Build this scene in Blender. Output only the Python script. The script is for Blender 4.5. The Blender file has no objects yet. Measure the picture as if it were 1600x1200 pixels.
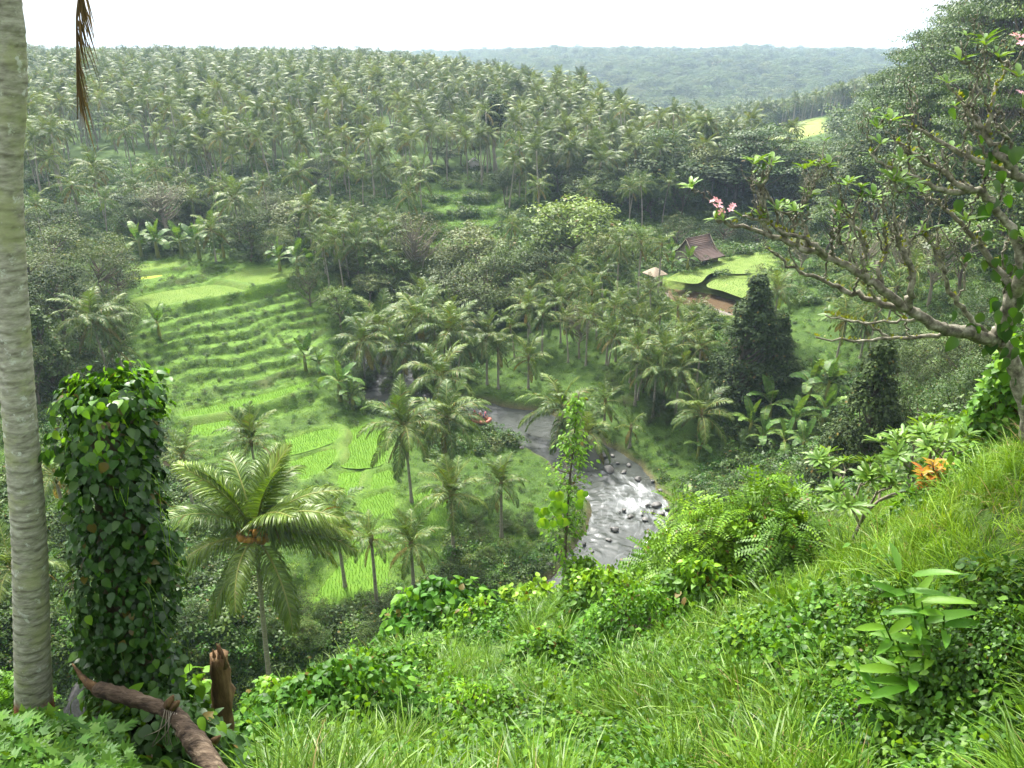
import bpy, math, random
import numpy as np
from mathutils import Vector, Matrix, Euler

# ------------------------------------------------------------------ camera, sky, sun, exposure
SC = bpy.context.scene
COL = SC.collection
R = math.radians
PITCH = R(23.8)                       # the camera looks this far below the horizon
cam_d = bpy.data.cameras.new('camera')
cam_d.sensor_fit = 'HORIZONTAL'
cam_d.angle = 2 * math.atan(800 / 1200)
cam_d.clip_start = 0.1
cam_d.clip_end = 6000
cam = bpy.data.objects.new('camera', cam_d)
cam.rotation_euler = (R(90) - PITCH, 0, 0)
COL.objects.link(cam)
SC.camera = cam

SUN_EL, SUN_AZ = R(55), R(-24)        # azimuth from +Y towards +X
world = bpy.data.worlds.new('World')
SC.world = world
world.use_nodes = True
wn = world.node_tree
wn.nodes.clear()
w_out = wn.nodes.new('ShaderNodeOutputWorld')
w_bg = wn.nodes.new('ShaderNodeBackground')
w_sky = wn.nodes.new('ShaderNodeTexSky')
w_hs = wn.nodes.new('ShaderNodeHueSaturation')
w_sky.sky_type = 'NISHITA'
w_sky.sun_disc = False
w_sky.sun_elevation = SUN_EL
w_sky.sun_rotation = SUN_AZ
w_sky.air_density = 1.0
w_sky.dust_density = 9.0
w_sky.ozone_density = 1.0
w_hs.inputs['Saturation'].default_value = 0.22      # a milky, thinly overcast sky
w_bg.inputs['Strength'].default_value = 0.15
wn.links.new(w_sky.outputs[0], w_hs.inputs['Color'])
w_veil = wn.nodes.new('ShaderNodeMix')               # an even, thin cloud veil over the sky
w_veil.data_type = 'RGBA'
w_veil.inputs[0].default_value = 0.6
w_veil.inputs[7].default_value = (2.55, 2.6, 2.65, 1)
wn.links.new(w_hs.outputs[0], w_veil.inputs[6])
wn.links.new(w_veil.outputs[2], w_bg.inputs['Color'])
wn.links.new(w_bg.outputs[0], w_out.inputs['Surface'])

sun_d = bpy.data.lights.new('sun', 'SUN')
sun_d.energy = 2.3
sun_d.angle = R(6)
sun_d.color = (1.0, 0.95, 0.84)
sun = bpy.data.objects.new('sun', sun_d)
_sd = Vector((math.sin(SUN_AZ) * math.cos(SUN_EL), math.cos(SUN_AZ) * math.cos(SUN_EL), math.sin(SUN_EL)))
sun.rotation_euler = _sd.to_track_quat('Z', 'Y').to_euler()
sun.location = (0, 0, 60)
COL.objects.link(sun)

SC.view_settings.view_transform = 'Standard'
SC.view_settings.look = 'None'
SC.view_settings.gamma = 1
SC.view_settings.exposure = 2.22
SC.render.engine = 'CYCLES'
cy = SC.cycles
cy.max_bounces = 4
cy.diffuse_bounces = 2
cy.glossy_bounces = 2
cy.transmission_bounces = 2
cy.transparent_max_bounces = 8
cy.volume_bounces = 0
cy.use_denoising = True
cy.use_adaptive_sampling = True
cy.adaptive_threshold = 0.02
cy.caustics_reflective = False
cy.caustics_refractive = False
cy.sample_clamp_indirect = 6

rng = np.random.default_rng(11)
random.seed(11)

# ------------------------------------------------------------------ helpers: geometry
def unit(v):
    v = np.asarray(v, float)
    return v / np.maximum(np.linalg.norm(v, axis=-1, keepdims=True), 1e-9)

class MB:
    """Collects vertices and faces; builds ONE mesh."""
    def __init__(self):
        self.v, self.f3, self.f4, self.m3, self.m4, self.n = [], [], [], [], [], 0
    def add(self, V, F, mat=0):
        V = np.asarray(V, float).reshape(-1, 3)
        F = np.asarray(F, int)
        if len(F):
            if F.shape[1] == 3:
                self.f3.append(F + self.n); self.m3.append(np.full(len(F), mat))
            else:
                self.f4.append(F + self.n); self.m4.append(np.full(len(F), mat))
        self.v.append(V)
        self.n += len(V)
        return self
    def verts(self, V):
        o = self.n
        self.v.append(np.asarray(V, float).reshape(-1, 3)); self.n += len(self.v[-1])
        return o
    def box(self, c, s, rot=None, mat=0):
        c = np.asarray(c, float); s = np.asarray(s, float) / 2
        V = np.array([[x, y, z] for z in (-1, 1) for y in (-1, 1) for x in (-1, 1)], float) * s
        if rot is not None:
            V = V @ np.array(rot).T
        F = [[0, 2, 3, 1], [4, 5, 7, 6], [0, 1, 5, 4], [2, 6, 7, 3], [0, 4, 6, 2], [1, 3, 7, 5]]
        return self.add(V + c, F, mat)
    def tube(self, P, rad, sides=6, mat=0, cap=True, ridge=0.0):
        P = np.asarray(P, float); n = len(P)
        rad = np.broadcast_to(np.asarray(rad, float), (n,))
        T = unit(np.gradient(P, axis=0))
        ref = np.array([0, 0, 1.0]) if abs(T[:, 2]).mean() < .8 else np.array([1.0, 0, 0])
        A = unit(np.cross(T, ref)); B = np.cross(T, A)
        th = np.linspace(0, 2 * np.pi, sides, endpoint=False)
        rr = rad[:, None] * (1 + ridge * rng.standard_normal((n, sides)))
        V = P[:, None] + rr[..., None] * (np.cos(th)[None, :, None] * A[:, None] + np.sin(th)[None, :, None] * B[:, None])
        i = np.arange(n - 1)[:, None] * sides; j = np.arange(sides)[None]; k = (j + 1) % sides
        F = np.stack([i + j, i + sides + j, i + sides + k, i + k], -1).reshape(-1, 4)
        base = self.n
        self.add(V.reshape(-1, 3), F[:, ::-1], mat)
        if cap:
            for e in (0, n - 1):
                idx = base + e * sides + np.arange(sides)
                ci = self.verts(P[e:e + 1])
                T3 = np.stack([idx, np.roll(idx, -1), np.full(sides, ci)], -1)
                self.f3.append(T3 if e else T3[:, ::-1]); self.m3.append(np.full(sides, mat))
        return self
    def stamp(self, tv, tf, M, T, mat=0):
        """copies of a template (verts tv, faces tf) by matrices M (N,3,3) and places T (N,3)"""
        N = len(T)
        V = np.einsum('nij,kj->nki', M, tv) + np.asarray(T)[:, None]
        F = (np.asarray(tf)[None] + (np.arange(N) * len(tv))[:, None, None]).reshape(-1, len(tf[0]))
        return self.add(V.reshape(-1, 3), F, mat)
    def mesh(self, name, mats, smooth=False, attrs=None):
        V = np.concatenate(self.v)
        f3 = np.concatenate(self.f3) if self.f3 else np.zeros((0, 3), int)
        f4 = np.concatenate(self.f4) if self.f4 else np.zeros((0, 4), int)
        mi = np.concatenate([np.concatenate(self.m3) if self.m3 else np.zeros(0, int), np.concatenate(self.m4) if self.m4 else np.zeros(0, int)])
        me = bpy.data.meshes.new(name)
        me.vertices.add(len(V)); me.vertices.foreach_set('co', V.astype(np.float32).ravel())
        nl = f3.size + f4.size
        me.loops.add(nl)
        me.loops.foreach_set('vertex_index', np.concatenate([f3.ravel(), f4.ravel()]).astype(np.int32))
        me.polygons.add(len(f3) + len(f4))
        st = np.concatenate([np.arange(len(f3)) * 3, f3.size + np.arange(len(f4)) * 4]).astype(np.int32)
        me.polygons.foreach_set('loop_start', st)
        me.polygons.foreach_set('material_index', mi.astype(np.int32))
        if smooth:
            me.polygons.foreach_set('use_smooth', np.ones(len(st), bool))
        for m in (mats if isinstance(mats, (list, tuple)) else [mats]):
            me.materials.append(m)
        if attrs:
            for k, a in attrs.items():
                at = me.attributes.new(k, 'FLOAT', 'POINT')
                at.data.foreach_set('value', np.asarray(a, np.float32).ravel())
        me.update(calc_edges=True)
        return me

def frames(axis, normal):
    """rotation matrices whose local X is the axis and whose local Z is as near the normal as can be"""
    X = unit(axis); Y = unit(np.cross(normal, X)); Z = np.cross(X, Y)
    return np.stack([X, Y, Z], -1)

def put(name, me, parent=None, loc=None, rot=None, scale=None):
    o = bpy.data.objects.new(name, me)
    COL.objects.link(o)
    if parent is not None: o.parent = parent
    if loc is not None: o.location = loc
    if rot is not None: o.rotation_euler = rot
    if scale is not None: o.scale = (scale,) * 3 if np.isscalar(scale) else scale
    return o

def tag(o, label=None, cat=None, group=None, kind=None):
    if label: o['label'] = label
    if cat: o['category'] = cat
    if group: o['group'] = group
    if kind: o['kind'] = kind
    return o

def thing(name, label, cat, loc=(0, 0, 0), rz=0.0, group=None, scale=None):
    o = put(name, None, None, loc, (0, 0, rz), scale)
    o.empty_display_size = 0.3
    return tag(o, label, cat, group)

def noise2(x, y, seed=0, octaves=3, freq=1.0):
    """smooth value noise, -1..1"""
    r = np.random.default_rng(900 + seed)
    G = r.uniform(-1, 1, (256, 256))
    out = np.zeros(np.broadcast(x, y).shape); a, tot = 1.0, 0.0
    for k in range(octaves):
        fx, fy = np.asarray(x) * freq * 2 ** k + 17.3 * k, np.asarray(y) * freq * 2 ** k + 9.1 * k
        ix, iy = np.floor(fx).astype(int), np.floor(fy).astype(int)
        tx, ty = fx - ix, fy - iy
        tx, ty = tx * tx * (3 - 2 * tx), ty * ty * (3 - 2 * ty)
        g = lambda a_, b_: G[a_ & 255, b_ & 255]
        v = (g(ix, iy) * (1 - tx) + g(ix + 1, iy) * tx) * (1 - ty) + (g(ix, iy + 1) * (1 - tx) + g(ix + 1, iy + 1) * tx) * ty
        out = out + a * v; tot += a; a *= .5
    return out / tot

def sstep(a, b, x):
    t = np.clip((x - a) / (b - a), 0, 1)
    return t * t * (3 - 2 * t)

# ------------------------------------------------------------------ helpers: sight lines of the surveyed photograph (1600 x 1200)
CP, SP = math.cos(PITCH), math.sin(PITCH)
def ray(u, v):
    a, b = (u - 800) / 1200, (600 - v) / 1200
    return np.array([a, CP + b * SP, -SP + b * CP])
def at_t(u, v, t): return ray(u, v) * t
def at_z(u, v, z):
    d = ray(u, v); return d * (z / d[2])
def at_y(u, v, y):
    d = ray(u, v); return d * (y / d[1])
def project(P):
    P = np.asarray(P, float)
    w = P[..., 1] * CP - P[..., 2] * SP
    up = P[..., 1] * SP + P[..., 2] * CP
    w = np.where(w > .05, w, .05)
    return 800 + 1200 * P[..., 0] / w, 600 - 1200 * up / w, w

# ------------------------------------------------------------------ helpers: materials
def nodes_of(m):
    m.use_nodes = True
    nt = m.node_tree; nt.nodes.clear()
    return nt
def N(nt, t, **kw):
    n = nt.nodes.new(t)
    for k, v in kw.items():
        if k in n.inputs: n.inputs[k].default_value = v
        else: setattr(n, k, v)
    return n
def ramp(nt, fac, stops):
    r = nt.nodes.new('ShaderNodeValToRGB')
    e = r.color_ramp.elements
    while len(e) < len(stops): e.new(.5)
    for x, (p, c) in zip(e, stops):
        x.position = p; x.color = (*c, 1) if len(c) == 3 else c
    nt.links.new(fac, r.inputs[0])
    return r.outputs[0]
def mixc(nt, fac, a, b, mode='MIX'):
    m = nt.nodes.new('ShaderNodeMix'); m.data_type = 'RGBA'; m.blend_type = mode
    for sock, val in ((m.inputs[0], fac), (m.inputs[6], a), (m.inputs[7], b)):
        if hasattr(val, 'is_output'): nt.links.new(val, sock)
        elif isinstance(val, (int, float)): sock.default_value = val
        else: sock.default_value = (*val, 1)
    return m.outputs[2]
def math_n(nt, op, a, b=None):
    m = nt.nodes.new('ShaderNodeMath'); m.operation = op
    for s, v in zip(m.inputs, (a, b)):
        if v is None: continue
        if hasattr(v, 'is_output'): nt.links.new(v, s)
        else: s.default_value = v
    return m.outputs[0]

MATS = {}
def leaf_mat(name, dark, light, trans=0.3, rough=0.5, spec=0.25, patch=0.12, tcol=None, objvar=0.22, sick=.02):
    """foliage: a tone per leaf, per plant and per patch; lets some light through"""
    m = bpy.data.materials.new(name); nt = nodes_of(m); L = nt.links.new
    geo = N(nt, 'ShaderNodeNewGeometry'); oi = N(nt, 'ShaderNodeObjectInfo')
    if sick: dark = tuple(a * b for a, b in zip(dark, (.58, .66, .42)))
    if sick: light = tuple(a * b for a, b in zip(light, (.94, 1.0, .66)))
    c = mixc(nt, geo.outputs['Random Per Island'], dark, light)
    if sick:                                             # a few yellowed and browned leaves
        wn_ = N(nt, 'ShaderNodeTexWhiteNoise', noise_dimensions='1D'); L(geo.outputs['Random Per Island'], wn_.inputs['W'])
        c = mixc(nt, math_n(nt, 'LESS_THAN', wn_.outputs['Value'], sick), c, mixc(nt, wn_.outputs['Color'], (.085, .060, .014), (.15, .125, .018)))
    tex = N(nt, 'ShaderNodeTexNoise', Scale=patch, Detail=2.0)
    L(geo.outputs['Position'], tex.inputs['Vector'])
    hs = N(nt, 'ShaderNodeHueSaturation')
    L(c, hs.inputs['Color'])
    mr = N(nt, 'ShaderNodeMapRange'); L(oi.outputs['Random'], mr.inputs[0])
    mr.inputs[3].default_value = 1 - objvar; mr.inputs[4].default_value = 1 + objvar
    pr = N(nt, 'ShaderNodeMapRange'); L(tex.outputs[0], pr.inputs[0])
    pr.inputs[1].default_value = .3; pr.inputs[2].default_value = .7
    pr.inputs[3].default_value = .78; pr.inputs[4].default_value = 1.22
    L(math_n(nt, 'MULTIPLY', mr.outputs[0], pr.outputs[0]), hs.inputs['Value'])
    hm = N(nt, 'ShaderNodeMapRange'); L(oi.outputs['Random'], hm.inputs[0])
    hm.inputs[3].default_value = .515; hm.inputs[4].default_value = .485
    L(hm.outputs[0], hs.inputs['Hue'])
    p = N(nt, 'ShaderNodeBsdfPrincipled', Roughness=rough)
    p.inputs['Specular IOR Level'].default_value = spec
    L(hs.outputs[0], p.inputs['Base Color'])
    t = N(nt, 'ShaderNodeBsdfTranslucent')
    tc = mixc(nt, 1.0, hs.outputs[0], tcol or (1.5, 1.35, .55), 'MULTIPLY')
    L(tc, t.inputs[0])
    mx = N(nt, 'ShaderNodeMixShader'); mx.inputs[0].default_value = trans
    L(p.outputs[0], mx.inputs[1]); L(t.outputs[0], mx.inputs[2])
    out = N(nt, 'ShaderNodeOutputMaterial'); L(mx.outputs[0], out.inputs[0])
    MATS[name] = m
    return m

def rough_mat(name, stops, scale=4.0, rough=.85, bump=.3, detail=5.0, stretch=(1, 1, 1), spec=.25, coords='Object', bump_dist=.02, var=0.15):
    """bark, stone, soil, thatch: noise-driven colour stops and fine relief"""
    m = bpy.data.materials.new(name); nt = nodes_of(m); L = nt.links.new
    tc = N(nt, 'ShaderNodeTexCoord'); mp = N(nt, 'ShaderNodeMapping'); mp.inputs['Scale'].default_value = stretch
    L(tc.outputs[coords], mp.inputs[0])
    tx = N(nt, 'ShaderNodeTexNoise', Scale=scale, Detail=detail, Roughness=.62); L(mp.outputs[0], tx.inputs['Vector'])
    c = ramp(nt, tx.outputs[0], stops)
    oi = N(nt, 'ShaderNodeObjectInfo')
    mr = N(nt, 'ShaderNodeMapRange'); L(oi.outputs['Random'], mr.inputs[0]); mr.inputs[3].default_value = 1 - var; mr.inputs[4].default_value = 1 + var
    hs = N(nt, 'ShaderNodeHueSaturation'); L(c, hs.inputs['Color']); L(mr.outputs[0], hs.inputs['Value'])
    p = N(nt, 'ShaderNodeBsdfPrincipled', Roughness=rough); p.inputs['Specular IOR Level'].default_value = spec
    L(hs.outputs[0], p.inputs['Base Color'])
    b = N(nt, 'ShaderNodeBump', Strength=bump, Distance=bump_dist); L(tx.outputs[0], b.inputs['Height']); L(b.outputs[0], p.inputs['Normal'])
    out = N(nt, 'ShaderNodeOutputMaterial'); L(p.outputs[0], out.inputs[0])
    MATS[name] = m
    return m

leaf_mat('palm_leaf', (.062, .108, .030), (.112, .170, .052), trans=.25, rough=.45, spec=.24, tcol=(1.5, 1.4, .5))
leaf_mat('palm_leaf_far', (.072, .112, .036), (.128, .172, .064), trans=.18, rough=.48, spec=.24, objvar=.34)
leaf_mat('palm_leaf_hero', (.085, .145, .020), (.140, .210, .036), trans=.3, rough=.42, spec=.32, tcol=(1.5, 1.4, .5), sick=.01)
leaf_mat('palm_leaf_old', (.16, .13, .045), (.22, .17, .06), trans=.2, rough=.6)
leaf_mat('palm_rachis', (.16, .18, .05), (.22, .22, .08), trans=.0, rough=.5)
leaf_mat('dead_frond', (.10, .065, .045), (.16, .10, .07), trans=.1, rough=.8, spec=.2)
leaf_mat('banana_leaf', (.065, .135, .032), (.11, .20, .05), trans=.28, rough=.5, spec=.22)
leaf_mat('tree_mid', (.042, .084, .022), (.088, .146, .038), trans=.24)
leaf_mat('tree_dark', (.024, .044, .018), (.052, .080, .030), trans=.10, rough=.6, spec=.12)
leaf_mat('tree_bright', (.085, .15, .028), (.14, .22, .045), trans=.3)
leaf_mat('tree_olive', (.062, .092, .028), (.112, .146, .048), trans=.22, rough=.55)
leaf_mat('tree_grey', (.09, .105, .05), (.155, .165, .085), trans=.15, rough=.6)
leaf_mat('vine_leaf', (.030, .075, .020), (.052, .118, .030), trans=.2, rough=.42, spec=.35, patch=.8, objvar=.28)
leaf_mat('vine_leaf_young', (.13, .27, .025), (.20, .36, .04), trans=.4, rough=.38, patch=.8)
leaf_mat('bush_leaf', (.045, .120, .014), (.090, .200, .026), trans=.3, rough=.46, spec=.18, patch=.6)
leaf_mat('feather_leaf', (.070, .165, .014), (.125, .255, .026), trans=.35, rough=.45, patch=.7)
leaf_mat('ginger_leaf', (.085, .20, .022), (.13, .28, .035), trans=.38, rough=.42, spec=.25, patch=.8)
leaf_mat('grass_blade', (.075, .160, .014), (.135, .245, .028), trans=.35, rough=.42, spec=.3, patch=.5)
leaf_mat('grass_light', (.105, .205, .014), (.175, .300, .032), trans=.38, rough=.45, spec=.25, patch=.5)
leaf_mat('dead_grass', (.17, .13, .05), (.26, .21, .09), trans=.25, rough=.7, sick=0)
leaf_mat('cover_leaf', (.040, .110, .014), (.080, .185, .026), trans=.28, rough=.45, patch=.6)
leaf_mat('rice_blade', (.085, .20, .020), (.13, .27, .030), trans=.35, rough=.5, spec=.3)
leaf_mat('plumeria_leaf', (.080, .155, .022), (.130, .235, .040), trans=.32, rough=.42, spec=.3, patch=.8)
leaf_mat('croton_leaf', (.20, .035, .008), (.36, .13, .012), trans=.3, rough=.4, patch=.8, tcol=(1.3, 1.0, .4))
leaf_mat('croton_top', (.26, .13, .010), (.36, .21, .015), trans=.3, rough=.4, patch=.8, tcol=(1.2, 1.1, .4))
leaf_mat('petal_pink', (.72, .30, .36), (.80, .48, .50), sick=0, trans=.3, rough=.5, patch=2, tcol=(1.1, .8, .8))
leaf_mat('petal_white', (.8, .78, .7), (.85, .84, .78), sick=0, trans=.3, rough=.5, patch=2, tcol=(1, 1, .9))
rough_mat('palm_bark', [(.25, (.15, .13, .10)), (.5, (.26, .235, .19)), (.75, (.36, .34, .29))], scale=3.0, stretch=(1, 1, 3), bump=.4)
rough_mat('bark', [(.3, (.05, .04, .03)), (.55, (.11, .09, .065)), (.75, (.20, .17, .13))], scale=5.0, stretch=(1, 1, .4), bump=.6)
rough_mat('pale_bark', [(.3, (.14, .12, .09)), (.55, (.26, .23, .18)), (.75, (.38, .35, .29))], scale=6.0, stretch=(1, 1, .5), bump=.4)
rough_mat('rock', [(.25, (.035, .034, .032)), (.5, (.085, .082, .078)), (.75, (.17, .165, .15))], scale=2.2, rough=.55, bump=.7, spec=.5, bump_dist=.06)
rough_mat('soil', [(.3, (.07, .05, .03)), (.6, (.13, .095, .06))], scale=3, bump=.5)
# ------------------------------------------------------------------ terrain: survey points -> height field
RIVER_Z = -45.0
CTRL = []                                             # (x, y, z)
def cz(u, v, z): CTRL.append(tuple(at_z(u, v, z)))
def ct(u, v, t): CTRL.append(tuple(at_t(u, v, t)))
def cyy(u, v, y, dz=0.0):
    p = at_y(u, v, y); CTRL.append((p[0], p[1], p[2] + dz))
# the near slope the photographer stands on
for u, v, t in ((1600, 690, 8.8), (1600, 705, 8.2), (1720, 680, 8.0), (1540, 735, 9.6), (1600, 760, 7.6), (1480, 770, 11.5), (1330, 860, 13), (1200, 905, 16), (1080, 900, 19), (930, 950, 22), (760, 980, 22), (640, 1010, 20),
                (530, 1090, 15.5), (400, 1150, 14), (300, 1210, 12), (200, 1220, 10), (200, 1160, 9.8), (55, 1130, 8.2), (-150, 1130, 8.5), (800, 1200, 10.5), (1100, 1200, 8.8), (1600, 1200, 6.3), (1600, 950, 7.0),
                (1300, 1050, 9), (1000, 1050, 13), (700, 1130, 12.5), (1450, 900, 9.0), (1800, 800, 7.0), (1200, 980, 13)):
    ct(u, v, t)
CTRL += [(0, 0, -1.75), (0, 2, -3.6), (3, 0, -1.4), (-4, 0, -2.2), (0, -6, -1.2), (10, 0, 0.5), (12, 6, -1.0), (-12, 0, -4), (-12, 6, -8), (20, 5, 3), (-25, 0, -9), (0, -25, 0), (25, -20, 6), (-25, -20, -4)]
# back of the near slope, falling to the river
CTRL += [(0, 25, -25.5), (-6, 23, -26), (-12, 20, -23), (-7, 15, -16.5), (-12, 13, -15.5), (-12, 28, -32), (5, 29, -28), (12, 24, -17), (17, 30, -20), (12, 36, -33), (22, 24, -9), (26, 34, -15), (36, 36, -8), (45, 28, 4), (0, 36, -39), (8, 44, -42), (20, 46, -33),
         (-20, 25, -29), (-30, 22, -27), (-45, 20, -22), (-30, 38, -36), (-50, 40, -31), (60, 45, 0)]
# valley floor and paddies on the left
for u, v, z in ((600, 700, -43), (580, 800, -43), (600, 900, -42), (440, 700, -42), (415, 1060, -36.5), (570, 1000, -40.5), (300, 700, -41), (700, 860, -43.2), (760, 800, -43.6), (690, 720, -43.6), (820, 880, -43.8),
                (290, 645, -41), (490, 598, -41), (210, 570, -38.6), (380, 530, -38.6), (500, 492, -38.4), (210, 490, -35.6), (360, 455, -35.6), (480, 428, -35.4), (200, 410, -34.4), (450, 418, -34.8), (330, 405, -34.2),
                (560, 560, -41), (600, 480, -39.5), (650, 620, -43.6), (560, 640, -42.6), (140, 560, -34.5), (60, 480, -30), (40, 640, -36), (150, 700, -37), (90, 840, -35), (40, 980, -31), (250, 880, -37.5), (180, 620, -37.5),
                (700, 520, -42), (720, 470, -40), (560, 420, -36.5), (640, 400, -36.5), (740, 392, -36.2), (720, 330, -33), (700, 290, -30.5), (820, 420, -38)):
    cz(u, v, z)
# right bank
for u, v, z in ((830, 600, -43.6), (760, 610, -43.9), (1000, 600, -41.3), (930, 640, -43.4), (1000, 520, -38.4), (900, 500, -40.5), (1040, 470, -36.2), (1150, 500, -36), (1050, 440, -34.2), (1180, 405, -33), (1090, 408, -33.4), (1220, 430, -33.4),
                (1150, 640, -40.5), (1100, 740, -44.2), (1280, 560, -36.3), (1400, 490, -31), (1300, 700, -38.5), (1450, 600, -29), (1380, 640, -33), (1030, 690, -43.5), (1330, 450, -31.5)):
    cz(u, v, z)
# plateau with the palm forest: far rise to about eye level
EDGE = np.array([(100, 82), (170, 74), (215, 62), (235, 48), (286, 24), (500, -36), (800, -120), (1200, -250), (3000, -700)], float)   # the plateau's right rim: (y, x)
def rim_x(y): return np.interp(y, EDGE[:, 0], EDGE[:, 1])
for y, z in ((200, -27.5), (280, -22), (380, -19.5), (520, -18.5), (800, -21), (1300, -24), (2400, -30)):
    e = rim_x(y)
    for x in (-.95 * y - 60, -.6 * y - 20, -.28 * y - 10, e - 6):
        if x < e: CTRL.append((x, y, z - (1.5 if x == e - 6 else 0)))
    if y > 240:
        CTRL.append((e + 22, y, z - 12)); CTRL.append((e + 60, y, -46 - (y - 250) * .03))
CTRL += [(-90, 150, -30), (-60, 165, -30), (-30, 175, -30), (10, 180, -31), (40, 180, -32), (-85, 110, -29), (-80, 70, -25), (-100, 40, -18), (-150, 130, -24), (-160, 60, -12), (-260, 100, -10)]
# the side valley, the field and the blue hill beyond
CTRL += [(30, 150, -37), (60, 160, -41), (85, 210, -44), (105, 260, -45), (130, 330, -46), (60, 330, -50), (90, 420, -52), (60, 560, -60), (180, 560, -60), (120, 720, -66), (300, 720, -66),
         (-60, 820, -66), (100, 850, -66), (280, 880, -66), (480, 900, -66), (700, 950, -60),
         (-120, 1000, -50), (80, 1050, -46), (250, 1020, -50), (420, 1080, -46), (620, 1100, -44), (820, 1150, -40),
         (-200, 1250, -34), (0, 1250, -36), (220, 1260, -31), (450, 1280, -35), (650, 1300, -32), (900, 1350, -32),
         (-300, 1500, -28), (0, 1500, -25), (250, 1550, -20), (500, 1550, -26), (700, 1600, -23), (950, 1700, -28), (-300, 2400, -30), (350, 2400, -30), (900, 2400, -30), (1500, 2000, -30),
         (142, 398, -38.6), (125, 375, -41), (158, 430, -37.2), (170, 420, -36.5), (175, 380, -38), (150, 340, -43), (200, 430, -28), (230, 480, -26)]
# right-hand hillside
CTRL += [(60, 115, -29), (75, 130, -25), (95, 150, -20), (120, 190, -24), (110, 130, -10), (140, 180, -12), (160, 260, -28), (200, 300, -14), (75, 80, -16), (100, 90, -4), (65, 62, -14), (150, 100, 5), (300, 400, -15), (260, 220, 0), (400, 650, -45), (45, 70, -28), (450, 300, 5), (600, 600, -20)]
CTRL = np.array(CTRL)
def _rbf():
    A = CTRL[:, :2]
    D = np.hypot(A[:, None, 0] - A[None, :, 0], A[:, None, 1] - A[None, :, 1])
    n = len(A)
    S = 2.0 + .02 * np.hypot(A[:, 0], A[:, 1])
    K = np.zeros((n + 1, n + 1))
    K[:n, :n] = np.sqrt(D ** 2 + 1.0); K[np.arange(n), np.arange(n)] -= 0.15 * S
    K[:n, n] = K[n, :n] = 1
    return np.linalg.solve(K, np.append(CTRL[:, 2], 0))
_W = _rbf()
def base_height(x, y):
    x = np.asarray(x, float); y = np.asarray(y, float)
    out = np.full(np.broadcast(x, y).shape, _W[-1])
    for w, (a, b, _) in zip(_W, CTRL):
        out = out + w * np.sqrt((x - a) ** 2 + (y - b) ** 2 + 1.0)
    return out

def seg_dist(x, y, P, closed=False):
    """distance to a polyline, and the arc position of the nearest point"""
    P = np.asarray(P, float)
    if closed: P = np.vstack([P, P[:1]])
    best = np.full(np.broadcast(x, y).shape, 1e9); arc = np.zeros_like(best); s0 = 0.0
    for (ax, ay), (bx, by) in zip(P[:-1], P[1:]):
        dx, dy = bx - ax, by - ay; l2 = dx * dx + dy * dy + 1e-9
        t = np.clip(((x - ax) * dx + (y - ay) * dy) / l2, 0, 1)
        d = np.hypot(x - ax - t * dx, y - ay - t * dy)
        m = d < best; best = np.where(m, d, best); arc = np.where(m, s0 + t * math.sqrt(l2), arc)
        s0 += math.sqrt(l2)
    return best, arc
def inside(x, y, P):
    P = np.asarray(P, float); c = np.zeros(np.broadcast(x, y).shape, bool)
    for (ax, ay), (bx, by) in zip(P, np.roll(P, -1, 0)):
        k = ((ay > y) != (by > y)) & (x < (bx - ax) * (y - ay) / (by - ay + 1e-12) + ax)
        c ^= k
    return c

def smooth_line(P, n=12):
    """Catmull-Rom through the points"""
    P = np.asarray(P, float); Q = np.vstack([2 * P[0] - P[1], P, 2 * P[-1] - P[-2]]); out = []
    for i in range(1, len(Q) - 2):
        t = np.linspace(0, 1, n, endpoint=False)[:, None]
        a, b, c, d = Q[i - 1], Q[i], Q[i + 1], Q[i + 2]
        out.append(.5 * (2 * b + (c - a) * t + (2 * a - 5 * b + 4 * c - d) * t ** 2 + (3 * b - a - 3 * c + d) * t ** 3))
    return np.vstack(out + [P[-1:]])

RIVER = smooth_line([(-4, 134), (-12, 126), (-19, 112), (-18, 101), (-13, 94), (-5, 91.5), (3.5, 87), (8.5, 79.5), (12.0, 72.5), (11.4, 65), (8.0, 58), (4, 50), (-2, 41), (-14, 33), (-32, 28), (-60, 18)], 10)
RIVER_W = 4.0                                          # half width
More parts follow.
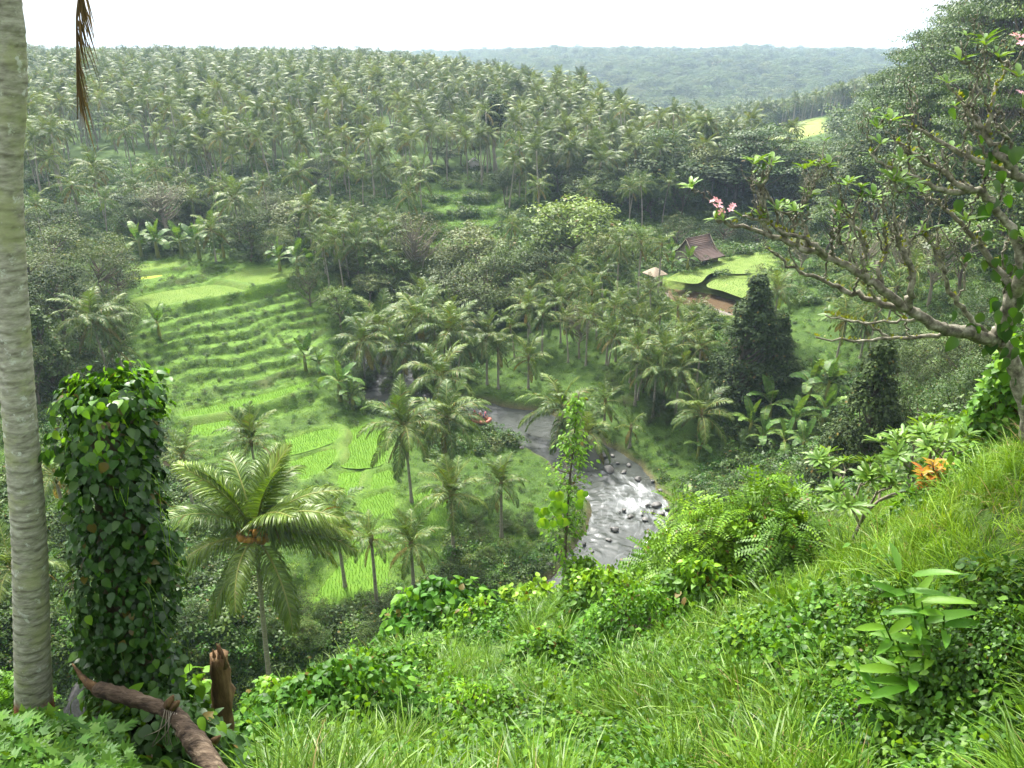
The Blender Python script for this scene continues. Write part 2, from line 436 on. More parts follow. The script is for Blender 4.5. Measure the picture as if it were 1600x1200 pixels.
# paddies: outlines on sight lines at a surveyed height
PADDIES = [
    ('P', -43.0, [(527, 672), (592, 664), (604, 722), (527, 727)], 'bright green rice paddy, square, beside the palm with the brown hanging skirt'),
    ('P', -42.5, [(432, 690), (519, 668), (523, 690), (438, 714)], 'long green rice paddy on the step above the palm fronds'),
    ('P', -42.8, [(450, 722), (520, 700), (522, 722), (470, 752)], 'narrow green rice paddy under the long one'),
    ('P', -43.3, [(527, 738), (574, 737), (574, 764), (530, 774)], 'small green rice paddy in the middle of the cluster'),
    ('P', -43.3, [(580, 740), (612, 734), (618, 757), (580, 764)], 'smallest green rice paddy beside the curved bund'),
    ('P', -43.5, [(562, 780), (612, 768), (614, 812), (560, 814)], 'green rice paddy with a curved upper bund'),
    ('P', -43.5, [(640, 775), (694, 762), (696, 832), (640, 834)], 'green rice paddy behind the short riverside palm'),
    ('P', -42.3, [(552, 862), (604, 858), (606, 925), (545, 950), (480, 965), (500, 915)], 'nearest rice paddy at the foot of the slope behind slim palm trunks'),
    ('P', -43.0, [(545, 826), (606, 822), (604, 848), (548, 852)], 'green rice paddy above the flooded one'),
    ('P', -41.5, [(298, 655), (356, 648), (352, 676), (296, 682)], 'green rice paddy peeping out beside the vine stump'),
    ('P', -41.0, [(285, 643), (400, 618), (492, 593), (488, 601), (400, 633), (288, 653)], 'long bright green strip paddy across the foot of the terraces'),
    ('G', -35.5, [(208, 487), (300, 470), (394, 452), (376, 441), (290, 450), (208, 466)], 'wide pale green field along the terrace top'),
    ('G', -35.0, [(340, 436), (385, 421), (440, 418), (466, 428), (430, 440), (400, 446), (372, 440)], 'olive green field at the head of the terraces'),
    ('Y', -34.6, [(206, 429), (252, 424), (252, 433), (206, 439)], 'small yellow green field behind the grassy hump'),
    ('G', -34.0, [(204, 414), (282, 408), (276, 417), (204, 424)], 'far green field below the banana row'),
    ('B', -33.6, [(1040, 437), (1080, 424), (1125, 411), (1178, 398), (1214, 402), (1210, 422), (1160, 428), (1112, 427), (1090, 443)], 'bright green field rising beside the brown roofed house'),
    ('B', -34.1, [(1118, 434), (1160, 435), (1208, 440), (1196, 462), (1170, 468), (1130, 455), (1104, 447)], 'lower bright green field above the muddy pond'),
    ('M', -35.6, [(1036, 449), (1100, 457), (1158, 473), (1150, 495), (1092, 485), (1042, 466)], 'muddy flooded paddy mirroring the sky below the house'),
    ('M', -36.0, [(985, 462), (1008, 462), (1006, 474), (986, 476)], 'small muddy pool beside the round shrub'),
]
TERR_ZONE = np.array([at_z(u, v, z)[:2] for u, v, z in ((190, 640, -39), (280, 690, -41.5), (430, 665, -42), (520, 650, -42.6), (540, 560, -41), (520, 480, -38), (490, 420, -35), (330, 398, -34), (190, 400, -34), (185, 500, -36))])
TERR_ZONE2 = np.array([at_z(u, v, z)[:2] for u, v, z in ((650, 400, -36.3), (790, 405, -36.8), (785, 300, -31), (640, 285, -30))])
FIELD_FAR = np.array([at_z(u, v, z)[:2] for u, v, z in ((1188, 214, -40.5), (1240, 196, -39), (1262, 184, -37), (1292, 180, -36), (1294, 212, -40), (1250, 222, -41.5))])

def axis_steps(pieces):
    out = [pieces[0][0]]
    for a, b, s in pieces:
        n = max(1, int(round((b - a) / s)))
        out += list(np.linspace(a, b, n + 1)[1:])
    return np.array(out)
GX = axis_steps([(-2000, -700, 160), (-700, -300, 40), (-300, -120, 9), (-120, -72, 2.4), (-72, -20, .55), (-20, 20, .42), (20, 60, .55), (60, 130, 2.0), (130, 260, 6), (260, 800, 24), (800, 2200, 140)])
GY = axis_steps([(-30, 0, 3), (0, 26, .42), (26, 56, .7), (56, 130, .5), (130, 200, 1.6), (200, 420, 4.5), (420, 1000, 20), (1000, 3000, 110)])
_X, _Y = np.meshgrid(GX, GY, indexing='ij')
GZ = base_height(_X, _Y)
_rad = np.hypot(_X, _Y)
GZ += noise2(_X, _Y, 6, 3, .006) * np.clip((_Y - 900) / 500, 0, 1) * 9 * (_X > 60) + noise2(_X, _Y, 1, 3, .12) * np.clip(_rad / 60, .15, 1.0) * .55 + noise2(_X, _Y, 2, 3, .5) * .12 + noise2(_X, _Y, 3, 2, 1.6) * .05
A_FIELD = np.zeros_like(GZ)        # 0 wild grass, 1 cropped field grass
A_SOIL = np.zeros_like(GZ)
def terrace(zone, step, edge=4.0, fieldv=.75):
    global GZ
    d, _ = seg_dist(_X, _Y, zone, True)
    ins = inside(_X, _Y, zone)
    m = np.where(ins, sstep(0, edge, d), 0)
    z = GZ + noise2(_X, _Y, 7, 3, .09) * .75
    q = z / step; k = np.floor(q); f = q - k
    zn = step * (k + sstep(.82, 1.0, f)) + .20 * np.exp(-((f - .06) / .06) ** 2) + noise2(_X, _Y, 8, 3, .7) * .16 + noise2(_X, _Y, 9, 3, .25) * .26 * sstep(.6, .8, f)
    GZ = GZ * (1 - m) + zn * m
    A_FIELD[:] = np.maximum(A_FIELD, m * np.where((f > .10) & (f < .78), fieldv, .0))
    A_SOIL[:] = np.maximum(A_SOIL, m * np.where(f > .80, .35 * sstep(.1, .4, noise2(_X, _Y, 12, 3, .16)), 0))
terrace(TERR_ZONE, .68)
terrace(TERR_ZONE2, 1.5, 1.5, .55)
# the river bed
_d, _arc = seg_dist(_X, _Y, RIVER)
_len = np.append(0, np.cumsum(np.linalg.norm(np.diff(RIVER, axis=0), axis=1)))
ARC0 = _len[np.argmin(np.hypot(RIVER[:, 0] + 13, RIVER[:, 1] - 94))]
RZ = RIVER_Z + .075 * np.clip(ARC0 - _arc, 0, None)    # upstream of the bend the bed climbs
_d = _d + noise2(_X, _Y, 4, 3, .22) * 1.1
GZ = np.where(_d < 14, np.minimum(GZ, RZ - .9 + sstep(RIVER_W - .6, RIVER_W + 1.4, _d) * 1.7 + np.clip(_d - RIVER_W - 1, 0, None) ** 1.25 * .8), GZ)
GZ = np.where((_d > RIVER_W + .4) & (_d < 9), np.maximum(GZ, RZ + .15), GZ)
A_SOIL = np.maximum(A_SOIL, sstep(RIVER_W + 1.3, RIVER_W + .3, _d))
# paddies: level floors, bunds round them
PAD_WORLD = []
A_DRY = np.zeros_like(GZ)
for kind, z, poly, lab in PADDIES:
    W = np.array([at_z(u, v, z)[:2] for u, v in poly])
    W = smooth_line(np.vstack([W, W[:1]]), 5)[:-1]
    PAD_WORLD.append(W)
    d, _ = seg_dist(_X, _Y, W, True)
    ins = inside(_X, _Y, W)
    wid = 2.4 if kind in 'BM' else 1.9
    bund = z + .22 + .06 * noise2(_X, _Y, 5, 2, .6)
    out = np.where(d < .55, bund, bund + (GZ - bund) * sstep(.55, wid, d))
    GZ = np.where(ins, np.where(d < .25, z + .1, z - .25), np.where(d < wid, out, GZ))
    A_FIELD = np.where(ins, 1.0, np.where(d < .7, .55, np.where((d < wid) & (kind in 'BM'), np.maximum(A_FIELD, .6), A_FIELD)))
    if kind in 'BM': A_DRY = np.where(~ins & (d < wid), .35, A_DRY)
    A_SOIL = np.where(ins & (d > .2), .3, np.where(d < .7, .05, A_SOIL))
_df, _ = seg_dist(_X, _Y, FIELD_FAR, True)
_inf = inside(_X, _Y, FIELD_FAR)
A_YEL = np.where(_inf, 1.0, A_DRY)
A_FIELD = np.maximum(A_FIELD, A_YEL)

def _lookup(arr):
    def f(x, y):
        x = np.asarray(x, float); y = np.asarray(y, float)
        i = np.clip(np.searchsorted(GX, x) - 1, 0, len(GX) - 2); j = np.clip(np.searchsorted(GY, y) - 1, 0, len(GY) - 2)
        a = np.clip((x - GX[i]) / (GX[i + 1] - GX[i]), 0, 1); b = np.clip((y - GY[j]) / (GY[j + 1] - GY[j]), 0, 1)
        return (arr[i, j] * (1 - a) + arr[i + 1, j] * a) * (1 - b) + (arr[i, j + 1] * (1 - a) + arr[i + 1, j + 1] * a) * b
    return f
H = _lookup(GZ)
SOILF = _lookup(A_SOIL)
FIELDF = _lookup(A_FIELD)
def Hn(x, y, e=.4):
    """ground normal"""
    return unit(np.stack([H(np.asarray(x) - e, y) - H(np.asarray(x) + e, y), H(x, np.asarray(y) - e) - H(x, np.asarray(y) + e), np.full(np.shape(x), 2 * e)], -1))
_TS = 2.0 * 1.012 ** np.arange(560)
def ground(u, v, clear=0.0):
    """where the sight line through (u, v) first comes within `clear` metres above the ground"""
    P = ray(u, v)[None] * _TS[:, None]
    gap = P[:, 2] - H(P[:, 0], P[:, 1])
    hit = np.argmax(gap < 0) if (gap < 0).any() else len(_TS) - 1
    ok = np.nonzero(gap[:hit + 1] >= clear)[0]
    k = min(ok[-1] + 1, len(_TS) - 1) if len(ok) else hit
    g0, g1 = gap[k - 1] - clear, gap[k] - clear
    s = np.clip(g0 / (g0 - g1 + 1e-9), 0, 1)
    return P[k - 1] * (1 - s) + P[k] * s

# ------------------------------------------------------------------ ground material and sheet
def ground_mat():
    m = bpy.data.materials.new('ground_grass'); nt = nodes_of(m); L = nt.links.new
    geo = N(nt, 'ShaderNodeNewGeometry')
    def nz(scale, detail=4.0):
        t = N(nt, 'ShaderNodeTexNoise', Scale=scale, Detail=detail, Roughness=.6); L(geo.outputs['Position'], t.inputs['Vector']); return t.outputs[0]
    big, mid, fine = nz(.09), nz(.7), nz(5.0, 6.0)
    wild = ramp(nt, mid, [(.3, (.018, .038, .009)), (.5, (.042, .082, .015)), (.7, (.080, .128, .024))])
    wild = mixc(nt, .45, wild, ramp(nt, fine, [(.3, (.010, .024, .007)), (.6, (.058, .110, .018)), (.8, (.11, .165, .035))]))
    crop = ramp(nt, mid, [(.3, (.052, .125, .013)), (.55, (.082, .165, .020)), (.75, (.115, .190, .030))])
    crop = mixc(nt, .3, crop, ramp(nt, fine, [(.35, (.07, .14, .02)), (.7, (.17, .25, .04))]))
    fa = N(nt, 'ShaderNodeAttribute', attribute_name='field'); so = N(nt, 'ShaderNodeAttribute', attribute_name='soil'); ye = N(nt, 'ShaderNodeAttribute', attribute_name='dry')
    c = mixc(nt, fa.outputs['Fac'], wild, crop)
    c = mixc(nt, ye.outputs['Fac'], c, ramp(nt, mid, [(.3, (.15, .19, .045)), (.7, (.22, .24, .07))]))
    sf = math_n(nt, 'MULTIPLY', so.outputs['Fac'], ramp(nt, mid, [(.25, (.5, .5, .5)), (.6, (1, 1, 1))]))
    c = mixc(nt, sf, c, ramp(nt, fine, [(.3, (.065, .052, .030)), (.7, (.14, .115, .07))]))
    p = N(nt, 'ShaderNodeBsdfPrincipled', Roughness=.9); p.inputs['Specular IOR Level'].default_value = .15
    L(c, p.inputs['Base Color'])
    b = N(nt, 'ShaderNodeBump', Strength=.8, Distance=.12); L(fine, b.inputs['Height']); L(b.outputs[0], p.inputs['Normal'])
    out = N(nt, 'ShaderNodeOutputMaterial'); L(p.outputs[0], out.inputs[0])
    return m
_nx, _ny = len(GX), len(GY)
_i, _j = np.meshgrid(np.arange(_nx - 1), np.arange(_ny - 1), indexing='ij')
_b = (_i * _ny + _j).ravel()
_F = np.stack([_b, _b + _ny, _b + _ny + 1, _b + 1], -1)
mb = MB().add(np.stack([_X, _Y, GZ], -1).reshape(-1, 3), _F)
terrain = put('terrain', mb.mesh('terrain', ground_mat(), True, {'field': A_FIELD, 'soil': A_SOIL, 'dry': A_YEL}))
tag(terrain, 'green terraced valley ground from the near slope to the far hills', 'terrain', kind='structure')

# ------------------------------------------------------------------ river
def water_mat(name, base, foam=True, bump=.25, scale=1.3, rough=.06):
    m = bpy.data.materials.new(name); nt = nodes_of(m); L = nt.links.new
    geo = N(nt, 'ShaderNodeNewGeometry')
    n1 = N(nt, 'ShaderNodeTexNoise', Scale=scale, Detail=5.0, Roughness=.6, Distortion=.6); L(geo.outputs['Position'], n1.inputs['Vector'])
    p = N(nt, 'ShaderNodeBsdfPrincipled', Roughness=rough, IOR=1.42); p.inputs['Specular IOR Level'].default_value = .5
    b = N(nt, 'ShaderNodeBump', Strength=bump, Distance=.12); L(n1.outputs[0], b.inputs['Height']); L(b.outputs[0], p.inputs['Normal'])
    if foam:
        at = N(nt, 'ShaderNodeAttribute', attribute_name='foam')
        n2 = N(nt, 'ShaderNodeTexNoise', Scale=.9, Detail=5.0, Roughness=.55, Distortion=1.6); cx = N(nt, 'ShaderNodeCombineXYZ'); fa = N(nt, 'ShaderNodeAttribute', attribute_name='flow_along'); fb = N(nt, 'ShaderNodeAttribute', attribute_name='flow_across'); L(math_n(nt, 'MULTIPLY', fa.outputs['Fac'], .42), cx.inputs[0]); L(fb.outputs['Fac'], cx.inputs[1]); L(cx.outputs[0], n2.inputs['Vector'])
        f = math_n(nt, 'ADD', at.outputs['Fac'], math_n(nt, 'MULTIPLY', math_n(nt, 'SUBTRACT', n2.outputs[0], .5), 2.0))
        ff = ramp(nt, f, [(.30, (0, 0, 0)), (.62, (.30, .30, .30)), (1.0, (1, 1, 1))])
        L(mixc(nt, ff, base, (.33, .35, .36)), p.inputs['Base Color'])
        L(math_n(nt, 'ADD', math_n(nt, 'MULTIPLY', ff, .5), rough), p.inputs['Roughness'])
    else:
        L(ramp(nt, n1.outputs[0], [(.3, base), (.7, tuple(x * 1.25 for x in base))]), p.inputs['Base Color'])
    out = N(nt, 'ShaderNodeOutputMaterial'); L(p.outputs[0], out.inputs[0])
    return m
def build_river():
    P = smooth_line(RIVER[::5], 34); T = unit(np.gradient(P, axis=0)); Nn = np.stack([-T[:, 1], T[:, 0]], -1)
    w = np.linspace(-RIVER_W - 2.2, RIVER_W + 2.2, 40)
    XY = P[:, None] + Nn[:, None] * w[None, :, None]
    x, y = XY[..., 0], XY[..., 1]
    rap = sstep(79, 76, y) * sstep(59, 63, y) * np.where(x > 0, 1, 0)
    foam = rap * (.14 + .80 * noise2(x, y, 21, 3, .22)) - .05 * (1 - rap) + .22 * np.exp(-((y - 68) / 3.5) ** 2) * rap - .30 * sstep(72, 78, y) * rap
    foam += .10 * sstep(88, 80, y) * (1 - rap) * sstep(40, 60, y)
    _, ar = seg_dist(x, y, RIVER)
    z = RIVER_Z + .075 * np.clip(ARC0 - ar, 0, None) + .03 * noise2(x, y, 22, 3, .5) + rap * (.16 * noise2(x, y, 23, 3, .8) + .10 * noise2(x, y, 24, 2, 2.0)) + .015 * noise2(x, y, 25, 2, 2.2)
    n, k = x.shape
    i, j = np.meshgrid(np.arange(n - 1), np.arange(k - 1), indexing='ij'); b = (i * k + j).ravel()
    m = MB().add(np.stack([x, y, z], -1).reshape(-1, 3), np.stack([b, b + 1, b + k + 1, b + k], -1))
    o = put('river', m.mesh('river', water_mat('river_water', (.045, .050, .045), True, .55, .9), True, {'foam': foam, 'flow_along': ar, 'flow_across': np.broadcast_to(w, x.shape)}))
    tag(o, 'grey river with white rapids bending through the valley', 'river', kind='structure')
build_river()
# ------------------------------------------------------------------ palm fronds and palms
def frond(L, elev, droop, pairs, wid, leaflet, hang, seg=2, mats=None, name='frond', dead=False, sides=4):
    """one coconut frond along +X: an arching rachis and two rows of hanging leaflets"""
    mb = MB()
    n = 12
    s = np.linspace(0, 1, n)
    ang = elev - droop * s ** 1.35
    dx = np.cos(ang); dz = np.sin(ang)
    X = np.concatenate([[0], np.cumsum((dx[1:] + dx[:-1]) / 2)]) * L / (n - 1); Z = np.concatenate([[0], np.cumsum((dz[1:] + dz[:-1]) / 2)]) * L / (n - 1)
    side = .10 * L * rng.uniform(-1, 1)
    Yc = side * s ** 2
    P = np.stack([X, Yc, Z], -1)
    mb.tube(P, L * .0075 * (1.25 - s * 1.1) + .004, sides, 1, cap=False)
    t = np.linspace(.13, .995, pairs)
    C = np.stack([np.interp(t, s, P[:, k]) for k in range(3)], -1)
    T = unit(np.stack([np.interp(t, s, unit(np.gradient(P, axis=0))[:, k]) for k in range(3)], -1))
    U = unit(np.cross(T, np.array([0, 1.0, 0]))) * -1
    U = np.where(U[:, 2:3] < 0, -U, U)
    for sgn in (-1, 1):
        S = unit(np.cross(U, T)) * sgn
        ln = leaflet * np.clip(np.sin(np.pi * np.clip(t * .86 + .12, 0, 1)) ** .6, .18, 1) * rng.uniform(.82, 1.1, pairs)
        fwd = .45 + .75 * t + rng.normal(0, .07, pairs)
        D0 = unit(S * 1.0 + T * fwd[:, None] + U * (.28 if not dead else -.3))
        D1 = unit(D0 + np.array([0, 0, -1.0]) * (hang * rng.uniform(.6, 1.3, pairs))[:, None])
        D2 = unit(D1 + np.array([0, 0, -1.0]) * (hang * 1.1 * rng.uniform(.6, 1.3, pairs))[:, None])
        W = unit(np.cross(D0, U)) * (wid / 2)
        W2 = unit(W + .25 * wid * rng.normal(0, 1, W.shape)) * (wid / 2)
        A0, A1 = C - W * .5, C + W * .5
        if seg == 1:
            M1 = C + D1 * (ln * .55)[:, None]; E = M1 + D2 * (ln * .5)[:, None]
            V = np.stack([C, M1 - W2, E, M1 + W2], 1)
            o = np.arange(pairs)[:, None] * 4
            mb.add(V.reshape(-1, 3), o + np.array([[0, 1, 2, 3]]))
        else:
            M1 = C + D0 * (ln * .34)[:, None]; M2 = M1 + D1 * (ln * .36)[:, None]; E = M2 + D2 * (ln * .36)[:, None]
            V = np.stack([A0, A1, M1 + W2 * 1.0, M1 - W2 * 1.0, M2 + W2 * .8, M2 - W2 * .8, E], 1)
            o = np.arange(pairs) * 7
            mb.add(V.reshape(-1, 3), np.zeros((0, 4)))
            base = mb.n - len(V) * 7
            q = np.concatenate([o[:, None] + np.array([[0, 1, 2, 3]]), o[:, None] + np.array([[3, 2, 4, 5]])]) + base
            tr = o[:, None] + np.array([[5, 4, 6]]) + base
            mb.f4.append(q); mb.m4.append(np.zeros(len(q), int)); mb.f3.append(tr); mb.m3.append(np.zeros(len(tr), int))
    return mb.mesh(name, mats or [MATS['palm_leaf'], MATS['palm_rachis']])

#             elevation, droop of the arch, hang of the leaflets
FROND_KINDS = [(80, 35, .25), (66, 62, .45), (50, 82, .7), (34, 88, .95), (14, 82, 1.25), (-10, 62, 1.5), (-38, 38, 1.3)]
def frond_set(tier):
    out = []
    for e, d, h in FROND_KINDS:
        row = []
        for k in range(2):
            L = 1.0
            args = dict(hero=dict(pairs=84, wid=.0135, leaflet=.26, seg=2, sides=6, mats=[MATS['palm_leaf_hero'], MATS['palm_rachis']]), mid=dict(pairs=40, wid=.0185, leaflet=.25, seg=2), low=dict(pairs=24, wid=.030, leaflet=.26, seg=1))[tier]
            row.append(frond(L, R(e + rng.uniform(-5, 5)), R(d + rng.uniform(-8, 12)), hang=h * .8, name='frond', **args))
        out.append(row)
    return out
FRONDS = {k: frond_set(k) for k in ('hero', 'mid', 'low')}
OLD_FRONDS = [frond(1.0, R(e), R(d), 40, .0185, .22, 1.2, name='old_frond', mats=[MATS['palm_leaf_old'], MATS['palm_leaf_old']]) for e, d in ((-20, 55), (-48, 30))]
DEAD_FRONDS = [frond(1.0, R(e), R(d), 34, .016, .20, 1.3, name='dead_frond', dead=True, mats=[MATS['dead_frond'], MATS['dead_frond']]) for e, d in ((-62, 20), (-74, 10))]

def trunk_mesh(h, lean, r, rings=False, n=14, sides=8, mat='palm_bark'):
    """palm trunk from the origin to (lean, h): swollen foot, slow curve, leaf-scar rings"""
    s = np.linspace(0, 1, n)
    P = np.stack([lean[0] * s ** 1.6, lean[1] * s ** 1.6, h * s], -1)
    P = np.vstack([P[:1] + [[0, 0, -.5]], P]); s = np.append(0, s)
    rad = r * (1 - .38 * s) + r * .55 * np.exp(-s * h / .35)
    if rings: rad = rad * (1 + .035 * np.where(np.arange(len(rad)) % 2, 1, -1))
    return MB().tube(P, rad, sides).mesh('trunk', MATS[mat], True)

_coco = None
def coconut_mesh():
    global _coco
    if _coco is None:
        bpy_m = MB()
        lat, lon = 6, 8
        V = [(0, 0, 1.15)] + [(math.sin(math.pi * a / lat) * math.cos(2 * math.pi * b / lon), math.sin(math.pi * a / lat) * math.sin(2 * math.pi * b / lon), 1.15 * math.cos(math.pi * a / lat)) for a in range(1, lat) for b in range(lon)] + [(0, 0, -1.25)]
        q = [[1 + a * lon + b, 1 + (a + 1) * lon + b, 1 + (a + 1) * lon + (b + 1) % lon, 1 + a * lon + (b + 1) % lon] for a in range(lat - 2) for b in range(lon)]
        t = [[0, 1 + b, 1 + (b + 1) % lon] for b in range(lon)] + [[len(V) - 1, len(V) - 2 - b, len(V) - 2 - (b + 1) % lon] for b in range(lon)]
        bpy_m.add(np.array(V) * .14, q); bpy_m.f3.append(np.array(t)); bpy_m.m3.append(np.zeros(len(t), int))
        _coco = bpy_m.mesh('coconut', MATS['coconut'], True)
    return _coco
leaf_mat('coconut', (.20, .15, .04), (.26, .22, .06), trans=0, rough=.5)
leaf_mat('coconut_orange', (.34, .15, .03), (.42, .22, .05), trans=0, rough=.5)
leaf_mat('palm_sheath', (.14, .10, .06), (.2, .15, .09), trans=0, rough=.9)

def sheath_mesh(r):
    mb = MB()
    P = [(0, 0, -.55), (0, 0, -.25), (0, 0, 0), (0, 0, .25), (0, 0, .6)]
    mb.tube(P, [r * .75, r * 1.15, r * 1.35, r * 1.0, r * .35], 8, ridge=.10)
    return mb.mesh('crown_shaft', MATS['palm_sheath'], True)
SHEATH = sheath_mesh(.17)

def palm(base, top, RL, label, group='coconut palms in the valley', tier='mid', nf=20, old=2, dead=0, coco=0, r=.17, name='coconut_palm', upright=.0, seed=None, open_front=False):
    """a coconut palm: trunk from base to top (world points), nf fronds of length RL, each a part"""
    base = np.asarray(base, float); top = np.asarray(top, float)
    t = thing(name, label, 'palm', tuple(base), 0, group)
    d = top - base
    put('trunk', trunk_mesh(d[2], d[:2], r, tier == 'hero', 22 if tier == 'hero' else 12), t)
    put('crown_shaft', SHEATH, t, tuple(d), (0, 0, random.random() * 6), r / .17)
    ga = 2.39996; a0 = random.random() * 6.28
    for k in range(nf):
        q = (k + .5) / nf                                   # 0 youngest, 1 oldest
        q2 = q ** (1.0 + upright)
        f = q2 * 5.7
        kind = int(min(6, max(0, round(f + random.uniform(-.35, .35)))))
        me = FRONDS[tier][kind][random.randrange(2)]
        sc = RL * (.74 + .28 * math.sin(min(1, q * 1.7 + .25) * math.pi * .62)) * random.uniform(.92, 1.08)
        az = a0 + ga * k + random.uniform(-.2, .2)
        if open_front and kind < 4 and math.sin(az) < -.75: az += 1.1 * (1 if math.cos(az) > 0 else -1)
        zz = d[2] + .30 * (1 - q) - .12 * q
        put('frond', me, t, (d[0] + .10 * math.cos(az), d[1] + .10 * math.sin(az), zz), (random.uniform(-.22, .22), random.uniform(-.06, .06), az), sc)
    for k in range(old):
        az = a0 + 1.1 + k * 2.3
        put('old_frond', OLD_FRONDS[k % 2], t, (d[0], d[1], d[2] - .2), (random.uniform(-.3, .3), 0, az), RL * .85)
    for k in range(dead):
        az = a0 + k * 2.1
        put('dead_frond', DEAD_FRONDS[k % 2], t, (d[0], d[1], d[2] - .25), (random.uniform(-.3, .3), 0, az), RL * .75)
    for k in range(coco):
        az = a0 + ga * k * 1.7
        put('coconut', coconut_mesh(), t, (d[0] + (.30 + .05 * (k % 3)) * math.cos(az), d[1] + (.30 + .05 * (k % 3)) * math.sin(az), d[2] - .15 - .16 * (k % 3)), (.4 * math.sin(az), -.4 * math.cos(az), az), random.uniform(.85, 1.15))
    return t

def crown_far(nf, pairs, seed):
    """a whole far crown in one mesh, unit frond length"""
    mb = MB()
    for k in range(nf):
        q = (k + .5) / nf
        e, d, h = FROND_KINDS[int(min(6, max(0, round(q ** 1.05 * 5.8 + random.uniform(-.4, .4)))))]
        L = .8 + .22 * math.sin(min(1, q * 1.7 + .25) * 1.9)
        n = 7; s = np.linspace(0, 1, n)
        ang = R(e + random.uniform(-6, 6)) - R(d + random.uniform(-8, 14)) * s ** 1.35
        X = np.concatenate([[0], np.cumsum(np.cos(ang[1:]))]) * L / (n - 1); Z = np.concatenate([[0], np.cumsum(np.sin(ang[1:]))]) * L / (n - 1)
        az = 2.39996 * k + random.uniform(-.25, .25)
        ca, sa = math.cos(az), math.sin(az)
        Pc = np.stack([X * ca, X * sa, Z], -1)
        S = np.array([-sa, ca, 0])
        t = np.linspace(.16, 1, pairs)
        C = np.stack([np.interp(t, s, Pc[:, i]) for i in range(3)], -1)
        T = unit(np.gradient(C, axis=0))
        for sgn in (-1, 1):
            ln = .26 * np.clip(np.sin(np.pi * np.clip(t * .85 + .12, 0, 1)) ** .6, .2, 1) * rng.uniform(.8, 1.15, pairs)
            D = unit(S * sgn + T * (.5 + .6 * t)[:, None] + np.array([0, 0, -1.0]) * (h * rng.uniform(.5, 1.0, pairs))[:, None])
            W = T * (.55 * L / pairs)
            V = np.stack([C - W * .6, C + W * .6, C + D * (ln * .6)[:, None] + W * .5, C + D * ln[:, None] - np.array([0, 0, .06]) * ln[:, None]], 1)
            o = np.arange(pairs)[:, None] * 4
            mb.add(V.reshape(-1, 3), o + np.array([[0, 1, 2, 3]]), 1 if q > .80 and (k + seed) % 3 == 0 else 0)
    return mb.mesh('crown', [MATS['palm_leaf_far'], MATS['palm_leaf_old']])
FAR_CROWNS = [crown_far((22, 17, 25, 14, 20, 24)[k], 15, k) for k in range(6)]
FAR_TRUNKS = [trunk_mesh(1.0, (lx, ly), .0135, n=6, sides=5) for lx, ly in ((.05, .02), (-.08, .03), (.12, -.02), (-.02, .06), (-.16, 0), (.0, 0))]
FAR_LEAN = [(.05, .02), (-.08, .03), (.12, -.02), (-.02, .06), (-.16, 0), (.0, 0)]
# a far palm in one mesh, unit height 13 m
def far_palm_mesh(k):
    mb = MB()
    tr, cr = FAR_TRUNKS[k], FAR_CROWNS[k]
    def arr(me):
        v = np.zeros(len(me.vertices) * 3, np.float32); me.vertices.foreach_get('co', v); return v.reshape(-1, 3)
    tv = arr(tr) * 12.0; cv = arr(cr) * 4.3 + np.array([FAR_LEAN[k][0] * 12, FAR_LEAN[k][1] * 12, 12.0])
    tf = [tuple(p.vertices) for p in tr.polygons]
    mb.add(tv, np.array([f for f in tf if len(f) == 4]), 1)
    fs = np.array([tuple(p.vertices) for p in cr.polygons]); mi = np.array([p.material_index for p in cr.polygons])
    o = mb.verts(cv)
    for k_, m_ in ((0, 0), (1, 2)):
        q = fs[mi == k_] + o
        if len(q): mb.f4.append(q); mb.m4.append(np.full(len(q), m_))
    return mb.mesh('far_palm', [MATS['palm_leaf_far'], MATS['palm_bark'], MATS['palm_leaf_old']])

# ------------------------------------------------------------------ leaf templates (unit length along +X, face +Z)
def leaf_tpl(outline, fold=.12, curl=.15):
    """outline: half widths along the length; folded on the midrib, tip curling down. Returns verts, quads"""
    o = np.array(outline, float); n = len(o)
    x, w = o[:, 0], o[:, 1]
    z = -curl * x ** 2
    V = np.concatenate([np.stack([x, w, z + fold * w], -1), np.stack([x, 0 * w, z], -1), np.stack([x, -w, z + fold * w], -1)])
    F = []
    for i in range(n - 1):
        F += [[i, n + i, n + i + 1, i + 1], [n + i, 2 * n + i, 2 * n + i + 1, n + i + 1]]
    return V, np.array(F)[:, ::-1]
HEART = leaf_tpl([(-.08, .16), (.06, .36), (.30, .42), (.62, .30), (.86, .12), (1, 0)], .18, .22)
OVATE = leaf_tpl([(0, .02), (.25, .27), (.55, .27), (1, 0)], .2, .25)
LANCE = leaf_tpl([(0, .02), (.22, .11), (.5, .155), (.78, .11), (1, 0)], .35, .35)
PLUME = leaf_tpl([(0, .02), (.25, .09), (.6, .155), (.85, .11), (1, 0)], .25, .22)
CARD = (np.array([[0, 0, 0], [.45, .32, .03], [1, 0, -.1], [.5, -.34, .03]]), np.array([[0, 3, 2, 1]]))
def lobed_tpl():
    V = [(0, 0, 0)]
    ang = [-150, -118, -88, -58, -32, -14, 0, 14, 32, 58, 88, 118, 150]
    rad = [.42, .30, .72, .42, .92, .50, 1.0, .50, .92, .42, .72, .30, .42]
    for a, r_ in zip(ang, rad):
        V.append((r_ * math.cos(R(a)), r_ * math.sin(R(a)), -.14 * r_ ** 2 + (.05 if r_ < .55 else 0)))
    return np.array(V), np.array([[0, i, i + 1] for i in range(1, len(ang))])
LOBED = lobed_tpl()
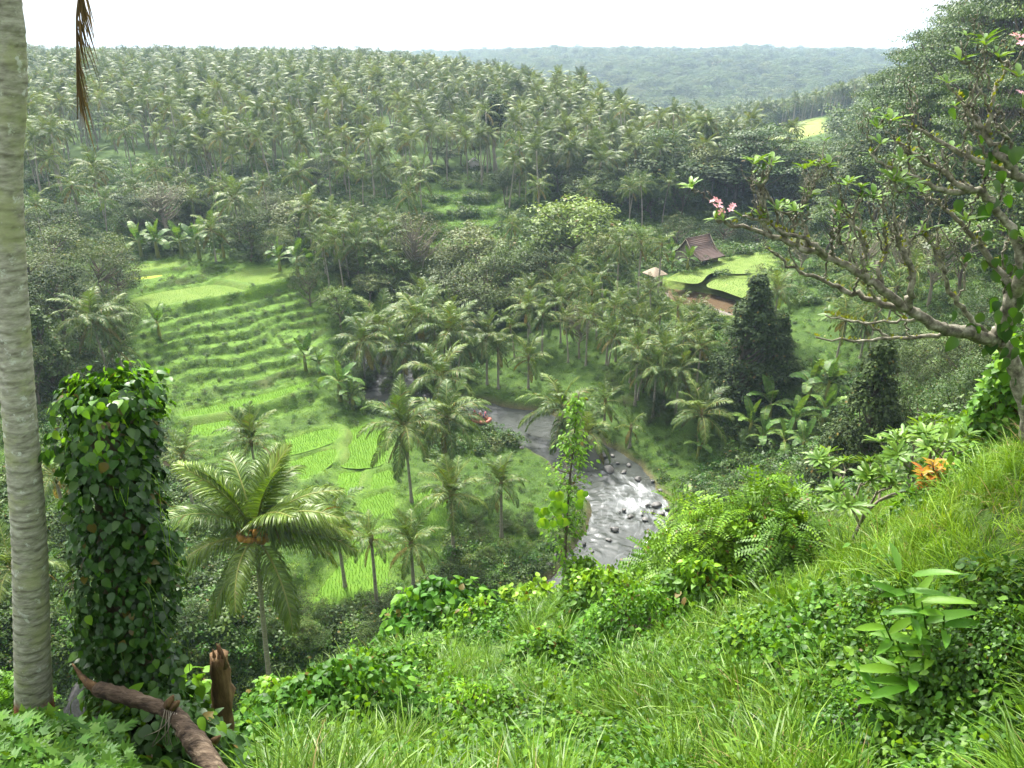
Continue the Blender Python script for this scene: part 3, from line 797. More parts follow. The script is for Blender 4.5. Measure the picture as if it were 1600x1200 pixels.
def round_tpl():
    V = [(0.05, 0, -.02)]; n = 12
    for k in range(n):
        a = 2 * math.pi * k / n
        r_ = .5 * (1 - .18 * math.exp(-((a - math.pi) / .35) ** 2))
        V.append((.45 + r_ * math.cos(a), .96 * r_ * math.sin(a), .06 * math.cos(2 * a) - .05 * math.cos(a)))
    return np.array(V), np.array([[0, i, i % n + 1] for i in range(1, n + 1)])
ROUND = round_tpl()

def leaf_cloud(mb, tpl, C, axis, normal, size, mat=0):
    M = frames(axis, normal) * np.asarray(size)[:, None, None]
    mb.stamp(tpl[0], tpl[1], M, C, mat)

# ------------------------------------------------------------------ trees: tapered trunk, limbs, a crown of leaf clumps with gaps
def rand_dirs(n, up=-.2):
    d = unit(rng.standard_normal((n, 3))); d[:, 2] = np.where(d[:, 2] < up, -d[:, 2] * .5, d[:, 2])
    return unit(d)
def tree_proto(style, seed, leaf='tree_mid', bark='bark', nclump=46, per=80, lsize=.34, tpl=None):
    """unit tree: height 1. Returns (wood mesh, crown mesh)"""
    global rng
    keep = rng; rng = np.random.default_rng(500 + seed)
    wood, crown = MB(), MB()
    tpl = tpl or CARD
    if style == 'round':
        hb, c, rad = .30, np.array([0, 0, .62]), np.array([.42, .42, .36])
    elif style == 'layer':
        hb, c, rad = .38, np.array([0, 0, .72]), np.array([.52, .52, .25])
    elif style == 'cone':
        hb, c, rad = .06, np.array([0, 0, .5]), np.array([.30, .30, .48])
    elif style == 'tall':
        hb, c, rad = .42, np.array([0, 0, .68]), np.array([.22, .22, .32])
    elif style == 'thin':
        hb, c, rad = .30, np.array([0, 0, .66]), np.array([.34, .34, .32])
    elif style == 'dome':
        hb, c, rad = .08, np.array([0, 0, .42]), np.array([.52, .52, .50])
    cl = []
    while len(cl) < nclump:
        if style == 'cone':
            z = rng.uniform(.06, .97) ; a = rng.uniform(0, 6.28); rr = .31 * (1 - z) ** .85 * math.sqrt(rng.uniform(.25, 1)) + .01
            p = np.array([rr * math.cos(a), rr * math.sin(a), z])
        elif style == 'layer':
            k = rng.integers(0, 5); z = .52 + .11 * k + rng.normal(0, .012); a = rng.uniform(0, 6.28)
            rr = (.54 - .075 * k) * math.sqrt(rng.uniform(.06, 1)) * (1 + .25 * math.sin(a * 2 + k * 1.9))
            p = np.array([rr * math.cos(a), rr * math.sin(a), z - .05 * rr])
        else:
            d = rand_dirs(1, -.45)[0]; p = c + d * rad * rng.uniform(.55, 1.0) * (1 + .22 * math.sin(3 * math.atan2(d[1], d[0]) + seed) * math.cos(2 * d[2] + seed))
        cl.append(p)
    cl = np.array(cl)
    # wood
    top = .93 if style in ('cone', 'tall') else c[2]
    sway = rng.normal(0, .02, (6, 2)); sway[0] = 0
    ts = np.linspace(0, 1, 6)
    TP = np.stack([np.cumsum(sway[:, 0]), np.cumsum(sway[:, 1]), ts * top], -1)
    TP = np.vstack([[0, 0, -.04], TP])
    wood.tube(TP, np.append(.034, .026 * (1 - ts * .72)), 7)
    for p in cl[::3 if style != 'thin' else 1]:
        zb = np.clip(p[2] - rng.uniform(.12, .28) - .25 * np.hypot(p[0], p[1]), hb * .8, top * .97)
        b = np.array([np.interp(zb, TP[:, 2], TP[:, 0]), np.interp(zb, TP[:, 2], TP[:, 1]), zb])
        m = (b + p) / 2 + np.array([0, 0, -.03]) + rng.normal(0, .012, 3)
        wood.tube(smooth_line([b, m, p], 3), np.linspace(.010, .003, 7), 4, cap=False)
    flat = dict(round=.62, layer=.22, cone=.6, tall=.6, thin=.5, dome=.6)[style]
    cr = dict(round=.135, layer=.15, cone=.085, tall=.10, thin=.10, dome=.15)[style]
    sz = lsize * .1
    for p in cl:
        r_ = cr * rng.uniform(.65, 1.25) * (1 if style != 'cone' else (1.25 - .7 * p[2]))
        d = rand_dirs(per, -.35)
        C = p + d * np.array([1, 1, flat]) * r_ * rng.uniform(.45, 1.05, (per, 1))
        nrm = unit(d * np.array([.8, .8, .6]) + np.array([0, 0, .75]) + rng.normal(0, .35, (per, 3)))
        ax = unit(np.cross(nrm, rng.standard_normal((per, 3))) + d * .4 + np.array([0, 0, -.25]))
        leaf_cloud(crown, tpl, C, ax, nrm, sz * rng.uniform(.6, 1.3, per))
    rng = keep
    return wood.mesh('trunk', MATS[bark], True), crown.mesh('crown', MATS[leaf])

T_PROTO = {}
def tree_kind(key, style, leaf, n=2, **kw):
    T_PROTO[key] = [tree_proto(style, hash_key(key) + k, leaf, **kw) for k in range(n)]
def hash_key(s): return sum((i + 1) * ord(c) for i, c in enumerate(s)) % 997
tree_kind('round', 'round', 'tree_mid', 3)
tree_kind('round_dark', 'round', 'tree_dark', 2)
tree_kind('round_bright', 'round', 'tree_bright', 2)
tree_kind('round_olive', 'round', 'tree_olive', 2)
tree_kind('layer', 'layer', 'tree_mid', 2, nclump=90, per=75, lsize=.26)
tree_kind('layer_bright', 'layer', 'tree_bright', 2, nclump=60, per=70, lsize=.28)
tree_kind('cone', 'cone', 'tree_dark', 2, nclump=190, per=80, lsize=.24)
tree_kind('layer_big', 'layer', 'tree_mid', 2, nclump=190, per=110, lsize=.14)
tree_kind('cone_olive', 'cone', 'tree_olive', 1, nclump=100, per=55, lsize=.30)
tree_kind('cone_bright', 'cone', 'tree_mid', 1, nclump=100, per=55, lsize=.32)
tree_kind('tall', 'tall', 'tree_dark', 1, nclump=40, per=80, bark='pale_bark')
tree_kind('thin', 'thin', 'tree_grey', 2, nclump=60, per=26, lsize=.24, bark='pale_bark')
tree_kind('thicket', 'dome', 'tree_olive', 2, nclump=60, per=80, lsize=.26)
tree_kind('dome', 'dome', 'tree_mid', 2, nclump=60, per=85, lsize=.26)
tree_kind('dome_dark', 'dome', 'tree_dark', 1, nclump=60, per=85, lsize=.26)

def tree(kind, base, h, label, w=None, group='trees in the valley', name='broadleaf_tree', cat='tree'):
    """w: crown width in metres (default as the kind grows)"""
    wood, crown = random.choice(T_PROTO[kind])
    nat = dict(round=.9, round_dark=.9, round_bright=.9, round_olive=.9, layer=1.1, layer_big=1.1, layer_bright=1.1, cone=.62, cone_olive=.62, cone_bright=.62, tall=.5, thin=.75, thicket=1.1, dome=1.1, dome_dark=1.1)[kind]
    sx = h if w is None else w / nat
    t = thing(name, label, cat, tuple(base), random.random() * 6.28, group, (sx, sx, h))
    put('trunk', wood, t); put('crown', crown, t)
    return t

# ------------------------------------------------------------------ banana plants
def banana_leaf_mesh(e, d, tears):
    mb = MB(); n = 16; s = np.linspace(0, 1, n)
    ang = R(e) - R(d) * s ** 1.4
    X = np.concatenate([[0], np.cumsum(np.cos(ang[1:]))]) / (n - 1); Z = np.concatenate([[0], np.cumsum(np.sin(ang[1:]))]) / (n - 1)
    P = np.stack([X, 0 * X, Z], -1)
    mb.tube(P, .012 * (1.2 - s), 4, 1, cap=False)
    U = np.stack([-np.sin(ang), 0 * ang, np.cos(ang)], -1)
    hw = .15 * np.sin(np.pi * np.clip((s - .12) / .88, 0, 1)) ** .5
    for sg in (-1, 1):
        for i in range(2, n - 1):
            gap = .0 if rng.random() > tears else .012
            q0, q1 = P[i], P[i + 1] - (P[i + 1] - P[i]) * (gap * 8)
            dr = rng.uniform(.0, .35) + .25 * tears
            o0 = np.array([0, sg * hw[i], -dr * hw[i]]); o1 = np.array([0, sg * hw[i + 1], -dr * hw[i + 1]])
            mb.add([q0, q1, q1 + o1 + U[i + 1] * hw[i + 1] * .25, q0 + o0 + U[i] * hw[i] * .25], [[0, 1, 2, 3]])
    return mb.mesh('banana_leaf', [MATS['banana_leaf'], MATS['palm_rachis']])
B_LEAVES = [banana_leaf_mesh(e, d, t) for e, d, t in ((84, 20, .1), (72, 55, .3), (62, 85, .5), (50, 100, .7), (35, 105, .8))]
def _bstem():
    return MB().tube([(0, 0, -.3), (0, 0, .2), (.01, 0, .6), (0, 0, 1.0)], [.13, .12, .10, .07], 7).mesh('stem', MATS['palm_rachis'], True)
B_STEM = _bstem()
def banana(base, h, label, nl=8, group='banana plants'):
    t = thing('banana_plant', label, 'banana plant', tuple(base), random.random() * 6, group)
    put('stem', B_STEM, t, None, None, (h * .5, h * .5, h * .52))
    for k in range(nl):
        q = k / (nl - 1)
        me = B_LEAVES[min(4, int(q * 4.4 + random.uniform(0, .6)))]
        put('banana_leaf', me, t, (0, 0, h * (.52 - .05 * q)), (random.uniform(-.3, .3), 0, 2.4 * k + random.uniform(-.3, .3)), h * random.uniform(.62, .8))
    return t

# ------------------------------------------------------------------ scatter of uncountable plants (geometry nodes; instances of shared meshes)
def scatter(name, protos, P, rot, sc, idx, label, cat):
    """P (N,3) points, rot (N,3) euler, sc (N,), idx (N,) which prototype mesh"""
    col = bpy.data.collections.new(name + '_kinds')
    for k, me in enumerate(protos):
        o = bpy.data.objects.new('%s_kind_%02d' % (name, k), me); col.objects.link(o)
    me = bpy.data.meshes.new(name)
    n = len(P)
    me.vertices.add(n); me.vertices.foreach_set('co', np.asarray(P, np.float32).ravel())
    a = me.attributes.new('rot', 'FLOAT_VECTOR', 'POINT'); a.data.foreach_set('vector', np.asarray(rot, np.float32).ravel())
    a = me.attributes.new('sc', 'FLOAT', 'POINT'); a.data.foreach_set('value', np.asarray(sc, np.float32))
    a = me.attributes.new('idx', 'INT', 'POINT'); a.data.foreach_set('value', np.asarray(idx, np.int32))
    o = put(name, me); tag(o, label, cat, kind='stuff')
    g = bpy.data.node_groups.new(name + '_scatter', 'GeometryNodeTree')
    g.interface.new_socket('Geometry', in_out='INPUT', socket_type='NodeSocketGeometry'); g.interface.new_socket('Geometry', in_out='OUTPUT', socket_type='NodeSocketGeometry')
    gi, go = g.nodes.new('NodeGroupInput'), g.nodes.new('NodeGroupOutput')
    ci = g.nodes.new('GeometryNodeCollectionInfo'); ci.inputs['Collection'].default_value = col
    ci.inputs['Separate Children'].default_value = True; ci.inputs['Reset Children'].default_value = True
    ip = g.nodes.new('GeometryNodeInstanceOnPoints'); ip.inputs['Pick Instance'].default_value = True
    def na(nm, ty):
        x = g.nodes.new('GeometryNodeInputNamedAttribute'); x.data_type = ty; x.inputs['Name'].default_value = nm; return x.outputs['Attribute']
    L = g.links.new
    L(gi.outputs[0], ip.inputs['Points']); L(ci.outputs[0], ip.inputs['Instance'])
    L(na('idx', 'INT'), ip.inputs['Instance Index']); L(na('rot', 'FLOAT_VECTOR'), ip.inputs['Rotation']); L(na('sc', 'FLOAT'), ip.inputs['Scale'])
    L(ip.outputs[0], go.inputs[0])
    md = o.modifiers.new('scatter', 'NODES'); md.node_group = g
    return o
# ------------------------------------------------------------------ the palms one can pick out: (u, v) of the crown's heart, trunk height, crown width in photo pixels, label
def palm_at(u, v, h, wpx, label, base_u=None, **kw):
    p = ground(u, v, h)
    t = np.dot(p, ray(u, v)) / np.dot(ray(u, v), ray(u, v))
    RL = max(2.2, min(6.2, .56 * wpx * t / 1200))
    bx = p[0] if base_u is None else p[0] + (base_u - u) * t / 1200
    b = (bx, p[1], float(H(bx, p[1])) - .05)
    return palm(b, p, RL, label, **kw)
PALMS = [
 (630, 668, 8.5, 142, 'coconut palm with a brown hanging skirt over the square paddy', dict(base_u=636, dead=3, coco=6, nf=22)),
 (698, 655, 8.0, 132, 'coconut palm whose frond reaches across the orange raft', dict(base_u=690, coco=8, nf=22)),
 (705, 775, 6.5, 122, 'dark coconut palm in the grass beside the riverside paddy', dict(upright=.5, coco=4)),
 (783, 757, 6.0, 92, 'young upright coconut palm on the grassy bank inside the bend', dict(upright=.6, nf=17)),
 (522, 812, 7.0, 112, 'coconut palm between the big near palm and the paddies', dict(base_u=528, nf=18)),
 (580, 842, 7.5, 86, 'slim pale trunked coconut palm before the flooded paddy', dict(nf=15, upright=.2)),
 (642, 850, 5.0, 104, 'short coconut palm beyond the leafy mound', dict(upright=.5, nf=16)),
 (392, 690, 6.5, 112, 'coconut palm rising behind the big near palm', dict(upright=.5)),
 (286, 712, 6.0, 74, 'coconut palm half hidden by the vine stump', dict(upright=.5, coco=3)),
 (22, 890, 7.0, 150, 'coconut palm behind the leaning ringed trunk', dict(base_u=8)),
 (86, 745, 5.0, 120, 'low coconut palm between ringed trunk and vine stump', dict(nf=15)),
 (142, 500, 7.0, 112, 'tallest palm of the clump left of the terraces', dict(base_u=150, old=3)),
 (166, 503, 6.2, 90, 'second palm of the clump left of the terraces', dict(base_u=160, nf=14)),
 (184, 545, 4.0, 66, 'small palm at the foot of the left clump', dict(upright=.7, nf=14)),
 (592, 512, 7.0, 116, 'tallest of the thick palm grove beside the terraces', dict()),
 (566, 536, 7.5, 100, 'leftmost palm of the thick grove beside the terraces', dict()),
 (628, 545, 7.0, 96, 'palm low in the middle of the thick grove', dict()),
 (652, 500, 7.5, 112, 'palm at the back of the thick grove', dict()),
 (702, 522, 7.0, 122, 'palm on the river side of the thick grove', dict(coco=4)),
 (690, 590, 7.0, 128, 'palm leaning over the bend in front of the grove', dict(coco=4)),
 (660, 470, 6.0, 90, 'bright palm peeping over the grove', dict(upright=.6, nf=15)),
 (760, 528, 7.0, 84, 'palm at the head of the riverside meadow', dict()),
 (778, 545, 6.0, 66, 'slim palm beside the meadow path', dict(nf=14)),
 (826, 560, 4.5, 76, 'small palm alone in the riverside meadow', dict(upright=.5, nf=14)),
 (826, 482, 6.5, 74, 'grey green palm under the big round tree', dict()),
 (848, 492, 6.0, 70, 'pale palm beside the grey green one', dict(nf=15)),
 (905, 455, 6.0, 60, 'palm above the meadow near the pavilion path', dict(nf=14)),
 (878, 640, 5.0, 132, 'dark drooping palm on the river bank behind the climber', dict(coco=3)),
 (916, 680, 3.8, 110, 'low palm dipping its fronds by the river bend', dict(nf=14)),
 (946, 628, 3.0, 66, 'young palm in the grass of the far bank', dict(upright=.4, nf=13)),
 (986, 668, 2.6, 56, 'smallest palm on the grassy far bank', dict(upright=.8, nf=12)),
 (996, 548, 7.5, 84, 'palm with a pale trunk on the slope under the pond', dict(base_u=998)),
 (1026, 578, 6.5, 82, 'palm beside the pale trunked one on the slope', dict()),
 (1062, 580, 6.0, 82, 'palm left of the dark cone tree', dict()),
 (950, 520, 5.0, 66, 'small palm on the slope above the meadow', dict(upright=.4, nf=14)),
 (1096, 648, 4.0, 108, 'spreading low palm alone on the right bank', dict(nf=17)),
 (1216, 455, 7.5, 74, 'palm behind the top of the dark cone tree', dict()),
 (1000, 478, 5.0, 50, 'slim upright palm beside the small pool', dict(upright=1.2, nf=12)),
 (1032, 490, 4.5, 50, 'slim upright palm below the pond corner', dict(upright=1.2, nf=12)),
 (968, 385, 9.0, 66, 'tall palm left of the thatched pavilion', dict(nf=17)),
 (1002, 382, 8.5, 62, 'tall palm behind the thatched pavilion', dict(nf=17)),
 (1034, 384, 8.0, 54, 'palm between pavilion and brown roofed house', dict(nf=15)),
 (517, 345, 8.0, 76, 'tall palm at the right end of the banana row', dict(nf=17)),
 (481, 325, 8.5, 74, 'pale palm above the banana row', dict(nf=17)),
 (330, 360, 5.5, 70, 'palm standing at the top edge of the terraces', dict(nf=16)),
 (366, 312, 8.0, 84, 'big drooping palm over the dark round tree', dict(nf=18)),
 (556, 380, 7.0, 82, 'spreading palm in the thicket above the grove', dict(nf=17)),
 (600, 376, 7.0, 82, 'palm beside the spreading one in the thicket', dict(nf=17)),
 (800, 352, 8.0, 62, 'palm on a long pale trunk before the round tree', dict(nf=16, base_u=796)),
 (662, 380, 6.0, 58, 'palm at the left of the middle terraces', dict(nf=15)),
 (656, 275, 8.0, 72, 'palm at the top of the middle terraces', dict(nf=16)),
 (638, 305, 6.0, 66, 'low palm above the middle terraces', dict(nf=15)),
 (146, 262, 9.0, 74, 'yellowish palm by the clearing left of the bare tree', dict(nf=16, old=4)),
 (112, 292, 8.0, 62, 'palm with a grey hanging skirt beside the ringed trunk', dict(nf=15, dead=4)),
 (243, 268, 8.0, 60, 'palm just above the bare pinkish tree', dict(nf=15)),
 (78, 205, 12.0, 66, 'palm on a tall pale trunk beside the ringed trunk', dict(nf=15)),
 (316, 195, 12.0, 78, 'tallest palm standing out of the forest edge', dict(nf=17)),
 (386, 205, 12.0, 66, 'tall palm on the forest edge with visible trunk', dict(nf=16)),
 (194, 205, 10.0, 62, 'tall palm at the edge of the clearing', dict(nf=15)),
 (466, 272, 8.0, 66, 'palm at the forest edge above the dark tree', dict(nf=15)),
 (812, 232, 11.0, 62, 'tall straight palm at the forest edge beside a dark tree', dict(nf=16)),
 (842, 292, 8.0, 50, 'palm at the forest edge above the round tree', dict(nf=14)),
 (928, 282, 6.0, 56, 'low palm below the leaning trunks', dict(nf=14)),
 (940, 225, 10.0, 56, 'leaning palm among the bare trunks of the forest edge', dict(nf=14, base_u=922)),
 (920, 225, 10.0, 52, 'second leaning palm among the bare trunks', dict(nf=14, base_u=908)),
 (892, 228, 10.0, 56, 'palm left of the leaning trunks', dict(nf=14)),
]
for u, v, h, w, lab, kw in PALMS:
    if w < 70: kw.setdefault('tier', 'low')
    palm_at(u, v, h, w, lab, **kw)
# more palms nobody could tell apart along the river and on the right bank
def palm_strip(n, poly, hr, label, group, seed):
    r_ = random.Random(seed); poly = np.array(poly, float); lo, hi = poly.min(0), poly.max(0); k = 0; got = []
    for _ in range(n * 60):
        if k >= n: break
        u, v = r_.uniform(lo[0], hi[0]), r_.uniform(lo[1], hi[1])
        if not inside(np.array([u]), np.array([v]), poly)[0]: continue
        p = ground(u, v)
        if any(np.hypot(p[0] - a, p[1] - b) < 2.6 for a, b in got) or seg_dist(p[0], p[1], RIVER)[0] < RIVER_W + 1.5: continue
        if any(inside(np.array([p[0]]), np.array([p[1]]), W)[0] for W in PAD_WORLD): continue
        h = r_.uniform(*hr); got.append((p[0], p[1])); k += 1
        palm((p[0], p[1], p[2] - .05), p + np.array([r_.uniform(-.8, .8), r_.uniform(-.5, .5), h]), r_.uniform(2.6, 3.8), label, group=group, tier='low', nf=r_.randint(12, 17), old=r_.randint(0, 2), upright=r_.uniform(.1, .6), r=.14)
palm_strip(18, [(900, 520), (1090, 520), (1110, 640), (1040, 660), (960, 620), (880, 570)], (4, 8), 'slim coconut palm among others on the right bank slope', 'slim palms of the right bank slope', 21)
palm_strip(10, [(800, 500), (920, 470), (960, 520), (880, 560), (800, 560)], (4, 8), 'coconut palm among others at the head of the meadow', 'palms at the head of the meadow', 22)
palm_strip(12, [(540, 560), (700, 540), (730, 600), (680, 640), (600, 640)], (5, 8), 'coconut palm inside the thick grove', 'palms inside the thick grove', 23)
palm_strip(14, [(440, 400), (640, 380), (660, 440), (560, 470), (480, 430)], (5, 9), 'coconut palm in the thicket right of the terraces', 'palms of the thicket', 24)
palm_strip(12, [(60, 330), (330, 330), (560, 320), (640, 350), (460, 380), (60, 400)], (6, 10), 'coconut palm below the plateau forest', 'palms below the plateau forest', 25)
palm_strip(8, [(1230, 520), (1420, 480), (1440, 560), (1280, 590)], (4, 7), 'coconut palm on the right hand slope', 'palms on the right hand slope', 26)
palm_strip(9, [(840, 380), (960, 300), (1060, 330), (980, 400)], (6, 10), 'coconut palm under the forest rim', 'palms under the forest rim', 27)
# the big near palm with orange coconuts
_p = at_z(415, 1062, -36.5); _p[2] = H(_p[0], _p[1]) - .05
_top = at_y(400, 838, _p[1] + .3)
hero = palm(_p, _top, 5.9, 'big coconut palm with orange fruit, nearest in the valley', tier='hero', nf=32, old=0, r=.2, open_front=True, upright=.12)
_d = np.asarray(_top) - _p
_cm = coconut_mesh().copy(); _cm.materials[0] = MATS['coconut_orange']
for k in range(30):
    az = math.pi * (1.0 + (k * .381966) % 1.0); q = .55 + .45 * ((k * 7) % 10) / 10
    put('coconut', _cm, hero, (_d[0] + q * math.cos(az), _d[1] + q * math.sin(az), _d[2] + .75 - .8 * ((k * 3) % 10) / 10 - .3 * q), (.5 * math.sin(az), -.5 * math.cos(az), az), random.uniform(1.1, 1.7))
for k in range(7):
    az = math.pi * (1.05 + .13 * k); mb = MB()
    mb.tube(smooth_line([(0, 0, .2), (.5 * math.cos(az), .5 * math.sin(az), .75), (.95 * math.cos(az), .95 * math.sin(az), .35)], 5), np.linspace(.05, .02, 11), 5)
    put('fruit_stalk', mb.mesh('fruit_stalk', MATS['coconut_orange']), hero, tuple(_d))

# ------------------------------------------------------------------ the palm forest on the plateau
def forest_points():
    pts = []
    y = 158.0
    while y < 900:
        sp = 5.0 + max(0, y - 230) * .006
        xs = np.arange(-1.02 * y - 40, .42 * min(y, 300) + 25, sp)
        for x in xs:
            px, py = x + rng.uniform(-.6, .6) * sp, y + rng.uniform(-.6, .6) * sp
            pts.append((px, py))
        y += sp
    P = np.array(pts); z = H(P[:, 0], P[:, 1])
    u, v, w = project(np.stack([P[:, 0], P[:, 1], z + 12], -1))
    edge = rim_x(P[:, 1])                                      # the plateau's right rim
    ok = (P[:, 0] < edge + noise2(P[:, 0], P[:, 1], 31, 2, .03) * 8) & (u > -380)
    front = 172 + noise2(P[:, 0], P[:, 1], 33, 2, .03) * 10 + np.where(P[:, 0] < -75, -14, 0) + np.where(P[:, 0] > 20, 8, 0)
    ok &= P[:, 1] > front
    for zn in (TERR_ZONE2,):
        ok &= ~inside(P[:, 0], P[:, 1] - 2, zn)
    # the clearing left of the bare tree
    ug, vg, _ = project(np.stack([P[:, 0], P[:, 1], z], -1))
    ok &= ~((ug > 110) & (ug < 260) & (vg > 245) & (vg < 330))
    keep = rng.random(len(P)) > .08 + .25 * (noise2(P[:, 0], P[:, 1], 34, 2, .05) > .28)
    P, z = P[ok & keep], z[ok & keep]
    ui, _, _ = project(np.stack([P[:, 0], P[:, 1], z + 12], -1))
    o = np.argsort(P[:, 1] + np.where((ui < -30) | (ui > 1630), 5000, 0))
    return P[o], z[o]
_FP, _FZ = forest_points()
FAR_PALMS = [far_palm_mesh(k) for k in range(6)]
NEAR_N = 300
for k in range(min(NEAR_N, len(_FP))):
    i = k % 6
    h = random.uniform(7.0, 15.5) * (1.0 if _FP[k, 1] > 185 else .85); cs = random.uniform(3.3, 4.7)
    t = thing('forest_palm', 'grey green coconut palm in the dense forest on the plateau', 'palm', (_FP[k, 0], _FP[k, 1], _FZ[k] - .1), random.random() * 6.28, 'palms of the plateau forest')
    t.rotation_euler = (random.gauss(0, .06), random.gauss(0, .06), t.rotation_euler.z)
    put('trunk', FAR_TRUNKS[i], t, None, None, h)
    put('crown', FAR_CROWNS[i], t, (FAR_LEAN[i][0] * h, FAR_LEAN[i][1] * h, h), (0, 0, random.random() * 6), cs)
_q = slice(NEAR_N, None)
_n = len(_FP[_q])
scatter('palm_forest', FAR_PALMS, np.column_stack([_FP[_q], _FZ[_q] - .1]), np.column_stack([rng.normal(0, .08, _n), rng.normal(0, .08, _n), rng.uniform(0, 6.28, _n)]), rng.uniform(.60, 1.18, _n), rng.integers(0, 6, _n),
        'endless coconut palms covering the plateau behind the nearer ones', 'palm forest')
# ------------------------------------------------------------------ paddies: level sheets and rice
def flat_poly(W, z, ring=None):
    """fan of a rounded outline round its middle"""
    c = W.mean(0); n = len(W)
    V = [(c[0], c[1], z)] + [(p[0], p[1], z) for p in W]
    return MB().add(np.array(V), np.array([[0, i + 1, (i + 1) % n + 1] for i in range(n)]))
def field_mat(name, stops, scale=.8, rough=.9):
    m = rough_mat(name, stops, scale=scale, rough=rough, bump=.6, detail=6.0, spec=.1, coords='Object', bump_dist=.08, var=.06)
    return m
F_MAT = {'P': field_mat('rice_field', [(.3, (.060, .130, .014)), (.7, (.095, .180, .022))]),
         'G': field_mat('stubble_field', [(.3, (.075, .130, .022)), (.7, (.118, .172, .036))], .35),
         'Y': field_mat('yellow_field', [(.3, (.20, .26, .03)), (.7, (.27, .32, .05))]),
         'B': field_mat('bright_field', [(.3, (.080, .125, .026)), (.5, (.110, .160, .038)), (.7, (.140, .185, .05))], .5),
         'M': water_mat('muddy_water', (.085, .060, .036), False, .025, .8, .03),
         'W': water_mat('paddy_water', (.045, .062, .022), False, .06, .8, .35)}
def tuft_tpl(n=4, w=.05, lean=.35):
    V, F = [], []
    for k in range(n):
        a = k * 2.4; l = lean * (.5 + .5 * ((k * 37) % 10) / 10)
        d = np.array([math.cos(a), math.sin(a), 0]); s = np.array([-d[1], d[0], 0]) * w
        b = len(V); V += [-s, s, d * l + np.array([0, 0, 1.0])]
        F.append([b, b + 1, b + 2])
    return np.array(V), np.array(F)
TUFT = tuft_tpl()
for (kind, z, poly, lab), W in zip(PADDIES, PAD_WORLD):
    water = kind in 'MW'
    me = flat_poly(W, 0).mesh('pond' if water else 'rice_paddy', F_MAT[kind])
    c = W.mean(0)
    o = put('pond' if water else 'rice_paddy', flat_poly(W - c, 0).mesh('paddy', F_MAT[kind]), None, (c[0], c[1], z))
    tag(o, lab, 'pond' if water else 'rice paddy', 'rice paddies and fields', 'structure')
    if kind == 'M': continue
    d0, d1 = W.min(0), W.max(0)
    sp = {'P': .28, 'W': .19}.get(kind, .36)
    ax = unit(W[5] - W[0]); ay = np.array([-ax[1], ax[0]])
    gx = np.arange(-26, 26, sp); gy = np.arange(-26, 26, sp * (1.25 if kind != 'W' else 1.7))
    g = np.stack(np.meshgrid(gx, gy), -1).reshape(-1, 2) + rng.normal(0, .05 if kind in 'PW' else .12, (len(gx) * len(gy), 2))
    P = c + g[:, :1] * ax + g[:, 1:] * ay
    P = P[inside(P[:, 0], P[:, 1], W)]
    dd, _ = seg_dist(P[:, 0], P[:, 1], W, True); P = P[dd > .12]
    if len(P) > 5200: P = P[rng.permutation(len(P))[:5200]]
    if not len(P): continue
    n = len(P); an = rng.uniform(0, 6.28, n); hh = rng.uniform(.7, 1.2, n) * (.34 if kind in 'PW' else .16); ww = .42 if kind == 'P' else .30
    if kind == 'W': hh *= 1.25; ww = .55
    M = np.zeros((n, 3, 3)); M[:, 0, 0] = np.cos(an) * ww; M[:, 0, 1] = -np.sin(an) * ww; M[:, 1, 0] = np.sin(an) * ww; M[:, 1, 1] = np.cos(an) * ww; M[:, 2, 2] = hh
    mb = MB(); mb.stamp(TUFT[0], TUFT[1], M, np.column_stack([P - c, np.full(n, -.02)]))
    r_ = put('rice_plants', mb.mesh('rice_plants', MATS['rice_blade'] if kind != 'G' else MATS['grass_light']), o); r_['kind'] = 'stuff'

# ------------------------------------------------------------------ rocks in and beside the river
def rock_mesh(k):
    r_ = np.random.default_rng(70 + k)
    lat, lon = 9, 14
    V = []
    pl = unit(r_.standard_normal((9, 3))); dl = r_.uniform(.62, .95, 9)
    for a in range(lat + 1):
        for b in range(lon):
            th, ph = math.pi * a / lat, 2 * math.pi * b / lon
            d = np.array([math.sin(th) * math.cos(ph), math.sin(th) * math.sin(ph), math.cos(th)])
            s = 1.0
            for p_, q in zip(pl, dl):
                c_ = d @ p_
                if c_ > .2: s = min(s, q / c_)
            V.append(d * s * np.array([1.0, .78, .58]) * (1 + .03 * r_.standard_normal()))
    F = [[a * lon + b, (a + 1) * lon + b, (a + 1) * lon + (b + 1) % lon, a * lon + (b + 1) % lon] for a in range(lat) for b in range(lon)]
    return MB().add(np.array(V), np.array(F)).mesh('rock', MATS['rock'], True)
ROCKS = [rock_mesh(k) for k in range(6)]
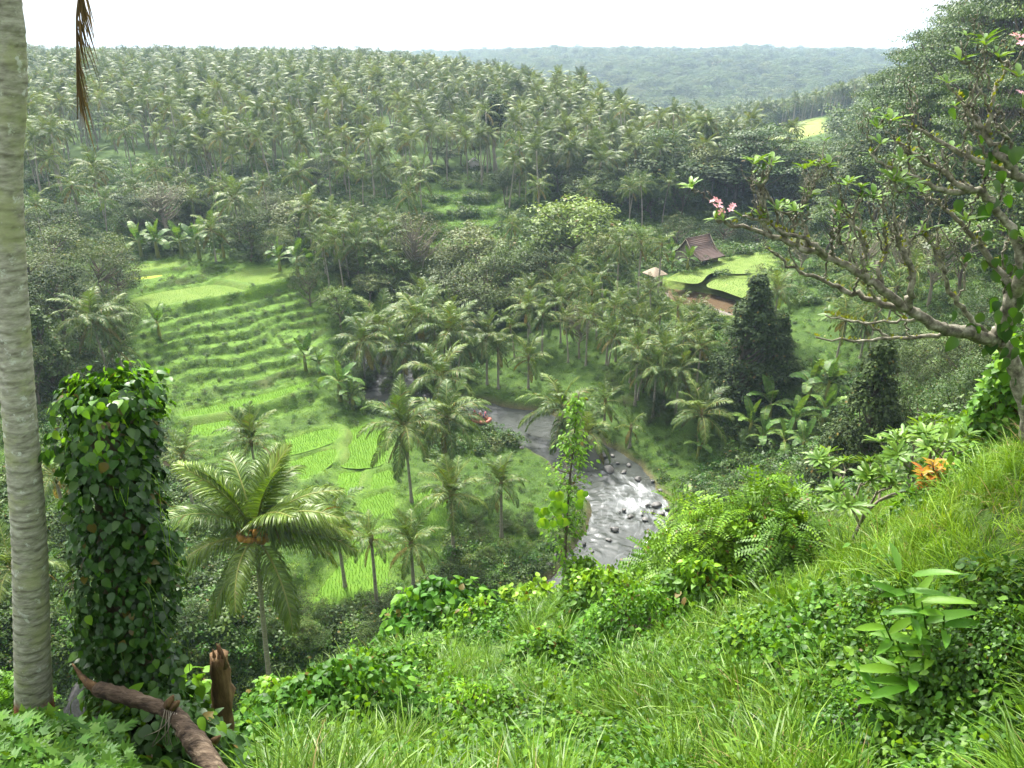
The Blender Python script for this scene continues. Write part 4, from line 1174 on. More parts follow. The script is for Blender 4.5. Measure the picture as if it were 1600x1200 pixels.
RK = [(951, 735, 34, 'flat dark boulder at the top of the rapids'), (975, 738, 16, 'small dark rock beside the flat boulder'), (997, 749, 20, 'pale topped boulder on the far edge of the rapids'), (983, 727, 14, 'small rock at the grassy edge'),
      (943, 713, 26, 'wet boulder where the river leaves the bend'), (957, 712, 12, 'little rock touching the wet boulder'), (965, 724, 10, 'pebble sized rock under the bank'), (997, 751, 10, 'small light stone in midstream'),
      (960, 828, 24, 'large dark boulder in the white water'), (985, 808, 17, 'dark boulder upstream of the large one'), (1008, 812, 16, 'leaning rock in the white water'), (951, 844, 15, 'low rock behind the large boulder'),
      (1003, 804, 9, 'small dark rock in the white water'), (975, 797, 13, 'rock breaking the middle of the rapid'), (968, 800, 9, 'small rock left of the middle one'), (1012, 790, 14, 'rock on the right edge of the rapid'),
      (1026, 790, 26, 'long boulder under the bank bush'), (1045, 796, 22, 'boulder at the foot of the right bank'), (1055, 788, 16, 'dark rock under the leafy right bank'), (1035, 803, 14, 'wet rock below the long boulder'), (1020, 800, 12, 'stone between the bank boulders'),
      (1042, 775, 11, 'small rock higher along the bank'), (1032, 766, 12, 'grey stone at the grassy bank'), (1020, 752, 13, 'stone by the bank above the rapids'),
      (925, 878, 16, 'dark rock at the near water edge'), (920, 872, 11, 'small rock by the near water edge'), (926, 862, 10, 'wet stone off the near bank'), (913, 850, 12, 'stone at the tip of the near bank'),
      (838, 888, 30, 'big grey boulder on the near bank'), (858, 882, 20, 'round grey boulder beside the big one'), (845, 874, 18, 'boulder half buried behind the big one'), (868, 868, 14, 'grey stone in the grass of the near bank'),
      (700, 660, 0, ''), (790, 688, 12, 'stone at the inner side of the bend'), (815, 700, 14, 'dark stone breaking the water in the bend')]
for k, (u, v, w, lab) in enumerate(RK):
    if not w: continue
    p = ground(u, v); q = at_z(u, v, RIVER_Z + .1)
    if q[1] < p[1] or p[2] < RIVER_Z: p = q
    s = .34 * w * np.linalg.norm(p) / 1200
    o = put('river_rock', ROCKS[k % 6], None, (p[0], p[1], p[2] + s * .12), (random.uniform(-.2, .2), random.uniform(-.2, .2), random.random() * 6), (s, s * random.uniform(.8, 1.1), s * random.uniform(.7, 1.0)))
    tag(o, lab, 'rock', 'rocks of the river')

# ------------------------------------------------------------------ trees one can pick out: (u, v of the foot), crown width px, height px, kind, label
def tree_at(u, vb, wpx, hpx, kind, label, **kw):
    p = ground(u, vb)
    t = np.linalg.norm(p) / np.linalg.norm(ray(u, vb))
    dep = math.atan2(-p[2], math.hypot(p[0], p[1]))
    h = hpx * t / 1200 / max(.5, math.cos(dep))
    return tree(kind, (p[0], p[1], p[2] - .15), h, label, wpx * t / 1200, **kw)
TREES = [
 (900, 428, 150, 118, 'round_bright', 'big rounded yellow green tree in the middle of the valley'),
 (1128, 384, 76, 60, 'dome_dark', 'dark bush tree right behind the house roof'),
 (1056, 388, 70, 60, 'dome_dark', 'dark bush tree left behind the house'),
 (1180, 388, 90, 60, 'dome_dark', 'dark bush tree behind the top of the bright field'),
 (1236, 396, 80, 70, 'dome_dark', 'dark bush tree at the right end of the bright field'),
 (866, 432, 90, 90, 'round', 'green tree against the big rounded one'),
 (1012, 330, 60, 60, 'round', 'green tree at the rim left of the huge dark tree'),
 (1180, 330, 170, 120, 'layer', 'layered green tree below the far yellow field'),
 (1240, 320, 110, 90, 'layer', 'second layered tree below the far yellow field'),
 (1265, 360, 66, 100, 'round_olive', 'brownish round crowned tree under the layered ones'),
 (1160, 630, 128, 190, 'cone', 'dark conical tree below the muddy pond'),
 (1335, 765, 128, 225, 'cone', 'tall dark conical tree on the near right bank'),
 (1288, 775, 84, 120, 'cone', 'lower dark cone leaning on the tall one'),
 (1078, 560, 74, 74, 'cone_olive', 'olive conical tree left of the pond edge'),
 (1205, 610, 90, 120, 'cone', 'dark cone half behind the big conical tree'),
 (940, 452, 74, 92, 'round_olive', 'olive feathery tree left of the pavilion'),
 (990, 410, 60, 62, 'round_bright', 'bright green tree behind the tall pavilion palms'),
 (970, 500, 46, 56, 'dome_dark', 'round dark shrub above the meadow'),
 (905, 560, 60, 90, 'thin', 'thin feathery tree on the meadow slope'),
 (700, 505, 150, 100, 'thicket', 'broad olive thicket tree above the palm grove'),
 (765, 500, 130, 110, 'thicket', 'olive thicket tree at the gully'),
 (745, 440, 110, 90, 'round_olive', 'brownish feathery tree above the gully'),
 (655, 460, 90, 130, 'thin', 'tall half bare tree above the palm grove'),
 (640, 520, 80, 70, 'round', 'green tree behind the palm grove'),
 (832, 440, 60, 60, 'layer_bright', 'small bright layered tree beside the long pale palm trunk'),
 (790, 470, 80, 90, 'round', 'green tree in the gully under the round tree'),
 (850, 470, 80, 80, 'round_dark', 'dark tree at the foot of the round tree'),
 (532, 512, 66, 66, 'round_bright', 'bright small tree at the right edge of the terraces'),
 (485, 478, 66, 84, 'dome_dark', 'dark leafy shrub tree at the head of the terraces'),
 (392, 408, 66, 74, 'round_dark', 'dark round tree at the forest foot behind the terraces'),
 (430, 405, 70, 60, 'thicket', 'olive bush tree right of the dark round one'),
 (300, 345, 60, 56, 'round_dark', 'dark tree right of the bare one'),
 (560, 440, 80, 64, 'thicket', 'bush tree under the spreading palms'),
 (600, 452, 80, 70, 'round', 'green tree at the upper end of the palm grove'),
 (470, 380, 90, 70, 'round_olive', 'light feathery tree right behind the banana row'),
 (420, 350, 80, 60, 'thicket', 'pale olive bush tree below the forest edge'),
 (90, 440, 120, 110, 'thicket', 'yellowish bush tree beside the ringed trunk'),
 (170, 470, 110, 120, 'thicket', 'grey green bush tree left of the terraces'),
 (195, 540, 80, 90, 'dome', 'green shrub tree at the left terrace edge'),
 (100, 520, 110, 110, 'round_dark', 'dark tree behind the palm clump'),
 (85, 610, 90, 130, 'cone_bright', 'leafy cone shaped tree above the vine stump'),
 (60, 640, 80, 110, 'round_dark', 'dark tree left of the cone shaped one'),
 (130, 620, 70, 70, 'dome_dark', 'dark bush tree beside the vine stump top'),
 (772, 270, 46, 110, 'tall', 'tall dark tree on a pale trunk at the forest edge'),
 (750, 262, 40, 50, 'round_dark', 'dark tree left of the tall one'),
 (500, 300, 60, 50, 'round_dark', 'dark tree in the forest edge above the banana row'),
 (560, 290, 60, 40, 'round_dark', 'dark low tree under the forest edge palms'),
 (700, 262, 70, 36, 'round_dark', 'dark bush tree at the top of the middle terraces'),
 (790, 320, 40, 56, 'round_dark', 'dark tree right of the middle terraces'),
 (840, 300, 70, 60, 'round', 'green tree at the forest foot above the round tree'),
 (980, 300, 70, 50, 'round', 'green tree under the leaning palm trunks'),
 (1060, 260, 70, 60, 'round', 'green tree at the rim beside the forest'),
 (1130, 262, 80, 60, 'round_olive', 'brownish tree at the end of the forest rim'),
 (1300, 300, 90, 80, 'dome', 'green bushy tree beside the layered pair'),
 (1330, 270, 110, 110, 'round', 'rounded grey green tree beside the far yellow field'),
 (1370, 240, 80, 90, 'layer', 'layered tree right of the far yellow field'),
 (1350, 330, 110, 90, 'dome_dark', 'dark bushy tree under the hillside'),
 (1400, 360, 120, 90, 'layer_bright', 'bright arching tree behind the frangipani'),
 (1290, 400, 90, 90, 'round', 'green tree right of the bright field'),
 (1250, 430, 60, 66, 'thin', 'thin yellowish tree at the end of the bright field'),
 (1340, 470, 80, 110, 'thin', 'thin pale trunked tree behind the low frangipani twigs'),
 (1390, 480, 70, 130, 'thin', 'tall thin tree behind the frangipani fork'),
 (1450, 480, 90, 130, 'thin', 'second tall thin tree behind the frangipani fork'),
 (1500, 470, 120, 130, 'round', 'green tree behind the frangipani trunk'),
 (1420, 420, 120, 100, 'round_dark', 'dark tree under the tall hillside trees'),
 (1560, 420, 130, 150, 'round', 'leafy tree at the right edge behind the frangipani'),
 (1450, 300, 170, 250, 'layer_big', 'broad spreading tree in the middle of the right skyline'),
 (1520, 330, 220, 330, 'layer_big', 'dense spreading tree behind the bright one'),
 (1390, 290, 130, 150, 'layer_big', 'lower spreading tree beside the far yellow field'),
 (1480, 330, 260, 300, 'layer_big', 'very tall spreading tree on the right skyline'),
 (1590, 330, 260, 390, 'layer_big', 'tallest spreading tree at the right edge'),
 (1420, 310, 150, 200, 'layer_big', 'tall spreading tree nearest the far hill'),
 (1545, 320, 130, 240, 'round_bright', 'bright green tree before the tallest spreading ones'),
 (1400, 650, 90, 110, 'dome_dark', 'dark vine draped tree right of the tall cone'),
 (1430, 705, 110, 110, 'dome_dark', 'dark vine draped mound tree beside the grass slope'),
 (1480, 690, 120, 110, 'dome', 'green vine draped mound tree above the orange croton'),
 (1530, 650, 120, 110, 'dome', 'green bushy tree under the frangipani trunk'),
 (1480, 590, 120, 90, 'dome', 'green bushy tree below the frangipani fork'),
 (1400, 570, 100, 70, 'dome', 'green bush tree on the right slope'),
]
for r_ in TREES: tree_at(*r_)
def tree_top(u, vt, y, wpx, kind, label, **kw):
    p = at_y(u, vt, y); z = float(H(p[0], p[1])); t = np.linalg.norm(p)
    return tree(kind, (p[0], p[1], z - .2), p[2] - z, label, wpx * t / 1200, **kw)
for r_ in [(1085, 225, 180, 170, 'round_dark', 'huge dark tree above the brown roofed house'), (1020, 250, 178, 110, 'round_dark', 'dark tree left of the huge one'), (1150, 240, 186, 120, 'dome_dark', 'dark bushy tree right of the huge one'),
           (1400, 110, 165, 130, 'layer_big', 'spreading tree where the right slope meets the far hill'), (1440, 70, 160, 150, 'layer_big', 'second spreading tree up the right slope'), (1490, 40, 150, 170, 'layer_big', 'third spreading tree up the right slope'),
           (1540, 5, 140, 190, 'layer_big', 'fourth spreading tree up the right slope'), (1610, -40, 130, 220, 'layer_big', 'topmost spreading tree of the right slope'), (1460, 130, 125, 120, 'layer', 'darker layered tree under the spreading ones'), (1560, 110, 110, 170, 'layer_big', 'leafy layered tree low on the right slope'),
           (1400, 200, 140, 110, 'round_dark', 'dark round tree at the foot of the right slope'), (1500, 180, 115, 130, 'round', 'green round tree on the right slope')]: tree_top(*r_)
tree_at(268, 372, 96, 92, 'thin', 'bare pinkish grey tree below the palm forest', name='bare_tree')

# ------------------------------------------------------------------ jungle trees no one can tell apart, filling the side valley and the hillsides
def jungle(n, poly_uv, kinds, hr, label, group, seed):
    r_ = random.Random(seed); k = 0; tries = 0
    poly = np.array(poly_uv, float); lo, hi = poly.min(0), poly.max(0)
    while k < n and tries < n * 20:
        tries += 1
        u, v = r_.uniform(lo[0], hi[0]), r_.uniform(lo[1], hi[1])
        if not inside(np.array([u]), np.array([v]), poly)[0]: continue
        p = ground(u, v)
        if inside(np.array([p[0]]), np.array([p[1] - 1.0]), TERR_ZONE2)[0]: continue
        if any(inside(np.array([p[0]]), np.array([p[1]]), W)[0] for W in PAD_WORLD): continue
        h = r_.uniform(*hr)
        tree(r_.choice(kinds), (p[0], p[1], p[2] - .2), h, label, h * r_.uniform(.8, 1.25), group=group)
        k += 1
jungle(46, [(1180, 250), (1330, 250), (1420, 320), (1330, 350), (1190, 335), (1030, 335), (1010, 300)], ['round_dark', 'round', 'dome', 'layer', 'round_olive'], (8, 15), 'jungle tree in the side valley behind the house', 'jungle trees of the side valley', 1)
jungle(30, [(1290, 240), (1420, 180), (1600, 200), (1600, 400), (1420, 400), (1330, 330)], ['round_dark', 'round', 'dome', 'layer'], (10, 18), 'jungle tree on the right hillside', 'jungle trees of the right hillside', 2)
jungle(26, [(1360, 560), (1600, 470), (1600, 620), (1500, 690), (1400, 720), (1340, 640)], ['dome', 'dome_dark', 'dome'], (3, 6), 'vine draped bush on the right bank slope', 'vine draped bushes of the right bank', 3)
jungle(36, [(560, 420), (900, 420), (880, 500), (760, 520), (640, 500), (560, 470)], ['thicket', 'round_olive', 'round', 'dome', 'dome_dark'], (4, 8), 'bushy tree in the gully thicket', 'trees of the gully thicket', 4)
jungle(30, [(40, 350), (200, 350), (560, 300), (560, 400), (300, 398), (200, 420), (200, 560), (40, 640)], ['thicket', 'dome', 'dome_dark', 'round_dark'], (4, 8), 'bushy tree at the foot of the palm forest', 'trees at the foot of the palm forest', 5)
jungle(16, [(540, 560), (650, 560), (700, 630), (640, 640), (540, 640)], ['dome_dark', 'dome'], (2.5, 4.5), 'dark bush at the foot of the palm grove', 'bushes of the palm grove', 6)
jungle(22, [(860, 300), (1010, 280), (1040, 380), (900, 330)], ['round_dark', 'round', 'dome'], (6, 10), 'leafy tree under the forest rim', 'trees under the forest rim', 7)
jungle(14, [(90, 760), (270, 740), (330, 960), (300, 1010), (100, 980)], ['dome_dark', 'dome'], (2, 4), 'dark bush on the valley floor behind the stump', 'bushes behind the stump', 8)
jungle(26, [(420, 960), (640, 935), (720, 900), (740, 930), (600, 1010), (420, 1020)], ['dome_dark', 'dome'], (1.6, 3.2), 'dark bush on the slope foot below the paddies', 'bushes below the paddies', 9)
jungle(12, [(740, 820), (880, 800), (900, 850), (860, 870), (760, 880)], ['dome_dark', 'dome'], (1.2, 2.4), 'low bush on the near river bank', 'bushes of the near river bank', 10)
jungle(20, [(930, 560), (1130, 560), (1150, 640), (1060, 690), (960, 640)], ['dome', 'round', 'thicket'], (1.6, 4.0), 'leafy bush among the palms of the right bank', 'bushes among the right bank palms', 12)
jungle(16, [(1100, 690), (1260, 610), (1280, 700), (1200, 740), (1130, 780)], ['dome', 'dome_dark'], (1.5, 3.2), 'leafy bush among the bananas of the right bank', 'bushes among the bananas', 11)

# ------------------------------------------------------------------ bananas
def banana_at(u, vb, hpx, label, **kw):
    p = ground(u, vb); t = np.linalg.norm(p)
    banana((p[0], p[1], p[2]), hpx * t / 1200 * 1.1, label, **kw)
BANANAS = [(222, 404, 42, 'banana plant at the left end of the row over the far field'), (248, 404, 46, 'second banana plant of the row over the far field'), (285, 403, 42, 'third banana plant of the row over the far field'), (312, 404, 44, 'fourth banana plant of the row over the far field'),
 (350, 402, 34, 'banana plant behind the terrace palm'), (438, 425, 40, 'banana plant at the corner of the olive field'), (466, 432, 46, 'tall banana plant at the corner of the olive field'), (492, 440, 44, 'banana plant behind the dark leafy shrub'),
 (250, 528, 40, 'banana plant alone on the left terraces'), (478, 580, 44, 'pale banana plant on the right terraces'), (500, 586, 34, 'small banana plant beside the pale one'), (532, 626, 56, 'big leaved banana plant below the terraces'), (552, 640, 44, 'banana plant at the grove foot'),
 (1170, 690, 54, 'lowest banana plant of the right bank'), (1200, 664, 60, 'tall banana plant below the dark cone'), (1236, 690, 60, 'banana plant left of the tall cone'), (1222, 716, 52, 'front banana plant of the right bank'), (1262, 634, 60, 'banana plant above the right bank group'),
 (1290, 630, 56, 'banana plant at the top of the right bank group'), (1285, 668, 50, 'banana plant tucked behind the tall cone'), (1252, 716, 50, 'banana plant at the foot of the tall cone'), (1190, 706, 44, 'small banana plant of the right bank'), (1090, 716, 40, 'banana plant near the croton of the far bank'),
 (1050, 424, 26, 'banana plant before the brown roofed house'), (1074, 422, 30, 'upright banana plant at the house wall'), (1048, 408, 26, 'banana plant left of the house'), (960, 462, 24, 'yellowish banana plant left of the pavilion'), (945, 478, 22, 'banana plant above the round dark shrub'), (1300, 600, 40, 'banana plant on the right slope')]
for r_ in BANANAS: banana_at(*r_)

# ------------------------------------------------------------------ the house, the pavilion, far houses
rough_mat('roof_tile', [(.3, (.045, .030, .027)), (.6, (.075, .052, .046)), (.8, (.11, .08, .072))], scale=2.0, stretch=(1, 6, 1), bump=.5)
rough_mat('old_wood', [(.3, (.15, .125, .095)), (.6, (.27, .235, .185)), (.8, (.36, .33, .27))], scale=2.5, stretch=(6, 6, .6), bump=.4)
rough_mat('thatch', [(.3, (.19, .15, .11)), (.6, (.30, .245, .185)), (.8, (.40, .34, .27))], scale=7, stretch=(1, 1, .4), bump=.7)
rough_mat('grey_thatch', [(.3, (.045, .043, .045)), (.6, (.10, .095, .098)), (.8, (.17, .16, .165))], scale=9, stretch=(1, 1, .3), bump=.8)
rough_mat('red_tile', [(.3, (.16, .085, .06)), (.7, (.24, .13, .10))], scale=2)
rough_mat('plaster', [(.3, (.45, .43, .40)), (.7, (.6, .58, .55))], scale=2)
def gable_roof(mb, prof, y0, y1, thick=.14, mat=0):
    """prof: half profile [(x, z)...] from ridge to eave, mirrored; extruded along Y with thickness"""
    for sg in (-1, 1):
        P = [(sg * x, z) for x, z in prof]
        for (xa, za), (xb, zb) in zip(P[:-1], P[1:]):
            V = [(xa, y0, za), (xb, y0, zb), (xb, y1, zb), (xa, y1, za), (xa, y0, za - thick), (xb, y0, zb - thick), (xb, y1, zb - thick), (xa, y1, za - thick)]
            F = [[0, 1, 2, 3], [7, 6, 5, 4], [0, 4, 5, 1], [2, 6, 7, 3], [1, 5, 6, 2], [0, 3, 7, 4]]
            mb.add(np.array(V, float), np.array(F) if sg > 0 else np.array(F)[:, ::-1], mat)
def house():
    p = ground(1092, 413); z = float(p[2]) - .5
    t = thing('house', 'old wooden house with a steep brown tiled roof above the bright field', 'house', (p[0], p[1] + 2.5, z), R(-52), None, .74)
    w, l, h = 3.6, 3.4, 2.3
    mb = MB(); mb.box((0, 0, .15), (2 * w, 2 * l, .3)); put('plinth', mb.mesh('plinth', MATS['rock']), t)
    bm = MB(); bm.box((0, 0, 0), (.22, .05, 1.0)); board = bm.mesh('board', MATS['old_wood'])
    for sy in (-1, 1):
        wl = MB(); wl.box((0, sy * l, .3 + h / 2), (2 * w, .10, h)); 
        wl.add(np.array([(-w, sy * l, .3 + h), (w, sy * l, .3 + h), (0, sy * l, .3 + h + 3.0)]) , np.array([[0, 1, 2]]))
        wall = put('gable_wall', wl.mesh('wall', MATS['old_wood']), t)
        for k in range(26):
            x = -w + .14 + k * .276; top = h + 3.0 * (1 - abs(x) / w) * .92
            put('board', board, wall, (x, sy * (l + .07), .3 + top / 2), None, (1, 1, top))
    for sx in (-1, 1):
        wl = MB(); wl.box((sx * w, 0, .3 + h / 2), (.10, 2 * l - .2, h)); put('side_wall', wl.mesh('wall', MATS['old_wood']), t)
    rf = MB(); gable_roof(rf, [tuple(q) for q in smooth_line([(0, 6.2), (1.0, 4.75), (2.1, 3.55), (3.4, 2.72), (4.9, 2.15)], 4)], -l - .7, l + .7)
    roof = put('roof', rf.mesh('roof', MATS['roof_tile'], True), t)
    rg = MB(); rg.tube([(0, -l - .8, 6.28), (0, 0, 6.2), (0, l + .8, 6.28)], .13, 6); put('ridge', rg.mesh('ridge', MATS['roof_tile']), roof)
    bb = MB()
    for sy in (-1, 1):
        for sx in (-1, 1):
            bb.tube([(0, sy * (l + .74), 6.25), (sx * 2.1, sy * (l + .74), 3.5), (sx * 4.9, sy * (l + .74), 2.1)], .08, 4)
    put('barge_board', bb.mesh('barge_board', MATS['old_wood']), roof)
    dm = MB(); dm.box((.9, -l - .14, 1.25), (1.0, .08, 1.9)); put('door', dm.mesh('door', MATS['bark']), t)
house()
def pavilion(loc, rz, w, hpost, roofh, over, mat, label, name='pavilion'):
    t = thing(name, label, 'pavilion', loc, rz)
    mb = MB(); mb.box((0, 0, .55), (2 * w, 2 * w, .14)); put('platform', mb.mesh('platform', MATS['old_wood']), t)
    post = MB().tube([(0, 0, -.4), (0, 0, hpost)], .075, 7).mesh('post', MATS['old_wood'])
    for sx in (-1, 1):
        for sy in (-1, 1): put('post', post, t, (sx * w * .88, sy * w * .88, 0))
    n = 28; rf = MB(); rings = [(over, 0), (over * .66, roofh * .38), (over * .3, roofh * .78), (.06, roofh)]
    V = []
    for q, (r_, z) in enumerate(rings):
        for k in range(n):
            a = 2 * math.pi * (k + .5) / n; m_ = max(abs(math.cos(a)), abs(math.sin(a)))
            V.append((r_ * math.cos(a) / m_, r_ * math.sin(a) / m_, hpost - .1 + z + (random.uniform(-.04, .02) if q == 0 else 0)))
    F = [[a * n + b, a * n + (b + 1) % n, (a + 1) * n + (b + 1) % n, (a + 1) * n + b] for a in range(3) for b in range(n)]
    rf.add(np.array(V), np.array(F))
    V2 = [(x * .97, y * .97, z - .14) for x, y, z in V[:n]]
    rf.add(np.array(V[:n] + V2), np.array([[b, n + b, n + (b + 1) % n, (b + 1) % n] for b in range(n)]))
    put('roof', rf.mesh('roof', MATS[mat]), t)
    rm = MB(); rm.box((0, -w * .9, .95), (2 * w * .86, .05, .06)); rm.box((0, w * .9, .95), (2 * w * .86, .05, .06)); put('rail', rm.mesh('rail', MATS['old_wood']), t)
    return t
_p = ground(1022, 446)
pavilion((_p[0], _p[1], _p[2]), .5, .95, 2.1, 1.0, 1.45, 'thatch', 'small thatched open pavilion at the corner of the bright field')
_p = ground(128, 1066, 3.7)
pavilion((_p[0], _p[1], float(H(_p[0], _p[1]))), .3, 1.0, 2.2, 1.7, 1.35, 'grey_thatch', 'grey roofed hut glimpsed between ringed trunk and log', 'hut')
def far_house(u, v, y, w, mat, label):
    p = at_y(u, v, y); p[2] = max(p[2], float(H(p[0], p[1])) + 5.5)
    t = thing('far_house', label, 'house', tuple(p), .4)
    mb = MB(); mb.box((0, 0, -3.5), (w, w * .7, 9)); put('wall', mb.mesh('wall', MATS['plaster']), t)
    rf = MB(); gable_roof(rf, [(0, w * .33 + 1), (w * .5, 1.2), (w * .62, .9)], -w * .5, w * .5); put('roof', rf.mesh('roof', MATS[mat]), t)
far_house(1122, 101, 1180, 13, 'red_tile', 'red roofed house high on the blue far hill')
far_house(1152, 116, 1130, 9, 'red_tile', 'smaller red roofed house below the first on the far hill')
def shed(u, v, h, label):
    p = ground(u, v)
    t = thing('shed', label, 'shed', tuple(p), .2)
    mb = MB(); mb.box((0, 0, .9), (h * 1.6, h, 1.8)); put('wall', mb.mesh('wall', MATS['plaster']), t)
    rf = MB(); gable_roof(rf, [(0, 2.7), (h * .95, 1.75)], -h * .65, h * .65); put('roof', rf.mesh('roof', MATS['plaster']), t)
shed(741, 264, 1.5, 'small pale shed under the forest edge palms')

# ------------------------------------------------------------------ raft with its crew
leaf_mat('raft_rubber', (.36, .15, .09), (.40, .18, .11), trans=0, rough=.45, patch=3, sick=0)
leaf_mat('vest_red', (.28, .05, .05), (.32, .07, .06), trans=0, rough=.7, patch=3, sick=0)
leaf_mat('vest_blue', (.05, .08, .25), (.06, .1, .3), trans=0, rough=.7, patch=3, sick=0)
leaf_mat('skin', (.42, .24, .16), (.48, .28, .19), trans=0, rough=.6, patch=3, objvar=.1, sick=0)
leaf_mat('helmet_pink', (.65, .2, .25), (.7, .25, .28), trans=0, rough=.35, patch=3, sick=0)
leaf_mat('helmet_white', (.7, .7, .68), (.75, .75, .72), trans=0, rough=.35, patch=3, sick=0)
def raft():
    p = at_z(748, 659, RIVER_Z)
    t = thing('raft', 'orange rubber raft with paddlers on the river bend', 'raft', (p[0] - .1, p[1] + .2, RIVER_Z + .02), R(-22), None, .85)
    a = np.linspace(0, 2 * np.pi, 33)
    P = np.stack([2.0 * np.sign(np.cos(a)) * np.abs(np.cos(a)) ** .7, .85 * np.sign(np.sin(a)) * np.abs(np.sin(a)) ** .7, .28 + .28 * np.abs(np.cos(a)) ** 5], -1)
    mb = MB(); mb.tube(P, .24, 10, cap=False); put('tube_hull', mb.mesh('hull', MATS['raft_rubber'], True), t)
    mb = MB(); mb.box((0, 0, .10), (3.3, 1.3, .08)); put('floor', mb.mesh('floor', MATS['raft_rubber']), t)
    for x in (-.8, .1, 1.0):
        mb = MB(); mb.tube([(x, -.75, .36), (x, .75, .36)], .15, 8); put('thwart', mb.mesh('thwart', MATS['raft_rubber'], True), t)
    rz = t.rotation_euler.z; ca, sa = math.cos(rz), math.sin(rz); o = t.location
    def person(lx, ly, vest, helm, label):
        lx, ly = lx * .85, ly * .85; q = (o.x + lx * ca - ly * sa, o.y + lx * sa + ly * ca, o.z + .43)
        s = 1 if ly > 0 else -1
        g = thing('person', label, 'person', q, rz, 'paddlers in the raft')
        J = {'pel': (0, 0, .05), 'ch': (.08, 0, .38), 'nk': (.13, 0, .55), 'hd': (.16, 0, .68), 'ht': (.17, 0, .80),
             'ls': (.1, .19, .48), 'le': (.22, .27, .25), 'lh': (.42, .20 + .15 * s, .14), 'rs': (.1, -.19, .48), 're': (.22, -.27, .25), 'rh': (.42, -.20 + .15 * s, .26),
             'lk': (.42, .14, .10), 'lf': (.46, .16, -.32), 'lt': (.62, .16, -.36), 'rk': (.42, -.14, .10), 'rf': (.46, -.16, -.32), 'rt': (.62, -.16, -.36)}
        E = [('pel', 'ch'), ('ch', 'nk'), ('nk', 'hd'), ('hd', 'ht'), ('ch', 'ls'), ('ls', 'le'), ('le', 'lh'), ('ch', 'rs'), ('rs', 're'), ('re', 'rh'), ('pel', 'lk'), ('lk', 'lf'), ('lf', 'lt'), ('pel', 'rk'), ('rk', 'rf'), ('rf', 'rt')]
        rad = dict(pel=.15, ch=.155, nk=.06, hd=.105, ht=.08, ls=.07, le=.048, lh=.04, rs=.07, re=.048, rh=.04, lk=.075, lf=.05, lt=.04, rk=.075, rf=.05, rt=.04)
        ks = list(J); me = bpy.data.meshes.new('body'); me.from_pydata([J[k] for k in ks], [(ks.index(a_), ks.index(b_)) for a_, b_ in E], [])
        me.materials.append(MATS['skin'])
        b = put('body', me, g); b.modifiers.new('skin', 'SKIN'); b.modifiers.new('sub', 'SUBSURF').levels = 1
        for k, vv in zip(ks, me.skin_vertices[0].data): vv.radius = (rad[k],) * 2; vv.use_root = k == 'pel'
        mb = MB(); mb.tube([(.0, 0, .02), (.05, 0, .25), (.10, 0, .50)], [.185, .20, .15], 10); put('life_vest', mb.mesh('vest', MATS[vest], True), g)
        mb = MB(); mb.tube([(.165, 0, .66), (.17, 0, .74), (.172, 0, .83), (.172, 0, .87)], [.135, .14, .10, .02], 10); put('helmet', mb.mesh('helmet', MATS[helm], True), g)
        pd = MB(); c = np.array([.42, .0 + .15 * s, .2]); d = unit(np.array([.15, .75 * s, -.55]))
        pd.tube([c - d * .35, c + d * .75], .018, 6); pd.box(c + d * .95, (.04, .2, .42), Euler((.9 * s, 0, 0)).to_matrix())
        pw = [(q[0] + 0, q[1] + 0, q[2])][0]
        po = put('paddle', pd.mesh('paddle', MATS['old_wood']), None, pw, (0, 0, rz)); tag(po, 'paddle held by the rafter with ' + label.split(' with ')[1], 'paddle', 'paddles')
    person(-1.0, .6, 'vest_red', 'helmet_pink', 'seated rafter with red vest at the stern, far side')
    person(-1.0, -.6, 'vest_blue', 'helmet_white', 'seated rafter with blue vest at the stern, near side')
    person(-.05, .6, 'vest_red', 'helmet_white', 'seated rafter with red vest and white helmet amidships')
    person(.0, -.6, 'vest_red', 'helmet_pink', 'seated rafter with red vest and pink helmet amidships, near side')
    person(.8, .55, 'vest_blue', 'helmet_pink', 'seated rafter with blue vest and pink helmet near the bow')
raft()
